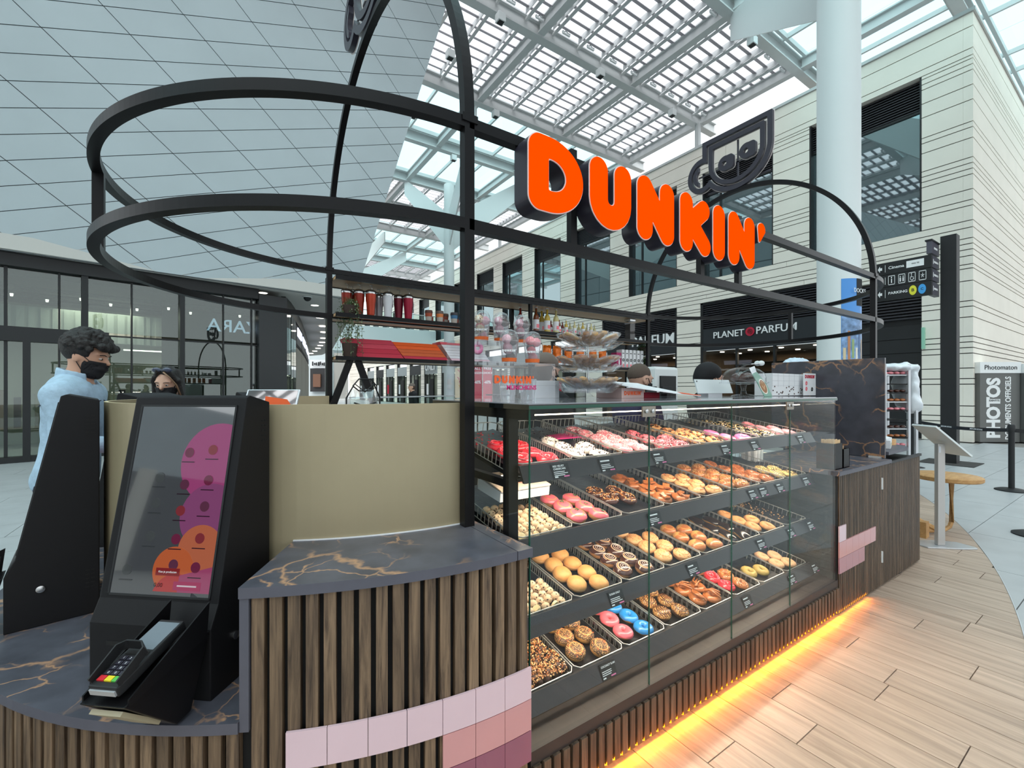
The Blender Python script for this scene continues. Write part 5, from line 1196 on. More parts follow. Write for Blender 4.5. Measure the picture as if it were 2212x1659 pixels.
# price tags on the rails
TAG = [(0, 1210, 1015, ('RED VELVET', 'CHEESECAKE')), (0, 1310, 1000, 0), (0, 1423, 989, 0), (0, 1567, 968, 0), (0, 1630, 956, 0), (0, 1729, 944, 0),
       (1, 1413, 1124, 0), (1, 1625, 1070, 0), (1, 1648, 1062, 0), (1, 1684, 1053, 0), (1, 1740, 1038, 0),
       (2, 1330, 1300, ('SUGAR ONLY',)), (2, 1496, 1234, 0), (2, 1643, 1178, 0), (2, 1708, 1154, 0), (2, 1750, 1136, 0),
       (3, 1312, 1464, ('COCONUT SLAM',)), (3, 1613, 1310, 0), (3, 1710, 1256, 0), (3, 1759, 1234, 0)]
rb = random.Random(8); last = -1
def bar(par, x, y, w_, h_=.0028, m='lwhite'): MB().box((x, y-h_/2, .002), (x+w_, y+h_/2, .0024)).build('print_line', M[m], par)
for n_, (k, px, py, s_) in enumerate(TAG):
    z = TZ[k]-.038; p = aty(px, py, YC+.105); cnt_ = cnt_+1 if k == last else 0; last = k
    tg = thing('price_tag', 'black price tag on the %s rail, %s from the steel post%s' % (SHN[k], ORD[cnt_], ', reading '+' '.join(s_) if s_ else ''), 'price tag', mtx=axes((p.x, YC+.094+.34*.017, z), (1, 0, 0), (0, .42, 1)))
    MB().box((-.043, -.03, 0), (.043, .03, .002)).build('card', M['lblack'], tg)
    if s_:
        for q, t_ in enumerate(s_): text(t_, .0105, M['lwhite'], tg, (-.038, .02-.011*q, .0026), (1, 0, 0), (0, 1, 0), .02, .0002, 'LEFT')
    else: bar(tg, -.038, .018, rb.uniform(.04, .06), .006)
    for q, y in enumerate((.002, -.005, -.012)): bar(tg, -.038, y-(.004 if s_ and len(s_) > 1 else 0), rb.uniform(.05, .07))
    bar(tg, -.038, -.022, .016, .005); bar(tg, .008, -.022, .028, .005, 'ihot')
for q in range(9): MB().lathe([(.012, 0), (.02, .17+.004*(q % 3)), (.024, .2)], 8, (.0+.045*(q % 3), .045*(q//3), 0)).build('sleeve', M['paper'], pb)
MB().box((-.03, -.03, 0), (.12, .12, .06)).build('basket', M['acryl'], pb)
# ================================================================ ON TOP OF THE CASE
ri = random.Random(33)
ZC = ZT
st = thing('acrylic_riser', 'clear acrylic riser printed with orange lettering carrying filled cups', 'display riser', (0, 0, 0))
def A_(nm, m, a_, b_, par): return bx(nm, m, par, a_, b_)
pa, pb_ = aty(1024, 785, 1.60), aty(1178, 785, 1.60)
for z, y0, y1 in ((1.615, 1.53, 1.70), (1.722, 1.70, 1.86)): A_('shelf', M['acryl'], (pa.x, y0, z-.006), (pb_.x, y1, z), st)
A_('front_panel', M['acryl'], (pa.x, 1.528, ZC), (pb_.x, 1.534, 1.615), st); A_('riser_panel', M['acryl'], (pa.x, 1.698, 1.615), (pb_.x, 1.703, 1.722), st); A_('side_panel', M['acryl'], (pb_.x-.004, 1.53, ZC), (pb_.x, 1.86, 1.615), st); A_('side_panel', M['acryl'], (pa.x, 1.53, ZC), (pa.x+.004, 1.86, 1.615), st); A_('back_panel', M['acryl'], (pa.x, 1.856, ZC), (pb_.x, 1.86, 1.722), st)
p = aty(1112, 820, 1.525); dunkin(.20, M['orangec'], st, (p.x, 1.525, p.z), (1, 0, 0), (0, 0, 1)); text('MUNCHKINS', .026, M['pinkc'], st, (p.x+.035, 1.524, p.z-.034), (1, 0, 0), (0, 0, 1), .03, .0005)
cupm = MB(); cupm.lathe([(.030, 0), (.0395, .092), (.0415, .096), (.0385, .096), (.029, .003), (0, .003)], 22, close=False); cupm = cupm.mesh('cup', M['cupp'], smooth='all')
lidm = MB().lathe([(.043, .094), (.043, .1), (.041, .102), (.038, .122), (.028, .138), (.012, .145), (.0, .146)], 22, close=False).mesh('dome_lid', M['cupp'], smooth='all')
bigball = MB().sphere((0, 0, 0), .021, 12, 8)
M['pball'] = mat('pale_pink_ball', S(236, 176, 190), .4, noise=.12, nscale=90)
BM = {k: bigball.mesh('doughnut_ball', M[k], smooth='all') for k in ('ipink', 'chip', 'doughc', 'icoral', 'ichoc', 'pball')}
cupn = 0
CUPS = [(1040, 735, 1.78, 'first cup on the upper riser beside the steel post', ('chip', 'pball', 'icoral')), (1082, 737, 1.78, 'middle cup on the upper riser', ('pball', 'doughc', 'pball')), (1127, 737, 1.78, 'last cup on the upper riser towards the cake stand', ('pball', 'ichoc', 'ipink')), (1100, 785, 1.60, 'front cup on the lower riser nearer the steel post', ('pball', 'doughc', 'pball')), (1150, 785, 1.60, 'front cup on the lower riser nearer the cake stand', ('icoral', 'ipink', 'ichoc'))]
cam_x = Vector((RT[0], RT[1], 0))
for px, py, y, lb, cols in CUPS:
    q = aty(px, py, y); z = 1.722 if y > 1.7 else 1.615
    t = thing('snack_cup', 'dome lidded cup of doughnut balls, '+lb, 'cup', (q.x, y, z))
    link('cup', cupm, None, t); link('dome_lid', lidm, None, t)
    for k_, (dx, dy, dz) in enumerate([(-.013, 0, .104), (.016, -.008, .098), (.0, .012, .075), (-.01, -.006, .058), (.008, .004, .03)]): link('doughnut_ball', BM[cols[k_ % 3]], None, t, Matrix.Translation((dx, dy, dz)))
    dunkin(.062, M['lwhite'], t, Vector((FW[0], FW[1], 0))*-.0385+Vector((0, 0, .052)), cam_x, (0, 0, 1), .02)
    MB().lathe([(.0312, .006), (.033, .022)], 20, close=False).build('orange_print', mat('orange_cup_print', S(240, 110, 40), .5) if 'oc' not in M else M['oc'], t); M['oc'] = bpy.data.materials['orange_cup_print']
for px, lb in ((1097, 'nearer the steel post'), (1140, 'nearer the cake stand')):
    q = aty(px, 845, 1.62); t = thing('snack_cup', 'empty clear printed cup under the riser '+lb, 'cup', (q.x, 1.62, ZC)); link('cup', cupm, None, t); dunkin(.062, M['lwhite'], t, Vector((FW[0], FW[1], 0))*-.039+Vector((0, 0, .06)), cam_x, (0, 0, 1), .02)
# three tier glass cake stand with wrapped biscuits
q = aty(1270, 850, 1.80); cs = thing('cake_stand', 'three tier glass stand of film wrapped biscuits', 'cake stand', (q.x, 1.80, ZC)); CSX = q.x
def plate(r, z, dz=.03): 
    m_ = MB(); n = 40; vs = []
    for i in range(n):
        a_ = 2*PI*i/n; w_ = 1+.05*math.cos(8*a_)
        for rr, zz in ((.02, 0), (r*.7, .004), (r*.98*w_, dz*w_), (r*w_, dz*1.1*w_), (r*.72, .0-.004), (.02, -.004)): vs.append((rr*math.cos(a_), rr*math.sin(a_), z+zz))
    m_.add(vs, [(i*6+j, ((i+1) % n)*6+j, ((i+1) % n)*6+(j+1) % 6, i*6+(j+1) % 6) for i in range(n) for j in range(6)]); return m_
TI = [(.185, .035, .045), (.19, .15, .03), (.185, .272, .03)]
for r, z, dz in TI: plate(r, z, dz).build('plate', M['acryl'], cs, smooth='all')
MB().lathe([(.07, 0), (.03, .012), (.012, .03), (.006, .05), (.006, .40), (.011, .41), (.004, .425), (0, .425)], 16).build('stem', M['acryl'], cs, smooth='all'); MB().lathe([(.0035, .03), (.0035, .41)], 8).build('rod', M['chrome'], cs)
def crinkle(w_, d_, h_, seed):
    g = random.Random(seed); nx, ny = 8, 7; vs = []
    for s_ in (1, -1):
        for j in range(ny+1):
            for i in range(nx+1):
                u, v = i/nx*2-1, j/ny*2-1; bulge = (1-u**4)*(1-v**4); vs.append((u*w_/2*(1+.06*g.uniform(-1, 1)), v*d_/2*(1+.06*g.uniform(-1, 1)), s_*h_/2*bulge+.006*g.uniform(-1, 1)*(.3+bulge)))
    N_ = (nx+1)*(ny+1); fs = []
    for s_ in (0, 1): fs += [(s_*N_+j*(nx+1)+i, s_*N_+j*(nx+1)+i+1, s_*N_+(j+1)*(nx+1)+i+1, s_*N_+(j+1)*(nx+1)+i) for j in range(ny) for i in range(nx)]
    return MB().add(vs, fs)
filmm = [crinkle(.16, .14, .035, s_).mesh('film', M['film']) for s_ in range(3)]
M['bisc'] = mat('pale_biscuit', S(240, 190, 126), .6, noise=.12, nscale=40); M['biscd'] = mat('brown_biscuit', S(196, 140, 92), .6, noise=.2, nscale=40)
bsm = [MB().sweep([(-.062, -.004, 0), (-.03, .003, .003), (0, -.003, 0), (.03, .004, .003), (.062, 0, 0)], .036, .018, 8).mesh('biscuit', M[k], smooth='all') for k in ('bisc', 'biscd')]
for ti, (r, z, dz) in enumerate(TI):
    for k in range(5):
        a_ = R_(200+k*72+ti*20); d_ = .10
        mx = Matrix.Translation((CSX+d_*math.cos(a_), 1.80+d_*math.sin(a_), ZC+z+.048)) @ Matrix.Rotation(a_, 4, 'Z') @ Matrix.Rotation(-.34, 4, 'Y')
        t = thing('wrapped_biscuit', 'film wrapped biscuit on the %s tier, %s round from the front' % (['lowest', 'middle', 'upper'][ti], ['first', 'second', 'third', 'fourth', 'fifth'][k]), 'biscuit', mtx=mx, group='wrapped biscuits, %s tier' % ['lowest', 'middle', 'upper'][ti])
        link('biscuit', bsm[0 if (k+ti) % 3 and ti != 1 else 1], None, t); link('biscuit', bsm[0 if ti != 1 else 1], None, t, Matrix.Translation((.006, .036, .004)) @ Matrix.Rotation(.2, 4, 'Z')); link('biscuit', bsm[(k+1) % 2 if ti != 1 else 1], None, t, Matrix.Translation((-.004, -.036, .003)) @ Matrix.Rotation(-.15, 4, 'Z')); link('film', filmm[(k+ti) % 3], None, t, Matrix.Translation((0, 0, .004)))
def carton(nm, lab, px0, px1, py0, y, dep, m, z=ZC, words=None, wc='orangec', rz=0, ws_=.7, cat='box'):
    a_, b_ = aty(px0, py0, y), aty(px1, py0, y); w_ = b_.x-a_.x; h_ = max(.02, a_.z-z)
    t = thing(nm, lab, cat, (a_.x, y, z), rz); MB().box((0, 0, 0), (w_, dep, h_)).build('body', m, t, bevel=.002); MB().box((.0, -.0006, h_*.72), (w_, .0004, h_*.735)).build('fold_line', mat('fold_grey', S(190, 190, 196), .7) if 'fold' not in M else M['fold'], t); M['fold'] = bpy.data.materials['fold_grey']
    if words: dunkin(w_*ws_, M[wc], t, (w_/2, -.001, h_*.5), (1, 0, 0), (0, 0, 1), .02)
    return t, w_, h_
carton('carton', 'plain white carton between the riser and the cake stand', 1157, 1208, 822, 2.0, .03, M['paper'])
carton('carton', 'pink and white open box base with orange lettering beside the cake stand', 1343, 1391, 838, 1.72, .2, mat('blush_card', S(226, 196, 190), .6), words=1, ws_=.8)
t, w_, h_ = carton('carton', 'crimson sided flat box under the open white lid', 1391, 1425, 848, 1.78, .12, M['red'])
ld = thing('box_lid', 'open white box lid with orange flame print lying on the case top', 'box lid', mtx=Matrix.Translation((aty(1357, 842, 1.66).x, 1.66, ZC+.052)))
L1 = aty(1533, 842, 1.6).x-aty(1357, 842, 1.66).x
MB().extr([(0, 0, .01), (L1*.62, -.02, -.030), (L1, .0, -.046), (L1, .2, -.030), (L1*.5, .22, .034), (.0, .2, .045)], (0, 0, .004)).build('sheet', M['paper'], ld)
MB().extr([(L1*.72, -.016, -.030), (L1*.85, -.010, -.036), (L1, -.001, -.041), (L1, .1, -.033), (L1*.93, .05, -.032), (L1*.88, .11, -.022), (L1*.83, .04, -.028), (L1*.77, .06, -.022)], (0, 0, .004)).build('flame_print', M['orangec'], ld)
# white till tablet
a_, b_ = aty(1509, 848, 1.98), aty(1584, 848, 1.98)
tb = thing('till_tablet', 'white backed till tablet on the case top facing the staff', 'tablet', (a_.x, 1.98, ZC)); w_ = b_.x-a_.x
MB().hexa([(0, 0, .02), (w_, 0, .02), (w_, .012, .02), (0, .012, .02), (.004, .035, .128), (w_-.004, .035, .128), (w_-.004, .047, .128), (.004, .047, .128)]).build('body', M['white'], tb, bevel=.003); MB().box((w_*.3, .01, 0), (w_*.7, .1, .02)).build('stand', M['silver'], tb); MB().lathe([(.006, 0), (.006, .001)], 12).build('camera_lens', M['lblack'], tb, mtx=Matrix.Translation((.02, .029, .112)) @ Matrix.Rotation(PI/2, 4, 'X'))
# cake dome
q = aty(1606, 850, 1.78); cdm = thing('cake_dome', 'footed glass cake dome holding dark loaf cakes', 'cake dome', (q.x, 1.78, ZC)); CDX = q.x; rC = .16
MB().lathe([(.09, 0), (.075, .008), (.022, .018), (.015, .05), (.022, .082), (.05, .09), (rC*1.02, .094), (rC*1.05, .104), (rC*1.0, .102), (0, .098)], 32).build('foot_plate', M['acryl'], cdm, smooth='all')
MB().lathe([(rC*.95, .104), (rC*.94, .135), (rC*.86, .17), (rC*.66, .198), (rC*.35, .213), (.012, .217), (.014, .225), (.02, .232), (.014, .24), (0, .242)], 32, close=False).build('dome', M['acryl'], cdm, smooth='all')
for dx, lb in ((-.055, 'nearer the till tablet'), (.06, 'nearer the coffee poster')):
    t = thing('loaf_cake', 'dark brown loaf cake under the glass dome '+lb, 'cake', (CDX+dx, 1.78, ZC+.104)); MB().sphere((0, 0, .032), (.062, .06, .036), 18, 10).build('loaf', M['doughc'], t, smooth='all'); MB().sphere((0, 0, .037), (.058, .056, .034), 18, 10).build('glaze', M['ichoc'], t, smooth='all')
tg = thing('tongs', 'steel tongs with black grips lying over the cake dome', 'tongs', mtx=Matrix.Translation((CDX-.10, 1.74, ZC+.226)) @ Matrix.Rotation(-.04, 4, 'Y'))
for e in (-1, 1): MB().sweep([(0, .012*e, 0), (.1, .014*e, .006), (.22, .02*e, .012)], .016, .004, 4).build('arm', M['chrome'], tg); MB().sweep([(-.02, .012*e, 0), (.09, .014*e, .006)], .02, .012, 6).build('grip', M['lblack'], tg); MB().sphere((.25, .014*e, .012), (.045, .012, .02), 10, 6).build('tip', M['white'], tg, smooth='all')
# coffee poster card and printed gift box
q = aty(1655, 850, 1.62); kp = thing('coffee_card', 'tilted green card with printed latte art cup', 'card', mtx=axes((q.x-.03, 1.62, ZC), (1, .1, 0), (-.16, .35, 1)))
MB().prism([(-.0, 0), (.14, 0), (.12, .1), (.03, .19), (-.06, .17), (-.03, .1)], 0, .004).build('card', mat('mint_card', S(128, 168, 150), .5), kp)
def dsk(cx_, cy_, r, z, m, nm, par, sy=1): MB().prism([(cx_+r*math.cos(2*PI*k/28), cy_+r*sy*math.sin(2*PI*k/28)) for k in range(28)], z, z+.0006).build(nm, m, par)
dsk(.045, .075, .058, .004, M['iwhite'], 'cup_print', kp); dsk(.045, .075, .05, .0046, mat('latte', S(150, 98, 56), .5), 'coffee_print', kp)
for k in range(3): MB().sweep([(.045+s_*(.014+.010*k)*math.sin(t_), .048+.045*(t_/PI)+.01*k, .0054) for s_ in (1,) for t_ in np.linspace(0, PI, 12)], .004, .0008).build('latte_art', M['icream'], kp); MB().sweep([(.045-(.014+.010*k)*math.sin(t_), .048+.045*(t_/PI)+.01*k, .0054) for t_ in np.linspace(0, PI, 12)], .004, .0008).build('latte_art', M['icream'], kp)
MB().prism([(-.06, .165), (.03, .185), (.035, .235), (-.07, .215)], .001, .003).build('menu_slip', M['paper'], kp)
a_, b_ = aty(1668, 806, 1.78), aty(1738, 806, 1.78); gb = thing('gift_box', 'white gift box printed with coffee beans and a square grid', 'box', (a_.x, 1.78, ZC)); w_ = b_.x-a_.x; h_ = a_.z-ZC
MB().box((0, 0, 0), (w_, .14, h_)).build('body', M['paper'], gb, bevel=.002)
for k in range(6): MB().box((w_*k/6, -.001, h_*.4), (w_*k/6+.0015, 0, h_)).build('grid_line', M['fold'], gb)
for k in range(3): MB().box((0, -.001, h_*(.45+.22*k)), (w_, 0, h_*(.45+.22*k)+.0015)).build('grid_line', M['fold'], gb)
for k in range(22):
    dx, dz = ri.uniform(.01, w_-.02), ri.uniform(.006, h_*.42); MB().sphere((dx, -.001, dz), (.009, .002, .006), 8, 5).build('bean_print', M['doughc'], gb)
a_, b_ = aty(1736, 806, 1.74), aty(1763, 806, 1.74); lb_ = thing('leaflet', 'standing white leaflet with small red lettering and ring prints', 'leaflet', (a_.x, 1.74, ZC)); w_ = b_.x-a_.x; h_ = a_.z-ZC
MB().box((0, 0, 0), (w_, .004, h_)).build('sheet', M['paper'], lb_); dunkin(w_*.8, M['red'], lb_, (w_/2, -.001, h_*.85), (1, 0, 0), (0, 0, 1), .02)
for dx, dz, m in ((.2, .55, 'icoral'), (.2, .3, 'icoral'), (.65, .28, 'lblack')): 
    o = tor(.012, .006, -PI, PI, .3, n=18, k=7).build('ring_print', M[m], lb_); o.matrix_basis = Matrix.Translation((w_*dx, -.002, h_*dz)) @ Matrix.Rotation(PI/2, 4, 'X')
# ================================================================ SERVICE COUNTER THINGS
ch = thing('stirrer_holder', 'tall black holder full of wooden stirrers on the service counter', 'holder', (3.445, 1.265, .961))
def hollow(w_, d_, h_, t_=.006): m_ = MB(); m_.box((0, 0, 0), (w_, d_, .005)); m_.box((0, 0, 0), (w_, t_, h_)); m_.box((0, d_-t_, 0), (w_, d_, h_)); m_.box((0, 0, 0), (t_, d_, h_)); m_.box((w_-t_, 0, 0), (w_, d_, h_)); return m_
hollow(.125, .11, .175).build('box', M['black'], ch)
sm = MB().box((0, 0, 0), (.008, .002, .15)).mesh('stirrer', mat('birch', S(222, 190, 146), .7))
for k in range(40): tag(link('wooden_stirrer', sm, None, None, Matrix.Translation((3.455+.012*(k % 9), 1.275+.018*(k//9), .968+.04+.004*ri.random()))), 'flat wooden stirrer standing in the tall black holder', 'stirrer', 'wooden stirrers')
c2_ = thing('napkin_holder', 'lower black holder beside the stirrer holder', 'holder', (3.585, 1.265, .961)); hollow(.10, .11, .13).build('box', M['black'], c2_); MB().box((.01, .03, .006), (.09, .08, .145)).build('napkin_block', mat('kraft', S(184, 150, 118), .8), c2_)
ZS = 1.011
for k in range(5): 
    t = thing('carton', 'small white carton with red label, number %s from the bottom of the stack' % ['one', 'two', 'three', 'four', 'five'][k], 'box', (4.47+.01*ri.random(), 1.52, ZS+.056*k), group='white cartons stacked on the counter end'); MB().box((0, 0, 0), (.16, .2, .053)).build('body', M['paper'], t, bevel=.002); MB().box((-.001, .03, .012), (0, .09, .04)).build('label', M['red'], t); MB().box((.02, -.001, .012), (.07, .0, .04)).build('label', M['red'], t)
t = thing('flat_box', 'long white box with printed label at the rounded counter end', 'box', (4.62, 1.30, ZS), .25); MB().box((0, 0, 0), (.33, .2, .07)).build('body', M['paper'], t, bevel=.002); MB().box((.02, -.001, .015), (.14, 0, .05)).build('label', mat('yellow_green_label', S(206, 204, 150), .6), t); MB().box((.16, -.001, .02), (.3, 0, .03)).build('print_line', M['fold'], t)
t = thing('paper_sheets', 'loose white papers with a dark blue pen on the counter boxes', 'papers', (4.66, 1.34, ZS+.072)); MB().extr([(0, 0, 0), (.2, .02, .0), (.22, .18, .03), (.05, .2, .05)], (0, 0, .004)).build('sheet', M['paper'], t); MB().extr([(-.03, .05, .005), (.1, .03, .01), (.08, .16, .08), (-.02, .15, .09)], (0, 0, .003)).build('sheet', M['paper'], t); MB().sweep([(.02, .02, .02), (.12, .06, .024)], .009, .009, 6).build('pen', M['jeans'], t)
t = thing('tape_roll', 'cream tape roll beside the long white box', 'tape', (5.0, 1.42, ZS)); MB().lathe([(.03, 0), (.05, 0), (.05, .05), (.03, .05)], 20).build('roll', M['icream'], t, smooth=True)
# cabinet behind the marble panel with a bag and an orange box on it
kb = thing('storage_cabinet', 'dark cabinet behind the marble panel', 'cabinet', (4.64, 1.97, 0)); MB().box((0, 0, 0), (.46, .17, 1.72)).build('body', M['black'], kb); MB().box((-.004, .01, .1), (0, .16, 1.68)).build('door', M['frame'], kb)
t = thing('plastic_bag', 'crumpled pale blue and white bag lying above the marble panel', 'bag', (4.64, 1.98, 1.722)); c_ = crinkle(.26, .17, .09, 5); c_.v = [(x+.10, y+.08, z+.045) for x, y, z in c_.v]; c_.build('bag', mat('pale_bag', S(206, 222, 236), .4, bump=.3, bscale=30), t)
t = thing('flat_box', 'orange edged white box above the marble panel', 'box', (4.86, 1.98, 1.722)); MB().box((0, 0, 0), (.24, .15, .045)).build('body', M['paper'], t); MB().box((0, -.002, .004), (.16, 0, .04)).build('orange_band', M['orangec'], t)
# ================================================================ BACK SHELF
bsf = thing('back_shelf', 'black framed three level shelf with brown undersides behind the staff', 'shelf', (XN, 4.2, 0))
def B_(nm, m, a_, b_): return bx(nm, m, bsf, (a_[0]-XN, a_[1]-4.2, a_[2]), (b_[0]-XN, b_[1]-4.2, b_[2]))
S1, S2, S3 = 2.50, 2.175, 1.795
for nm, z, xe in (('shelf', S1, 5.08), ('shelf', S2, 4.98), ('shelf', S3, 4.98)):
    B_(nm, M['oak'], (XN+.03, 4.06, z-.028), (xe, 4.42, z-.004)); B_('shelf_edge', M['black'], (XN+.03, 4.03, z-.034), (xe, 4.06, z+.0)); B_('shelf_edge', M['black'], (XN+.03, 4.42, z-.034), (xe, 4.445, z)); B_('shelf_top', M['black'], (XN+.03, 4.06, z-.004), (xe, 4.42, z))
for x in (aty(1146, 700, 4.05).x, 4.96): B_('upright', M['black'], (x-.018, 4.035, .9), (x+.018, 4.07, S1)); B_('upright', M['black'], (x-.018, 4.41, .9), (x+.018, 4.445, S1))
B_('upright', M['black'], (XN+.02, 4.40, .9), (XN+.06, 4.445, S1+.05))
for px0, px1, y in ((757, 728, 4.1), (772, 800, 4.1)):
    a_, b_ = aty(px0, 776, y), aty(px1, 852, y); d_ = b_-a_; b_ = a_+d_*2.0; MB().sweep([a_-Vector((XN, 4.2, 0)), b_-Vector((XN, 4.2, 0))], .055, .04, 4, (0, 1, 0)).build('splayed_leg', M['black'], bsf)
bc = thing('back_counter', 'black back counter under the shelves with white machines on it', 'counter', (1.3, 3.75, 0)); MB().box((0, 0, 0), (3.7, .7, .9)).build('carcass', M['black'], bc); MB().box((-.02, -.02, .9), (3.72, .72, .93)).build('worktop', M['edge'], bc)
for k in range(5): MB().box((.02+.74*k, -.012, .08), (.72+.74*k, 0, .86)).build('door', M['frame'], bc)
ZB2 = .931
# insulated tumblers
def tumbler(px, m, lab, y=4.16, h=.245, tagm=False):
    q = aty(px, 680, y); t = thing('tumbler', lab, 'tumbler', (q.x, y, S2))
    MB().lathe([(.031, 0), (.033, .004), (.035, .03), (.041, h*.52), (.045, h*.6), (.047, h*.86)], 22).build('body', m, t, smooth=True); MB().lathe([(.0315, .0), (.0325, .014)], 22).build('base_ring', M['chrome'], t); MB().lathe([(.0475, h*.86), (.0485, h*.9), (.047, h*.97), (.04, h), (0, h)], 22).build('lid', M['chrome'], t, smooth=True); MB().lathe([(.049, h*.93), (.049, h*.955), (.03, h*1.02), (0, h*1.02)], 22).build('lid_top', M['lblack'], t, smooth=True); MB().sweep([(.01, 0, h), (.012, 0, h+.05), (-.018, 0, h+.052)], .008, .008, 8, (0, 1, 0)).build('straw', M['chrome'], t)
    if tagm: MB().box((.047, -.01, h*.45), (.049, .014, h*.78)).build('paper_tag', M['paper'], t)
tum = {'tr': mat('rust_steel', S(150, 44, 26), .35, .3), 'to': mat('orange_red_steel', S(184, 62, 34), .35, .3), 'tg': mat('grey_steel', S(176, 172, 176), .35, .3), 'tw': mat('white_steel_cup', S(228, 230, 234), .35), 'tm': mat('maroon_steel', S(116, 22, 44), .35, .3), 'tc': mat('crimson_steel', S(160, 20, 52), .35, .3)}
for px, k, lab, y in ((749, 'tr', 'rust red tumbler half hidden behind the trailing plant', 4.22), (759, 'tr', 'second rust red tumbler behind the trailing plant', 4.3), (776, 'tr', 'rust red tumbler with steel lid next to the plant', 4.18), (801, 'to', 'orange red tumbler with steel lid and straw', 4.14), (818, 'tg', 'pale grey tumbler between the orange and white ones', 4.28), (838, 'tw', 'white tumbler with straw and paper tag', 4.14), (861, 'tm', 'maroon tumbler beside the crimson one', 4.2), (882, 'tc', 'crimson tumbler with straw and hanging tag', 4.14)): tumbler(px, tum[k], lab, y, tagm=k in ('tw', 'tc'))
for px, cs_, lab, y in ((926, ((96, 60, 50), (176, 80, 50)), 'reusable cup with brown and orange sleeve', 4.15), (950, ((110, 96, 90), (226, 130, 70)), 'reusable cup with grey and yellow sleeve', 4.13), (961, ((96, 70, 56), (150, 70, 50)), 'reusable cup with rust sleeve just behind', 4.25), (981, ((62, 60, 66), (70, 120, 160)), 'reusable cup with blue sleeve', 4.13), (999, ((60, 64, 74), (60, 100, 150)), 'reusable blue sleeved cup half behind the steel post', 4.16)):
    q = aty(px, 688, y); t = thing('reusable_cup', lab, 'cup', (q.x, y, S2)); MB().lathe([(.029, 0), (.036, .085)], 20).build('body', mat('cup_grey', S(186, 176, 166), .4), t, smooth=True); MB().lathe([(.0335, .055), (.0375, .09), (.037, .095)], 20, close=False).build('sleeve', mat('sleeve', S(*cs_[1]), .6), t, smooth=True); MB().lathe([(.038, .09), (.04, .1), (.037, .12), (0, .12)], 20).build('lid', mat('cup_lid', S(*cs_[0]), .5), t, smooth=True); MB().box((.03, -.002, .02), (.05, .0, .06)).build('paper_tag', mat('tag_brown', S(130, 60, 44), .7), t)
# syrup bottles
def bottle(px, h, r, liq, lab, y, cat='bottle', grp=None):
    q = aty(px, 715, y); t = thing('syrup_bottle', lab, cat, (q.x, y, S2), group=grp)
    MB().lathe([(r, 0), (r, h*.55), (r*.8, h*.64), (r*.36, h*.74), (r*.34, h*.93), (r*.42, h*.94), (r*.42, h*.98)], 16).build('bottle', liq, t, smooth=True); MB().lathe([(r*.44, h*.93), (r*.44, h), (0, h)], 12).build('cap', M['lwhite'], t); MB().lathe([(r*1.02, h*.12), (r*1.02, h*.48)], 16, close=False).build('label', M['paper'], t, smooth=True); o = MB().box((-r*.5, -r*1.04, h*.16), (r*.5, -r*1.0, h*.3)).build('label_print', M['icoral'], t)
liqs = {'a': mat('amber_syrup', S(120, 60, 30), .1, 0, .6), 'g': mat('golden_syrup', S(196, 166, 66), .1, 0, .6), 'p': mat('pale_syrup', S(206, 196, 140), .1, 0, .6), 'r': mat('red_syrup', S(130, 40, 36), .1, 0, .6)}
for px, k, lab, y in ((1124, 'r', 'dark red syrup bottle behind the cup domes', 4.25), (1158, 'a', 'large amber syrup bottle, first beside the shelf upright', 4.15), (1170, 'g', 'golden syrup bottle tucked between two large ones', 4.26), (1182, 'g', 'large golden syrup bottle in the middle', 4.14), (1201, 'p', 'large pale syrup bottle, last of the big ones', 4.14)): bottle(px, .30, .036, liqs[k], lab, y)
for k, px in enumerate((1190, 1208, 1215, 1223, 1231, 1241, 1250, 1259, 1268, 1277, 1284)): bottle(px, .17+.01*(k % 2), .022, liqs['rargpppgppp'[k]], 'small syrup bottle, %s along the row of small ones' % ['first', 'second', 'third', 'fourth', 'fifth', 'sixth', 'seventh', 'eighth', 'ninth', 'tenth', 'eleventh'][k], 4.12 if k % 2 else 4.2)
for px, lab in ((1304, 'white printed mug carton nearer the syrup bottles'), (1326, 'white printed mug carton nearer the tall canister')):
    q = aty(px, 722, 4.15); t = thing('mug_carton', lab, 'box', (q.x-.05, 4.12, S2)); MB().box((0, 0, 0), (.105, .1, .095)).build('body', M['paper'], t, bevel=.003)
    for k in range(4): MB().sphere((.018+.023*k, -.001, .05), (.008, .002, .02+.006*(k % 2)), 8, 6).build('silhouette_print', M['lblack'], t)
q = aty(1363, 732, 4.12); t = thing('canister', 'tall clear canister of coffee beans at the shelf end', 'canister', (q.x, 4.14, S2)); MB().box((-.045, -.045, 0), (.045, .045, .22)).build('beans', mat('bean_fill', S(56, 50, 48), .6), t); MB().box((-.05, -.05, 0), (.05, .05, .26)).build('glass', M['acryl'], t); MB().box((-.052, -.052, .26), (.052, .052, .29)).build('lid', M['chrome'], t)
# third level: flat box packs
def pack(px0, px1, lab, m, h, rows, mm=None, lean=.10):
    a_, b_ = aty(px0, 772, 4.12), aty(px1, 772, 4.12); w_ = b_.x-a_.x; t = thing('carton_pack', lab, 'box pack', (a_.x, 4.10, S3))
    for k in range(rows):
        z0, z1 = h*k/rows, h*(k+1)/rows-.002; s0, s1 = lean*k/rows, lean*(k+1)/rows
        MB().hexa([(-s0, .9*s0, z0), (w_-s0, .9*s0, z0), (w_-s0, .28, z0), (-s0, .28, z0), (-s1, .9*s1, z1), (w_-s1, .9*s1, z1), (w_-s1, .28, z1), (-s1, .28, z1)]).build('carton', (mm or [m])[k % len(mm or [m])], t)
    return t
M['crim2'] = mat('crimson_card_light', S(206, 64, 84), .5); M['or2'] = mat('orange_card_deep', S(206, 92, 40), .5); M['pk2'] = mat('pale_pink_card', S(238, 196, 206), .5)
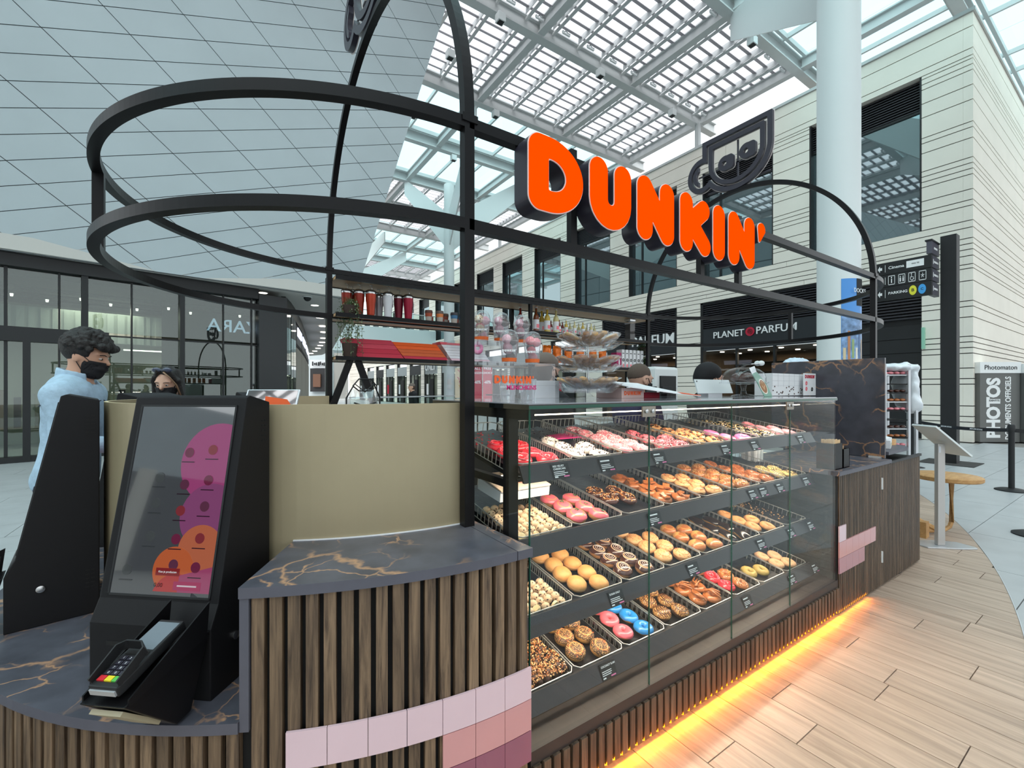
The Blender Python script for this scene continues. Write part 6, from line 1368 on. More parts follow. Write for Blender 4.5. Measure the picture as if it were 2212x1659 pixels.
pack(772, 872, 'stacked crimson folded cartons on the third shelf beside the plant', M['red'], .18, 4, [M['red'], M['red'], M['crim2'], M['crim2']])
pack(874, 968, 'stacked orange folded cartons in the middle of the third shelf', M['or2'], .17, 5, [M['red'], M['or2'], M['or2'], M['orangec'], M['orangec']])
pack(975, 1058, 'stacked pink and white cartons behind the steel post', M['pk2'], .2, 7, [M['pk2'], M['paper'], M['paper'], M['paper'], M['paper'], M['paper'], M['icoral']])
o = tor(.045, .022, -PI, PI, .5, n=26, k=9).build('hanging_ornament', M['ihot'], None, smooth='all', mtx=Matrix.Translation(aty(1032, 752, 4.02)) @ Matrix.Rotation(PI/2, 4, 'X')); tag(o, 'pink ring ornament hanging in front of the white cartons', 'ornament'); MB().sweep([(0, .05, 0), (0, .14, 0)], .004, .004, 4, (0, 0, 1)).build('string', M['lblack'], o)
# orange coffee bags and boxes, third shelf far half
for k, px in enumerate((1184, 1206, 1230, 1256, 1283, 1304)):
    q = aty(px, 775, 4.12); t = thing('coffee_bag', 'shiny orange coffee bag, %s along the third shelf' % ['first', 'second', 'third', 'fourth', 'fifth', 'sixth'][k], 'coffee bag', (q.x, 4.14, S3))
    c_ = crinkle(.125, .23, .07, 40+k); c_.v = [(x, z, y+.118) for x, y, z in c_.v]; c_.build('bag', mat('orange_foil', S(224, 112, 30), .25, .3, bump=.2, bscale=40) if k == 0 else bpy.data.materials['orange_foil'], t); MB().box((-.06, -.03, 0), (.06, .03, .03)).build('white_foot', M['paper'], t); text('DUNKIN', .03, M['lwhite'], t, (.04, -.037, .13), (0, 0, 1), (-1, 0, 0), .03, .001)
q = aty(1334, 775, 4.12); t = thing('carton', 'magenta carton with white bottle print on the third shelf', 'box', (q.x-.04, 4.1, S3)); MB().box((0, 0, 0), (.09, .1, .2)).build('body', mat('magenta_card', S(170, 20, 90), .5), t, bevel=.002); MB().sphere((.05, -.001, .07), (.012, .002, .045), 8, 6).build('bottle_print', M['paper'], t)
for k in range(6):
    q = aty(1346+8.2*k, 780, 4.1); t = thing('slim_carton', 'slim white carton with red ring print, %s of the row at the shelf end' % ['first', 'second', 'third', 'fourth', 'fifth', 'sixth'][k], 'box', (q.x-.02, 4.1, S3)); MB().box((0, 0, 0), (.047, .1, .245)).build('body', M['paper'], t, bevel=.001); MB().sphere((.025, -.001, .03), (.018, .002, .024), 10, 6).build('red_print', M['icoral'], t); o = tor(.015, .006, -PI, PI, .3, n=16, k=6).build('ring_print', M['lblack'], t); o.matrix_basis = Matrix.Translation((.025, -.002, .105)) @ Matrix.Rotation(PI/2, 4, 'X'); MB().box((.008, -.001, .19), (.04, 0, .2)).build('print_line', M['lblack'], t)
# trailing plants
def plant(c, lab, m, drop, n, spread, seed):
    t = thing('trailing_plant', lab, 'plant', c); g = random.Random(seed); f = MB(); s_ = MB()
    for k in range(n):
        a_ = g.uniform(0, 2*PI); r = spread*g.uniform(.3, 1); L_ = drop*g.uniform(.35, 1); pts = [(0, 0, .06), (r*.6*math.cos(a_), r*.6*math.sin(a_), .12+.05*g.random()), (r*math.cos(a_), r*math.sin(a_), .0), (r*1.1*math.cos(a_), r*1.1*math.sin(a_), -L_)]
        s_.sweep(pts, .003, .003, 3)
        for q in range(int(14+20*L_/drop)):
            u = g.uniform(.4, 1); i = min(2, int(u*3)); w_ = u*3-i; p0, p1 = Vector(pts[i]), Vector(pts[i+1]); p = p0.lerp(p1, w_)+Vector((g.gauss(0, .012), g.gauss(0, .012), g.gauss(0, .012)))
            mx = Matrix.Translation(p) @ Matrix.Rotation(g.uniform(0, 6.3), 4, 'Z') @ Matrix.Rotation(g.uniform(-1.2, .6), 4, 'X'); l = g.uniform(.018, .032)
            f.add([mx @ Vector(v) for v in ((0, 0, 0), (l*.3, l*.5, .003), (0, l, -.002), (-l*.3, l*.5, .003))], [(0, 1, 2, 3)])
    tag(f.build('foliage', m, t), kind='stuff'); s_.build('stems', M['leaf2'], t); MB().lathe([(.045, -.02), (.06, .08), (.055, .08), (.04, 0), (0, 0)], 16, close=False).build('pot', M['pot'], t)
q = aty(757, 668, 4.08); plant((q.x, 4.10, S2+.0), 'grey green trailing plant at the gold wall end of the shelf', M['leaf'], .44, 26, .10, 3)
q = aty(757, 765, 4.1); t = thing('plant_pot', 'dark square pot standing below the grey green trailing plant', 'pot', (q.x, 4.12, S3)); MB().lathe([(.055, 0), (.07, .12), (.062, .12), (.05, .02), (0, .02)], 16, close=False).build('pot', M['pot'], t)
q = aty(1396, 720, 4.1); plant((q.x, 4.16, S2-.16), 'dark green trailing plant at the far end of the shelf', M['leaf2'], .30, 20, .09, 5)
# things behind the case: coffee machine, screens, clear tote, tablet
q = atd(1412, 842, 5.0); t = thing('coffee_machine', 'white coffee machine with black front behind the shaven headed worker', 'coffee machine', (q.x, q.y, ZB2)); MB().box((-.2, -.18, 0), (.2, .2, .82)).build('body', M['white'], t, bevel=.03); MB().box((-.13, -.2, .48), (.13, -.17, .72)).build('front_panel', M['lblack'], t); MB().box((-.24, -.1, 0), (-.2, .1, .6)).build('milk_cooler', M['white'], t, bevel=.01)
for e in (-.27, .28): MB().lathe([(.07, 0), (.08, .3), (.08, .7), (.05, .78), (0, .78)], 18, (e, .05, 0)).build('canister', M['white'], t, smooth=True)
for px, lb in ((1408, 'nearer the shaven headed worker'), (1442, 'nearer the worker in the black beanie')):
    q = aty(px, 842, 2.02); t = thing('till_screen', 'small black till screen '+lb, 'screen', (q.x, 2.02, ZC)); MB().box((-.055, 0, .02), (.055, .015, .072)).build('panel', M['lblack'], t, bevel=.002); MB().box((-.02, -.01, 0), (.02, .04, .02)).build('foot', M['black'], t)
q = aty(785, 850, 3.85); t = thing('clear_tote', 'clear tote with black piping standing on the back counter', 'tote', (q.x, 3.9, ZB2)); W_ = .14
c_ = crinkle(.28, .55, .2, 77); c_.v = [(x, z, y+.29) for x, y, z in c_.v]; c_.build('body', M['film'], t)
MB().sweep([(-W_, -.05, .02), (-W_, -.05, .5), (-.08, -.08, .62), (0, -.1, .55), (.08, -.08, .62), (W_, -.05, .5), (W_, -.05, .02)], .014, .014, 6).build('piping', M['lblack'], t); MB().sweep([(-.09, -.1, .46), (0, -.11, .43), (.09, -.1, .46)], .02, .014, 6).build('band', M['lblack'], t); MB().sweep([(-.1, -.1, .6), (-.05, -.1, .66), (.05, -.1, .66), (.1, -.1, .6), (.05, -.1, .56), (-.05, -.1, .56), (-.1, -.1, .6)], .012, .012, 6).build('print', M['lblack'], t); MB().lathe([(.10, 0), (.11, .3)], 18).build('contents', M['silver'], t)
t = thing('menu_tablet', 'dark tablet with grey frame leaning inside the gold wall', 'tablet', mtx=axes(atd(590, 858, 2.0), (RT[0], RT[1], 0), (FW[0]*.5, FW[1]*.5, 1))); MB().box((-.12, -.05, 0), (.12, .035, .01)).build('frame', M['silver'], t, bevel=.004); MB().box((-.112, -.045, .01), (.112, .03, .011)).build('screen', M['scr'], t)
MB().box((-.02, -.5, -.05), (.02, -.05, -.03)).build('stalk', M['black'], t)
t = thing('order_card', 'orange card leaning before the dark tablet at the gold wall', 'card', mtx=axes(atd(606, 862, 1.93), (RT[0], RT[1], 0), (FW[0]*.2, FW[1]*.2, 1))); MB().extr([(-.065, -.06, 0), (.075, -.06, 0), (.03, -.002, 0), (-.065, .012, 0)], (0, 0, .004)).build('card', M['orangec'], t); MB().box((-.01, -.45, -.01), (.01, -.06, -.002)).build('stem', M['black'], t)
t = thing('hanging_card', 'hanging card printed with pink sprinkles and a cone below the shelf', 'card', mtx=axes(aty(997, 825, 3.98), (RT[0], RT[1], 0), (0, 0, 1))); MB().box((-.065, -.16, 0), (.065, .14, .004)).build('card', mat('cream_print', S(244, 224, 190), .6), t); MB().prism([(-.03, -.03), (.05, -.03), (.02, -.15)], .004, .005).build('cone_print', M['bisc'], t)
for k in range(40): MB().box((0, 0, .004), (.018, .005, .006), mx=Matrix.Translation((ri.uniform(-.03, .045), ri.uniform(-.02, .13), 0)) @ Matrix.Rotation(ri.uniform(0, 3), 4, 'Z')).build('sprinkle_print', M['pinkc'], t) if k < 26 else None
MB().box((-.001, .14, .001), (.001, .28, .003)).build('string', M['lwhite'], t)
# sale posters seen under the riser
for px0, px1, wds, lb in ((1022, 1041, ('ALL', 'FROZEN', '-60%'), 'nearer the steel post'), (1043, 1063, ('FREE', 'CHOICE', '-60%'), 'nearer the riser lettering')):
    a_, b_ = atd(px0, 858, 12.5), atd(px1, 789, 12.5); w_ = (Vector((b_.x, b_.y))-Vector((a_.x, a_.y))).length
    t = thing('sale_poster', 'tall red sale poster with white text '+lb, 'poster', mtx=axes((a_.x, a_.y, 0), (RT[0], RT[1], 0), (0, 0, 1))); MB().box((0, 1.2, 0), (w_, b_.z, .02)).build('sheet', M['red'], t); MB().box((w_/2-.02, 0, -.02), (w_/2+.02, 1.2, 0)).build('pole', M['black'], t); MB().box((0, 0, -.15), (w_, .02, .1)).build('foot', M['black'], t)
    text(wds[0], .1, M['lwhite'], t, (w_/2, b_.z-.1, .022), (1, 0, 0), (0, 1, 0), .02); text(wds[1], .075, M['lwhite'], t, (w_/2, b_.z-.22, .022), (1, 0, 0), (0, 1, 0), .02); text(wds[2], .12, M['lwhite'], t, (w_/2, b_.z-.48, .022), (1, 0, 0), (0, 1, 0), .02, sx=.8)
for px, D, lb in ((1075, 11, 'nearer the sale posters'), (1092, 10, 'nearer the white carton')):
    q = atd(px, 842, D); t = thing('cafe_table', 'small black cafe table seen under the riser '+lb, 'table', (q.x, q.y, 0)); MB().lathe([(.3, 1.36), (.3, 1.39)], 20).build('top', M['black'], t); MB().lathe([(.03, .02), (.03, 1.36)], 10).build('stem', M['black'], t); MB().lathe([(.22, 0), (.2, .02)], 20).build('base', M['black'], t)
# ================================================================ RIGHT HAND SIDE FURNITURE
p = atz(2030, 1180, 0); ts = thing('tablet_stand', 'silver floor stand with tilted white tablet beside the service counter', 'tablet stand', mtx=axes((p.x, p.y, 0), (RT[0], RT[1], 0), (FW[0], FW[1], 0)))
MB().prism([(-.17, -.06), (.12, -.10), (.26, -.10), (.28, -.06), (.24, .08), (.1, .14), (-.15, .14), (-.19, .04)], 0, .014).build('base', M['silver'], ts, bevel=.004); MB().box((-.035, -.02, .014), (.035, .02, .985)).build('post', mat('warm_silver', S(196, 190, 186), .35, .5), ts, bevel=.006); MB().box((-.03, -.022, .9), (-.01, -.018, .96)).build('slot', M['silver'], ts)
MB().hexa([(-.155, -.12, 1.15), (-.145, -.12, 1.165), (-.145, .13, 1.165), (-.155, .13, 1.15), (.185, -.12, .87), (.195, -.12, .885), (.195, .13, .885), (.185, .13, .87)]).build('tablet', M['white'], ts, bevel=.003); MB().hexa([(-.14, -.11, 1.167), (-.139, -.11, 1.168), (-.139, .12, 1.168), (-.14, .12, 1.167), (.185, -.11, .898), (.186, -.11, .899), (.186, .12, .899), (.185, .12, .898)]).build('screen', M['lblack'], ts)
p = atd(2045, 842, 4.62); tt = thing('side_table', 'small round oak table with curved wooden leg behind the silver stand', 'table', (p.x, p.y, 0)); OAK = woodmat('golden_oak', S(176, 128, 76), S(206, 160, 104), (6, 30, 30), vary=.02)
MB().lathe([(0, .565), (.265, .565), (.275, .575), (.275, .605), (.265, .612), (0, .612)], 40).build('top', OAK, tt, smooth=True)
lx = Vector((RT[0], RT[1], 0)); fx = Vector((FW[0], FW[1], 0))
MB().sweep([lx*.05+Vector((0, 0, .57)), lx*.05+Vector((0, 0, .12)), lx*.03+Vector((0, 0, .07)), lx*-.03+Vector((0, 0, .035)), lx*-.3+Vector((0, 0, .02))], .05, .035, 6, (0, 0, 1)).build('leg', OAK, tt, smooth=True)
MB().sweep([lx*-.20-fx*.1+Vector((0, 0, .07)), lx*-.26+Vector((0, 0, .12)), lx*-.38+fx*.02+Vector((0, 0, .2)), lx*-.5+Vector((0, 0, .22))], .05, .05, 8).build('brace', OAK, tt, smooth=True); MB().box((-.05, -.05, 0), (.05, .05, .16), mx=Matrix.Translation(lx*-.36-fx*.1)).build('foot', OAK, tt)
# belt barrier
def stanchion(px, py, lb):
    p = atz(px, py, 0); t = thing('belt_post', lb, 'barrier post', (p.x, p.y, 0)); MB().lathe([(.18, 0), (.18, .012), (.13, .03), (.05, .04), (0, .04)], 32).build('base', M['lblack'], t, smooth=True); MB().lathe([(.034, .03), (.034, .9)], 18).build('pole', M['lblack'], t, smooth=True); MB().lathe([(.042, .88), (.042, .97), (.03, .985), (0, .985)], 18).build('head', M['lblack'], t, smooth=True); return p
b1 = stanchion(2185, 1060, 'black belt barrier post past the silver stand'); b2 = stanchion(2240, 1158, 'nearer black belt barrier post cut off by the picture edge')
p0 = atd(1972, 842, 8.6)
def belt(a_, b_, lb, words=False):
    t = thing('belt', lb, 'barrier belt', (0, 0, 0)); d_ = (b_-a_); n_ = Vector((d_.y, -d_.x, 0)).normalized()
    pts = [a_.lerp(b_, k/10)+Vector((0, 0, .90-.05*math.sin(PI*k/10))) for k in range(11)]; MB().sweep(pts, .004, .055).build('webbing', M['lblack'], t)
    if words:
        for k in (4, 7): q = pts[k]; text('DOCKS BRUXSEL', .032, M['lwhite'], t, q-n_*(-.004) if n_.dot(q) < 0 else q-n_*.004, d_ if d_.dot(Vector((RT[0], RT[1], 0))) > 0 else -d_, (0, 0, 1), .02)
belt(Vector((p0.x, p0.y, 0)), Vector((b1.x, b1.y, 0)), 'black barrier belt with white lettering running to the far post', True); belt(Vector((b1.x, b1.y, 0)), Vector((b1.x+.5, b1.y-1.6, 0)), 'black barrier belt running out beyond the far post')
stx = thing('belt_post', 'black belt barrier post hidden by the bakery rack', 'barrier post', (p0.x, p0.y, 0)); MB().lathe([(.034, .0), (.034, .95)], 14).build('pole', M['lblack'], stx); MB().lathe([(.18, 0), (.05, .03)], 24).build('base', M['lblack'], stx)
# bakery rack
p = atd(1945, 842, 5.9); rk = thing('bakery_rack', 'steel tray rack behind the service counter with a white sheet over it', 'rack', mtx=axes((p.x, p.y, 0), (RT[0], RT[1], 0), (FW[0], FW[1], 0)))
for x in (-.21, .11, .21):
    for y in (0, .45): MB().box((x-.015, y-.015, .02), (x+.015, y+.015, 1.84)).build('upright', M['silver'], rk)
for k in range(13): MB().box((-.21, 0, .25+k*.12), (.11, .45, .262+k*.12)).build('tray', M['silver'] if k % 3 == 0 else M['black'], rk)
for k in range(13):
    if k % 4 != 3:
        pm_ = MB().sphere((0, 0, 0), (.036, .036, .02), 10, 6).mesh('pastry', M[['ipink', 'icar', 'ichoc', 'dough'][k % 4]], smooth='all')
        for c in range(4): link('pastry', pm_, None, rk, Matrix.Translation((-.17+.08*c, .05, .285+k*.12)))
c_ = snet(lambda X, Y, Z: su(su(el(X, Y, Z, (.02, .2, 1.80), (.22, .26, .06)), el(X, Y, Z, (.2, .15, 1.52), (.09, .2, .30)), .08), el(X, Y, Z, (.22, .05, 1.3), (.08, .1, .12)), .05)+.008*np.sin(40*X+15*Z)*np.sin(30*Y+22*Z), (-.3, -.2, 1.1), (.42, .6, 1.95), .02)
me = bpy.data.meshes.new('white_sheet'); me.from_pydata(c_[0].tolist(), [], c_[1].tolist()); me.polygons.foreach_set('use_smooth', [True]*len(me.polygons)); sh_ = link('white_sheet', me, mat('white_plastic', S(230, 234, 240), .3, bump=.4, bscale=18), None, rk.matrix_basis.copy()); tag(sh_, 'crumpled white plastic sheet hung over the bakery rack', 'plastic sheet')
# wayfinding pole
p = atz(2052, 1000, 0); wp = thing('wayfinding_sign', 'tall black direction pole with arrow boards for cinema and parking', 'sign', (p.x, p.y, 0))
MB().box((-.12, -.12, .01), (.12, .12, 4.65)).build('pole', M['lblack'], wp); MB().box((-.42, -.42, 0), (.42, .42, .012)).build('base_plate', M['joint'], wp)
xs0 = -.55
def board(z0, z1, n_):
    b = MB(); y0 = .13; ly = atx(1893, 580, p.x+xs0).y-p.y; b.box((xs0, y0-.28, z0), (xs0+.07, ly, z1)); return b.build('arrow_board', M['lblack'], wp), ly
Ys = atx(2012, 570, p.x+xs0).y-p.y
def yq(px): return atx(px, 580, p.x+xs0).y-p.y
rowz = []
for k, (pt, pb2) in enumerate(((606, 636), (577.5, 605), (549, 576.5))):
    z1, z0 = atx(2012, pt, p.x+xs0).z, atx(2012, pb2, p.x+xs0).z; rowz.append((z0, z1))
    MB().box((xs0, Ys, z0), (xs0+.08, yq(1890), z1)).build('arrow_board', M['lblack'], wp)
    MB().box((xs0+.08, Ys, z0+.01), (-.02, Ys+.08, z1-.01)).build('side_board', mat('side_board_%d' % k, S(78, 76, 88), .4), wp); bx('print_line', M['lwhite'], wp, (-.38, Ys-.004, (z0+z1)/2-.02), (-.14+.04*k, Ys-.001, (z0+z1)/2+.02)); bx('print_line', M['lwhite'], wp, (-.44, Ys-.004, (z0+z1)/2-.05), (-.415, Ys-.001, (z0+z1)/2+.05))
z1_ = rowz[2][1]; MB().box((xs0+.02, Ys, z1_+.03), (-.02, Ys+.08, z1_+.28)).build('side_board', bpy.data.materials['side_board_0'], wp); MB().box((xs0, Ys-.01, z1_+.28), (-.02, Ys+.1, z1_+.31)).build('board_cap', M['lblack'], wp); bx('print_line', M['lwhite'], wp, (-.38, Ys-.004, z1_+.13), (-.16, Ys-.001, z1_+.17))
UY = abs(yq(1950)-yq(1951))
def on(px, k): z0, z1 = rowz[k]; return (xs0-.003, yq(px), (z0+z1)/2)
def rct(nm, m, px0, px1, k, f0, f1): z0, z1 = rowz[k]; MB().box((xs0-.006, yq(px1), z0+(z1-z0)*f0), (xs0-.001, yq(px0), z0+(z1-z0)*f1)).build(nm, m, wp)
def wfit(s_, px0, px1, k, m, dz=0, bold=.02):
    c = on((px0+px1)/2, k); o = text(s_, .2, m, wp, c, (0, -1, 0), (0, 0, 1), bold, .001); wd = max(v.co.x for v in o.data.vertices)-min(v.co.x for v in o.data.vertices); q = abs(yq(px0)-yq(px1))/wd; h_ = min(q, .2); o.matrix_basis = axes((xs0-.008, c[1], c[2]+dz), (0, -1, 0), (0, 0, 1)) @ Matrix.Diagonal((q, h_, .1, 1))
for k in (0, 1, 2):
    c = on(1901, k)
    if k != 1:
        u = UY*5; m_ = MB(); m_.extr([(c[0], c[1]+u, c[2]), (c[0], c[1], c[2]+.07), (c[0], c[1], c[2]+.028), (c[0], c[1]-u, c[2]+.028), (c[0], c[1]-u, c[2]-.028), (c[0], c[1], c[2]-.028), (c[0], c[1], c[2]-.07)], (-.004, 0, 0)); m_.build('arrow', M['lwhite'], wp)
    rct('divider', M['lwhite'], 1912, 1912.8, k, .2, .8)
wfit('Cinema', 1919, 1953, 2, M['lwhite']); rct('cinema_plate', M['lwhite'], 1958, 1996, 2, .25, .8); wfit('WH TE', 1969, 1986, 2, M['lblack'], .006)
wfit('PARKING', 1919, 1960, 0, M['lwhite'])
for px, c_, l_ in ((1972, (226, 222, 60), 'B'), (1992, (66, 160, 226), 'C')):
    c = on(px, 0); MB().lathe([(.10, 0), (.10, .004), (0, .004)], 24).build('disc', mat('disc_'+l_, S(*c_), .5), wp, mtx=axes(c, (0, -1, 0), (0, 0, 1)) @ Matrix.Diagonal((UY*8/.10, 1, 1, 1))); wfit(l_, px-3, px+3, 0, M['lblack'])
for n_, px in enumerate((1926, 1948, 1970, 1993)):
    c = on(px, 1); fmx = axes(c, (0, -1, 0), (0, 0, 1)) @ Matrix.Diagonal((UY*7.5/.13, .75, 1, 1)); m_ = MB()
    for a0_, b0_ in (((-.13, -.13), (.13, -.112)), ((-.13, .112), (.13, .13)), ((-.13, -.13), (-.112, .13)), ((.112, -.13), (.13, .13))): m_.box((*a0_, 0), (*b0_, .004))
    m_.build('pictogram_frame', M['lwhite'], wp, mtx=fmx); i_ = MB()
    if n_ == 0: i_.box((-.02, -.08, 0), (.02, .04, .004)); i_.lathe([(.022, 0), (.022, .004), (0, .004)], 12, (0, .075, 0))
    if n_ == 1:
        for e in (-.055, .055): i_.box((e-.025, -.08, 0), (e+.025, .03, .004)); i_.lathe([(.02, 0), (.02, .004), (0, .004)], 10, (e, .06, 0))
    if n_ == 2: i_.sweep([(.055*math.cos(t_), -.03+.055*math.sin(t_), .002) for t_ in np.linspace(2, 6.6, 16)], .016, .004); i_.sweep([(-.02, .07, .002), (-.015, -.0, .002), (.05, -.0, .002), (.07, -.07, .002)], .016, .004); i_.lathe([(.018, 0), (.018, .004), (0, .004)], 10, (-.02, .09, 0))
    if n_ == 3:
        for t_ in range(5): i_.box((-.008, 0, 0), (.008, .065, .004), 0, Matrix.Rotation(t_*2*PI/5, 4, 'Z'))
    i_.build('pictogram', M['lwhite'], wp, mtx=fmx)
# photo booth
p = atz(2117, 957, 0); ph = thing('photo_booth', 'grey photo booth with large white vertical lettering against the cream corner', 'photo booth', mtx=axes((p.x, p.y, 0), (RT[0], RT[1], 0), (FW[0], FW[1], 0)))
K_ = Vector((p.x, p.y, 0)).dot(Vector((FW[0], FW[1], 0)))/FOC; w_ = 86*K_; zt, zc = EYE+(HOR-782)*K_, EYE+(HOR-806)*K_; gm = mat('booth_grey', S(104, 104, 102), .5)
def F_(nm, m, a_, b_): return bx(nm, m, ph, a_, b_)
F_('body', gm, (0, 0, .03), (w_, .6, zc)); F_('head_panel', M['lwhite'], (-.02, -.02, zc), (w_+.02, .6, zt)); F_('side_panel', gm, (w_+.03, -.1, .03), (w_+.7, .5, zc)); F_('side_head', M['lwhite'], (w_+.03, -.12, zc), (w_+.7, .5, zt-.05)); F_('base', M['dark'], (0, .02, 0), (w_, .6, .03)); F_('poster', mat('booth_print', S(150, 152, 156), .5, noise=.5, nscale=7), (w_+.1, -.11, .9), (w_+.6, -.1, 1.7))
def vfit(s_, x, z, ln, wd, bold=.03):
    o = text(s_, .3, M['lwhite'], ph, (x, -.004, z), (0, 0, 1), (-1, 0, 0), bold, .002); vs = [v.co for v in o.data.vertices]; dx = max(v.x for v in vs)-min(v.x for v in vs); dy = max(v.y for v in vs)-min(v.y for v in vs); cy_ = (max(v.y for v in vs)+min(v.y for v in vs))/2
    o.matrix_basis = axes((x, -.004, z), (0, 0, 1), (-1, 0, 0)) @ Matrix.Diagonal((ln/dx, wd/dy, .01, 1)) @ Matrix.Translation((0, -cy_, 0))
vfit('PHOTOS', .33*w_, zc*.5, zc*.86, w_*.36, .05); vfit('DOCUMENTS OFFICIELS', .70*w_, zc*.5, zc*.9, w_*.15, .03)
text('Photomaton', w_*.165, M['lblack'], ph, (w_/2, -.025, (zt+zc)/2), (1, 0, 0), (0, 0, 1), .0, .002); F_('word_plate', M['lwhite'], (.2*w_, -.008, zc*.585), (.5*w_, -.005, zc*.63)); text('IDENTITE', w_*.062, M['lblack'], ph, (w_*.35, -.011, zc*.607), (1, 0, 0), (0, 0, 1), .02, .001)
# ================================================================ PEOPLE (bodies grown as one surface; clothing, hair, mask and eyes are children)
# local frame: faces +Y, x to the figure's left hand side is +X ... heights for a 1.75 m figure, scaled afterwards
def smin_all(fs, k): 
    r = fs[0]
    for f in fs[1:]: r = su(r, f, k)
    return r
def head_rot(X, Y, Z, hc, yaw, pitch):
    x, y, z = X-hc[0], Y-hc[1], Z-hc[2]; c, s_ = math.cos(yaw), math.sin(yaw); x, y = c*x+s_*y, -s_*x+c*y
    c, s_ = math.cos(pitch), math.sin(pitch); y, z = c*y+s_*z, -s_*y+c*z; return x, y, z
def headf(x, y, z):
    f = el(x, y, z, (0, -.012, .035), (.078, .098, .092)); f = su(f, el(x, y, z, (0, .022, -.045), (.058, .066, .075)), .05)
    f = su(f, el(x, y, z, (0, .05, -.092), (.03, .03, .022)), .03)
    f = su(f, c3(x, y, z, (0, .088, .018), (0, .112, -.018), .009, .014), .014)
    for e in (-1, 1):
        f = su(f, el(x, y, z, (e*.080, -.008, -.008), (.010, .022, .034)), .008); f = su(f, el(x, y, z, (e*.036, .075, .03), (.03, .016, .010)), .012)
        f = np.maximum(f, -el(x, y, z, (e*.032, .101, .006), (.017, .016, .010)))
    f = su(f, el(x, y, z, (0, .088, -.055), (.022, .012, .008)), .008)
    return f
def person(label, loc, heading, height, hyaw, hpitch, lean, skin, top_m, hair, mask=True, arms='down', leg_m='jeans', apron=None, extra=None, arm_dir=0):
    s = height/1.75; hc = (0, .03+lean*.55, 1.625-.02*abs(lean)*3)
    chest, neck = (0, lean*.30, 1.28), (0, lean*.42-.005, 1.46)
    def limbs():
        L = []
        for e in (-1, 1):
            sh_ = (e*.185, lean*.36, 1.40)
            if arms == 'down': el_, wr = (e*.225, lean*.3-.03, 1.10), (e*.215, lean*.3+.07, .86)
            else: el_, wr = (e*.235, lean*.3+.05, 1.12), (e*.13, lean*.3+.33, 1.10)
            L.append((sh_, el_, wr, e))
        return L
    LB = limbs()
    def torso(X, Y, Z, g=0):
        return smin_all([el(X, Y, Z, chest, (.165+g, .112+g, .24+g)), el(X, Y, Z, (0, lean*.12, 1.02), (.145+g, .105+g, .17+g)), c3(X, Y, Z, (-.15, lean*.37, 1.395), (.15, lean*.37, 1.395), .062+g, .062+g), el(X, Y, Z, (0, -.01, .90), (.155+g, .115+g, .12+g))], .07)
    def body(X, Y, Z):
        f = torso(X, Y, Z); f = su(f, c3(X, Y, Z, (0, neck[1]-.01, 1.40), (0, hc[1]-.022, hc[2]-.05), .062, .055), .03)
        for sh_, el_, wr, e in LB:
            f = su(f, c3(X, Y, Z, sh_, el_, .052, .040), .03); f = su(f, c3(X, Y, Z, el_, wr, .040, .026), .015)
            d = Vector(wr)-Vector(el_); d.normalize(); w_ = Vector(wr); pm = w_+d*.05; f = su(f, c3(X, Y, Z, wr, tuple(pm), .026, .03), .015)
            sd = d.cross(Vector((0, 1, 0) if abs(d.y) < .7 else (0, 0, 1))).normalized()
            for k, (o, l) in enumerate(((-.027, .066), (-.009, .078), (.009, .072), (.026, .056))):
                a_ = pm+sd*o+d*.015; b_ = a_+d*l*.6; c_ = b_+d*l*.35+Vector((-e*.018, 0, 0)); f = su(f, c3(X, Y, Z, tuple(a_), tuple(b_), .0095, .009), .006); f = su(f, c3(X, Y, Z, tuple(b_), tuple(c_), .009, .008), .004)
            a_ = w_+d*.015+Vector((-e*.02, 0, 0)); b_ = a_+d*.05+Vector((-e*.03, 0, 0)); f = su(f, c3(X, Y, Z, tuple(a_), tuple(b_), .012, .010), .008)
        for e in (-1, 1):
            f = su(f, c3(X, Y, Z, (e*.085, 0, .88), (e*.095, .015, .48), .082, .056), .03); f = su(f, c3(X, Y, Z, (e*.095, .015, .48), (e*.1, -.02, .08), .055, .036), .02); f = su(f, c3(X, Y, Z, (e*.1, -.05, .045), (e*.11, .13, .03), .04, .032), .02)
        return su(f, headf(*head_rot(X, Y, Z, hc, hyaw, hpitch)), .02)
    root = link('person', net_mesh('person', body, (-.36, -.22, -.02), (.36, .52, 1.80), .0105, skin), None)
    root.matrix_basis = Matrix.Translation(loc) @ Matrix.Rotation(heading-PI/2, 4, 'Z') @ Matrix.Scale(s, 4); tag(root, label, 'person')
    def child(nm, f, lo, hi, h, m, smooth=2): return link(nm, net_mesh(nm, f, lo, hi, h, m, smooth), None, root)
    def shirt(X, Y, Z):
        f = torso(X, Y, Z, .018)
        for sh_, el_, wr, e in LB: f = su(f, c3(X, Y, Z, sh_, el_, .068, .056), .035); f = su(f, c3(X, Y, Z, el_, tuple(Vector(el_).lerp(Vector(wr), .92)), .056, .042), .02)
        f = f+.004*np.sin(38*X+9*Z)*np.sin(31*Z+12*Y)
        f = np.maximum(f, .86-Z); nk = c3(X, Y, Z, (0, neck[1], 1.40), (0, hc[1]+.02, 1.60), .066, .075); return np.maximum(f, -nk)
    child('jacket' if extra == 'denim' else 'shirt', shirt, (-.36, -.22, .83), (.36, .52, 1.56), .0125, top_m)
    def trousers(X, Y, Z):
        f = el(X, Y, Z, (0, -.01, .90), (.168, .128, .12))
        for e in (-1, 1): f = su(f, c3(X, Y, Z, (e*.085, 0, .86), (e*.095, .015, .48), .098, .074), .03); f = su(f, c3(X, Y, Z, (e*.095, .015, .48), (e*.1, -.02, .07), .072, .055), .02)
        return np.maximum(f, .07-Z)
    child('trousers', trousers, (-.26, -.2, .04), (.26, .2, 1.05), .02, M[leg_m])
    sh_ = MB()
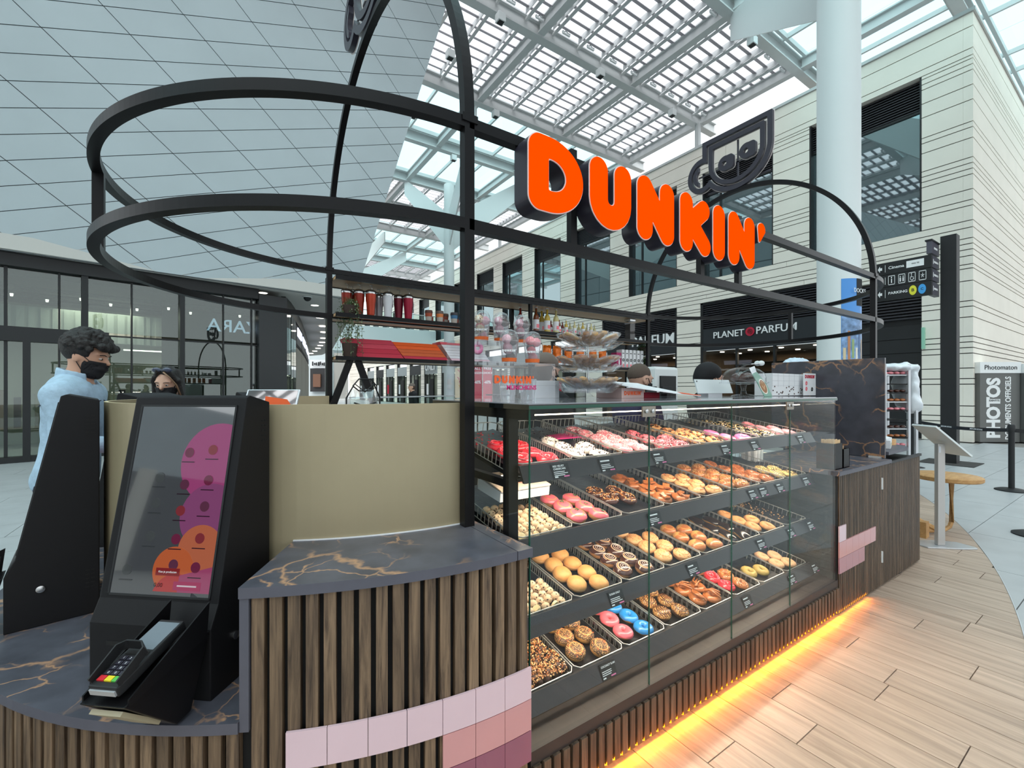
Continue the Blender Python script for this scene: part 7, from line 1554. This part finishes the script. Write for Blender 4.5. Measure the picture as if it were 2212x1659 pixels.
    for e in (-1, 1): sh_.sphere((e*.107, .04, .04), (.052, .13, .05), 12, 8)
    sh_.build('shoes', M['lwhite'] if extra == 'denim' else M['lblack'], root, smooth='all')
    if extra == 'denim':
        def collar(X, Y, Z): return np.maximum(np.maximum(np.abs(c3(X, Y, Z, (0, neck[1]-.01, 1.40), (0, hc[1]-.03, 1.58), .082, .086))-.009, Z-(1.535-.25*(Y-neck[1]))), np.maximum(1.425-Z, (Y-neck[1]-.07)))
        child('collar', collar, (-.2, -.16, 1.38), (.2, .3, 1.6), .009, M['denim'])
        m_ = MB(); zz = 1.33
        for e in (-1, 1): m_.sweep([(e*.02, lean*.3+.128, 1.36), (e*.09, lean*.3+.118, 1.345), (e*.15, lean*.34+.06, 1.36), (e*.2, lean*.34, 1.39)], .004, .004, 4); m_.sweep([(e*.19, lean*.36-.075, 1.34), (e*.08, lean*.3-.122, 1.33), (0, lean*.3-.13, 1.33)], .004, .004, 4)
        m_.build('seams', M['jeans'], root)
    hm = Matrix.Translation(hc) @ Matrix.Rotation(hyaw, 4, 'Z') @ Matrix.Rotation(hpitch, 4, 'X')
    def H(nm, f, lo, hi, h, m, smooth=2): return link(nm, net_mesh(nm, f, lo, hi, h, m, smooth), None, root, hm)
    lo, hi = (-.15, -.2, -.2), (.15, .17, .2)
    if hair == 'curly':
        g = np.random.RandomState(5); C0 = []
        for _ in range(240):
            a_, b_ = g.uniform(0, 2*PI), g.uniform(-.05, 1); r = math.sqrt(1-min(1, b_*b_*.95)); p_ = (.096*r*math.cos(a_), -.02+.114*r*math.sin(a_)+.012, .05+.108*b_)
            if p_[1] > .06 and p_[2] < .06: continue
            C0.append((*p_, g.uniform(.010, .021)))
        for e in np.linspace(-.07, .07, 8): C0.append((e, .092-.2*e*e/.07*.07, .082+.01*math.cos(60*e), .024))
        def hf(X, Y, Z):
            f = el(X, Y, Z, (0, -.02, .055), (.097, .113, .108)); f = np.maximum(f, -(Z-.0+.9*np.maximum(0, -Y-.02)*0+np.where(Y > .045, -.07, .06)))
            for c in C0: f = np.minimum(f, np.sqrt((X-c[0])**2+(Y-c[1])**2+(Z-c[2])**2)-c[3])
            return f
        H('hair', hf, lo, hi, .0055, M['hair'], 1)
    elif hair == 'buzz': H('hair', lambda X, Y, Z: np.maximum(el(X, Y, Z, (0, -.014, .037), (.080, .100, .093)), np.maximum(.02-Z-.25*(-Y)*1.2, Y-.05-.2*(Z-.07))), lo, hi, .007, mat('cropped_hair', S(92, 78, 68), .8, bump=.3, bscale=300))
    elif hair == 'beanie': H('beanie', lambda X, Y, Z: np.maximum(su(el(X, Y, Z, (0, -.03, .055), (.096, .115, .098)), el(X, Y, Z, (0, -.09, .0), (.075, .06, .06)), .04), np.maximum(-.045-Z-.0*Y+.8*np.maximum(Y, 0)*.9, -9)), lo, hi, .007, M['cloth'])
    elif hair == 'cap':
        H('cap', lambda X, Y, Z: np.maximum(el(X, Y, Z, (0, -.012, .04), (.085, .104, .098)), .035-Z), lo, hi, .007, mat('taupe_cap', S(112, 100, 92), .8)); H('hair', lambda X, Y, Z: np.maximum(el(X, Y, Z, (0, -.02, .0), (.085, .1, .1)), np.maximum(Z-.04, Y-.0)), lo, hi, .008, mat('brown_hair', S(72, 52, 42), .7))
    elif hair == 'long':
        def hf(X, Y, Z):
            f = el(X, Y, Z, (0, -.022, .045), (.092, .108, .1)); f = np.maximum(f, Y-.03-.5*np.maximum(Z-.04, 0)*1.4-.0)
            for e in (-1, 1): f = np.minimum(f, c3(X, Y, Z, (e*.03, .06, .118), (e*.088, .03, .03), .022, .018)); f = su(f, c3(X, Y, Z, (e*.088, .02, .03), (e*.1, .0, -.17), .02, .024), .02)
            f = su(f, c3(X, Y, Z, (0, -.08, .0), (0, -.08, -.17), .07, .06), .04); return f+.004*np.sin(120*X)*np.sin(14*Z)
        H('hair', hf, (-.16, -.2, -.22), (.16, .17, .2), .007, M['hair'])
        m_ = MB()
        for e in (-1, 1): m_.sphere((e*.038, .068, .128), (.034, .012, .022), 14, 8)
        m_.sweep([(-.075, .06, .125), (0, .085, .13), (.075, .06, .125)], .008, .008, 6); m_.build('sunglasses', mat('grey_lens', S(70, 76, 96), .12, 0, .7), root, smooth='all', mtx=hm)
        m_ = MB().sweep([(-.02, .092, .115), (-.06, .085, .07), (-.088, .055, .0), (-.1, .03, -.1)], .02, .012, 6); m_.build('hair_highlight', mat('hair_streak', S(150, 118, 92), .6), root, smooth='all', mtx=hm)
    if mask:
        H('face_mask', lambda X, Y, Z: np.maximum(np.maximum(np.maximum(np.maximum(headf(X, Y, Z)-.010, el(X, Y, Z, (0, .03, -.05), (.078, .092, .09))), -(headf(X, Y, Z)-.003)), Z+.012-.25*np.maximum(0, .02-np.abs(X))), np.maximum(.02-Y-.0, -.12-Z)), lo, hi, .0062, M['cloth'])
        m_ = MB()
        for e in (-1, 1): MB().sweep([(e*.060, .03, -.085), (e*.08, -.005, -.03), (e*.089, -.016, .01), (e*.082, .01, .014), (e*.066, .05, -.018)], .004, .004, 4).build('mask_loop', M['cloth'], root, mtx=hm)
    m_ = MB(); i_ = MB(); b_ = MB()
    for e in (-1, 1):
        m_.sphere((e*.032, .0835, .005), (.0125, .0095, .0075), 12, 8); i_.sphere((e*.032, .089, .004), (.0066, .0058, .0064), 10, 6)
        b_.sweep([(e*.016, .1, .026), (e*.034, .099, .031), (e*.054, .086, .026)], .006, .005, 5)
    m_.build('eye', M['sclera'], root, smooth='all', mtx=hm); i_.build('iris', mat('dark_iris', S(50, 34, 26), .2), root, smooth='all', mtx=hm); b_.build('eyebrow', M['hair'], root, mtx=hm)
    return root
def at_head(px, py, D, zhead):       # foot point under a head seen at a pixel
    p = atd(px, py, D); return (p.x, p.y, 0)
M['sclera'] = mat('eye_white', S(196, 182, 174), .3)
vh = YAW                              # view direction heading
L_ = at_head(146, 778, 2.72, 0)
person('man with curly black hair, black mask and pale denim jacket at the terminals', L_, vh-R_(66), 1.845, R_(-6), R_(-14), .10, M['skin'], M['denim'], 'curly', extra='denim', arms='fwd')
person('woman with sunglasses on her dark hair and black mask behind the gold wall', at_head(372, 815, 3.6, 0), vh+PI+R_(8), 1.67, R_(4), R_(-12), .05, M['skin2'], M['cloth'], 'long', arms='fwd')
person('worker with shaven head and black mask between cake stand and tills', at_head(1366, 815, 3.35, 0), vh-R_(66), 1.70, R_(0), R_(-10), .08, M['skin2'], mat('navy_shirt', S(44, 40, 84), .85), 'buzz', arms='fwd')
person('worker in black knitted beanie looking towards the cake dome', at_head(1522, 815, 3.75, 0), vh-R_(82), 1.71, R_(0), R_(-4), .05, M['skin'], M['cloth'], 'beanie', arms='fwd')
person('worker in taupe cap and black mask behind the snack cups', at_head(1166, 790, 3.15, 0), vh-R_(50), 1.76, R_(0), R_(-12), .06, M['skin2'], M['cloth'], 'cap', arms='fwd')
q = atd(893, 842, 13.5); person('dark clothed visitor far behind the kiosk by the glass balustrade', (q.x, q.y, 0), vh+R_(120), 1.70, 0, 0, .05, M['skin'], M['cloth'], 'cap', mask=False)
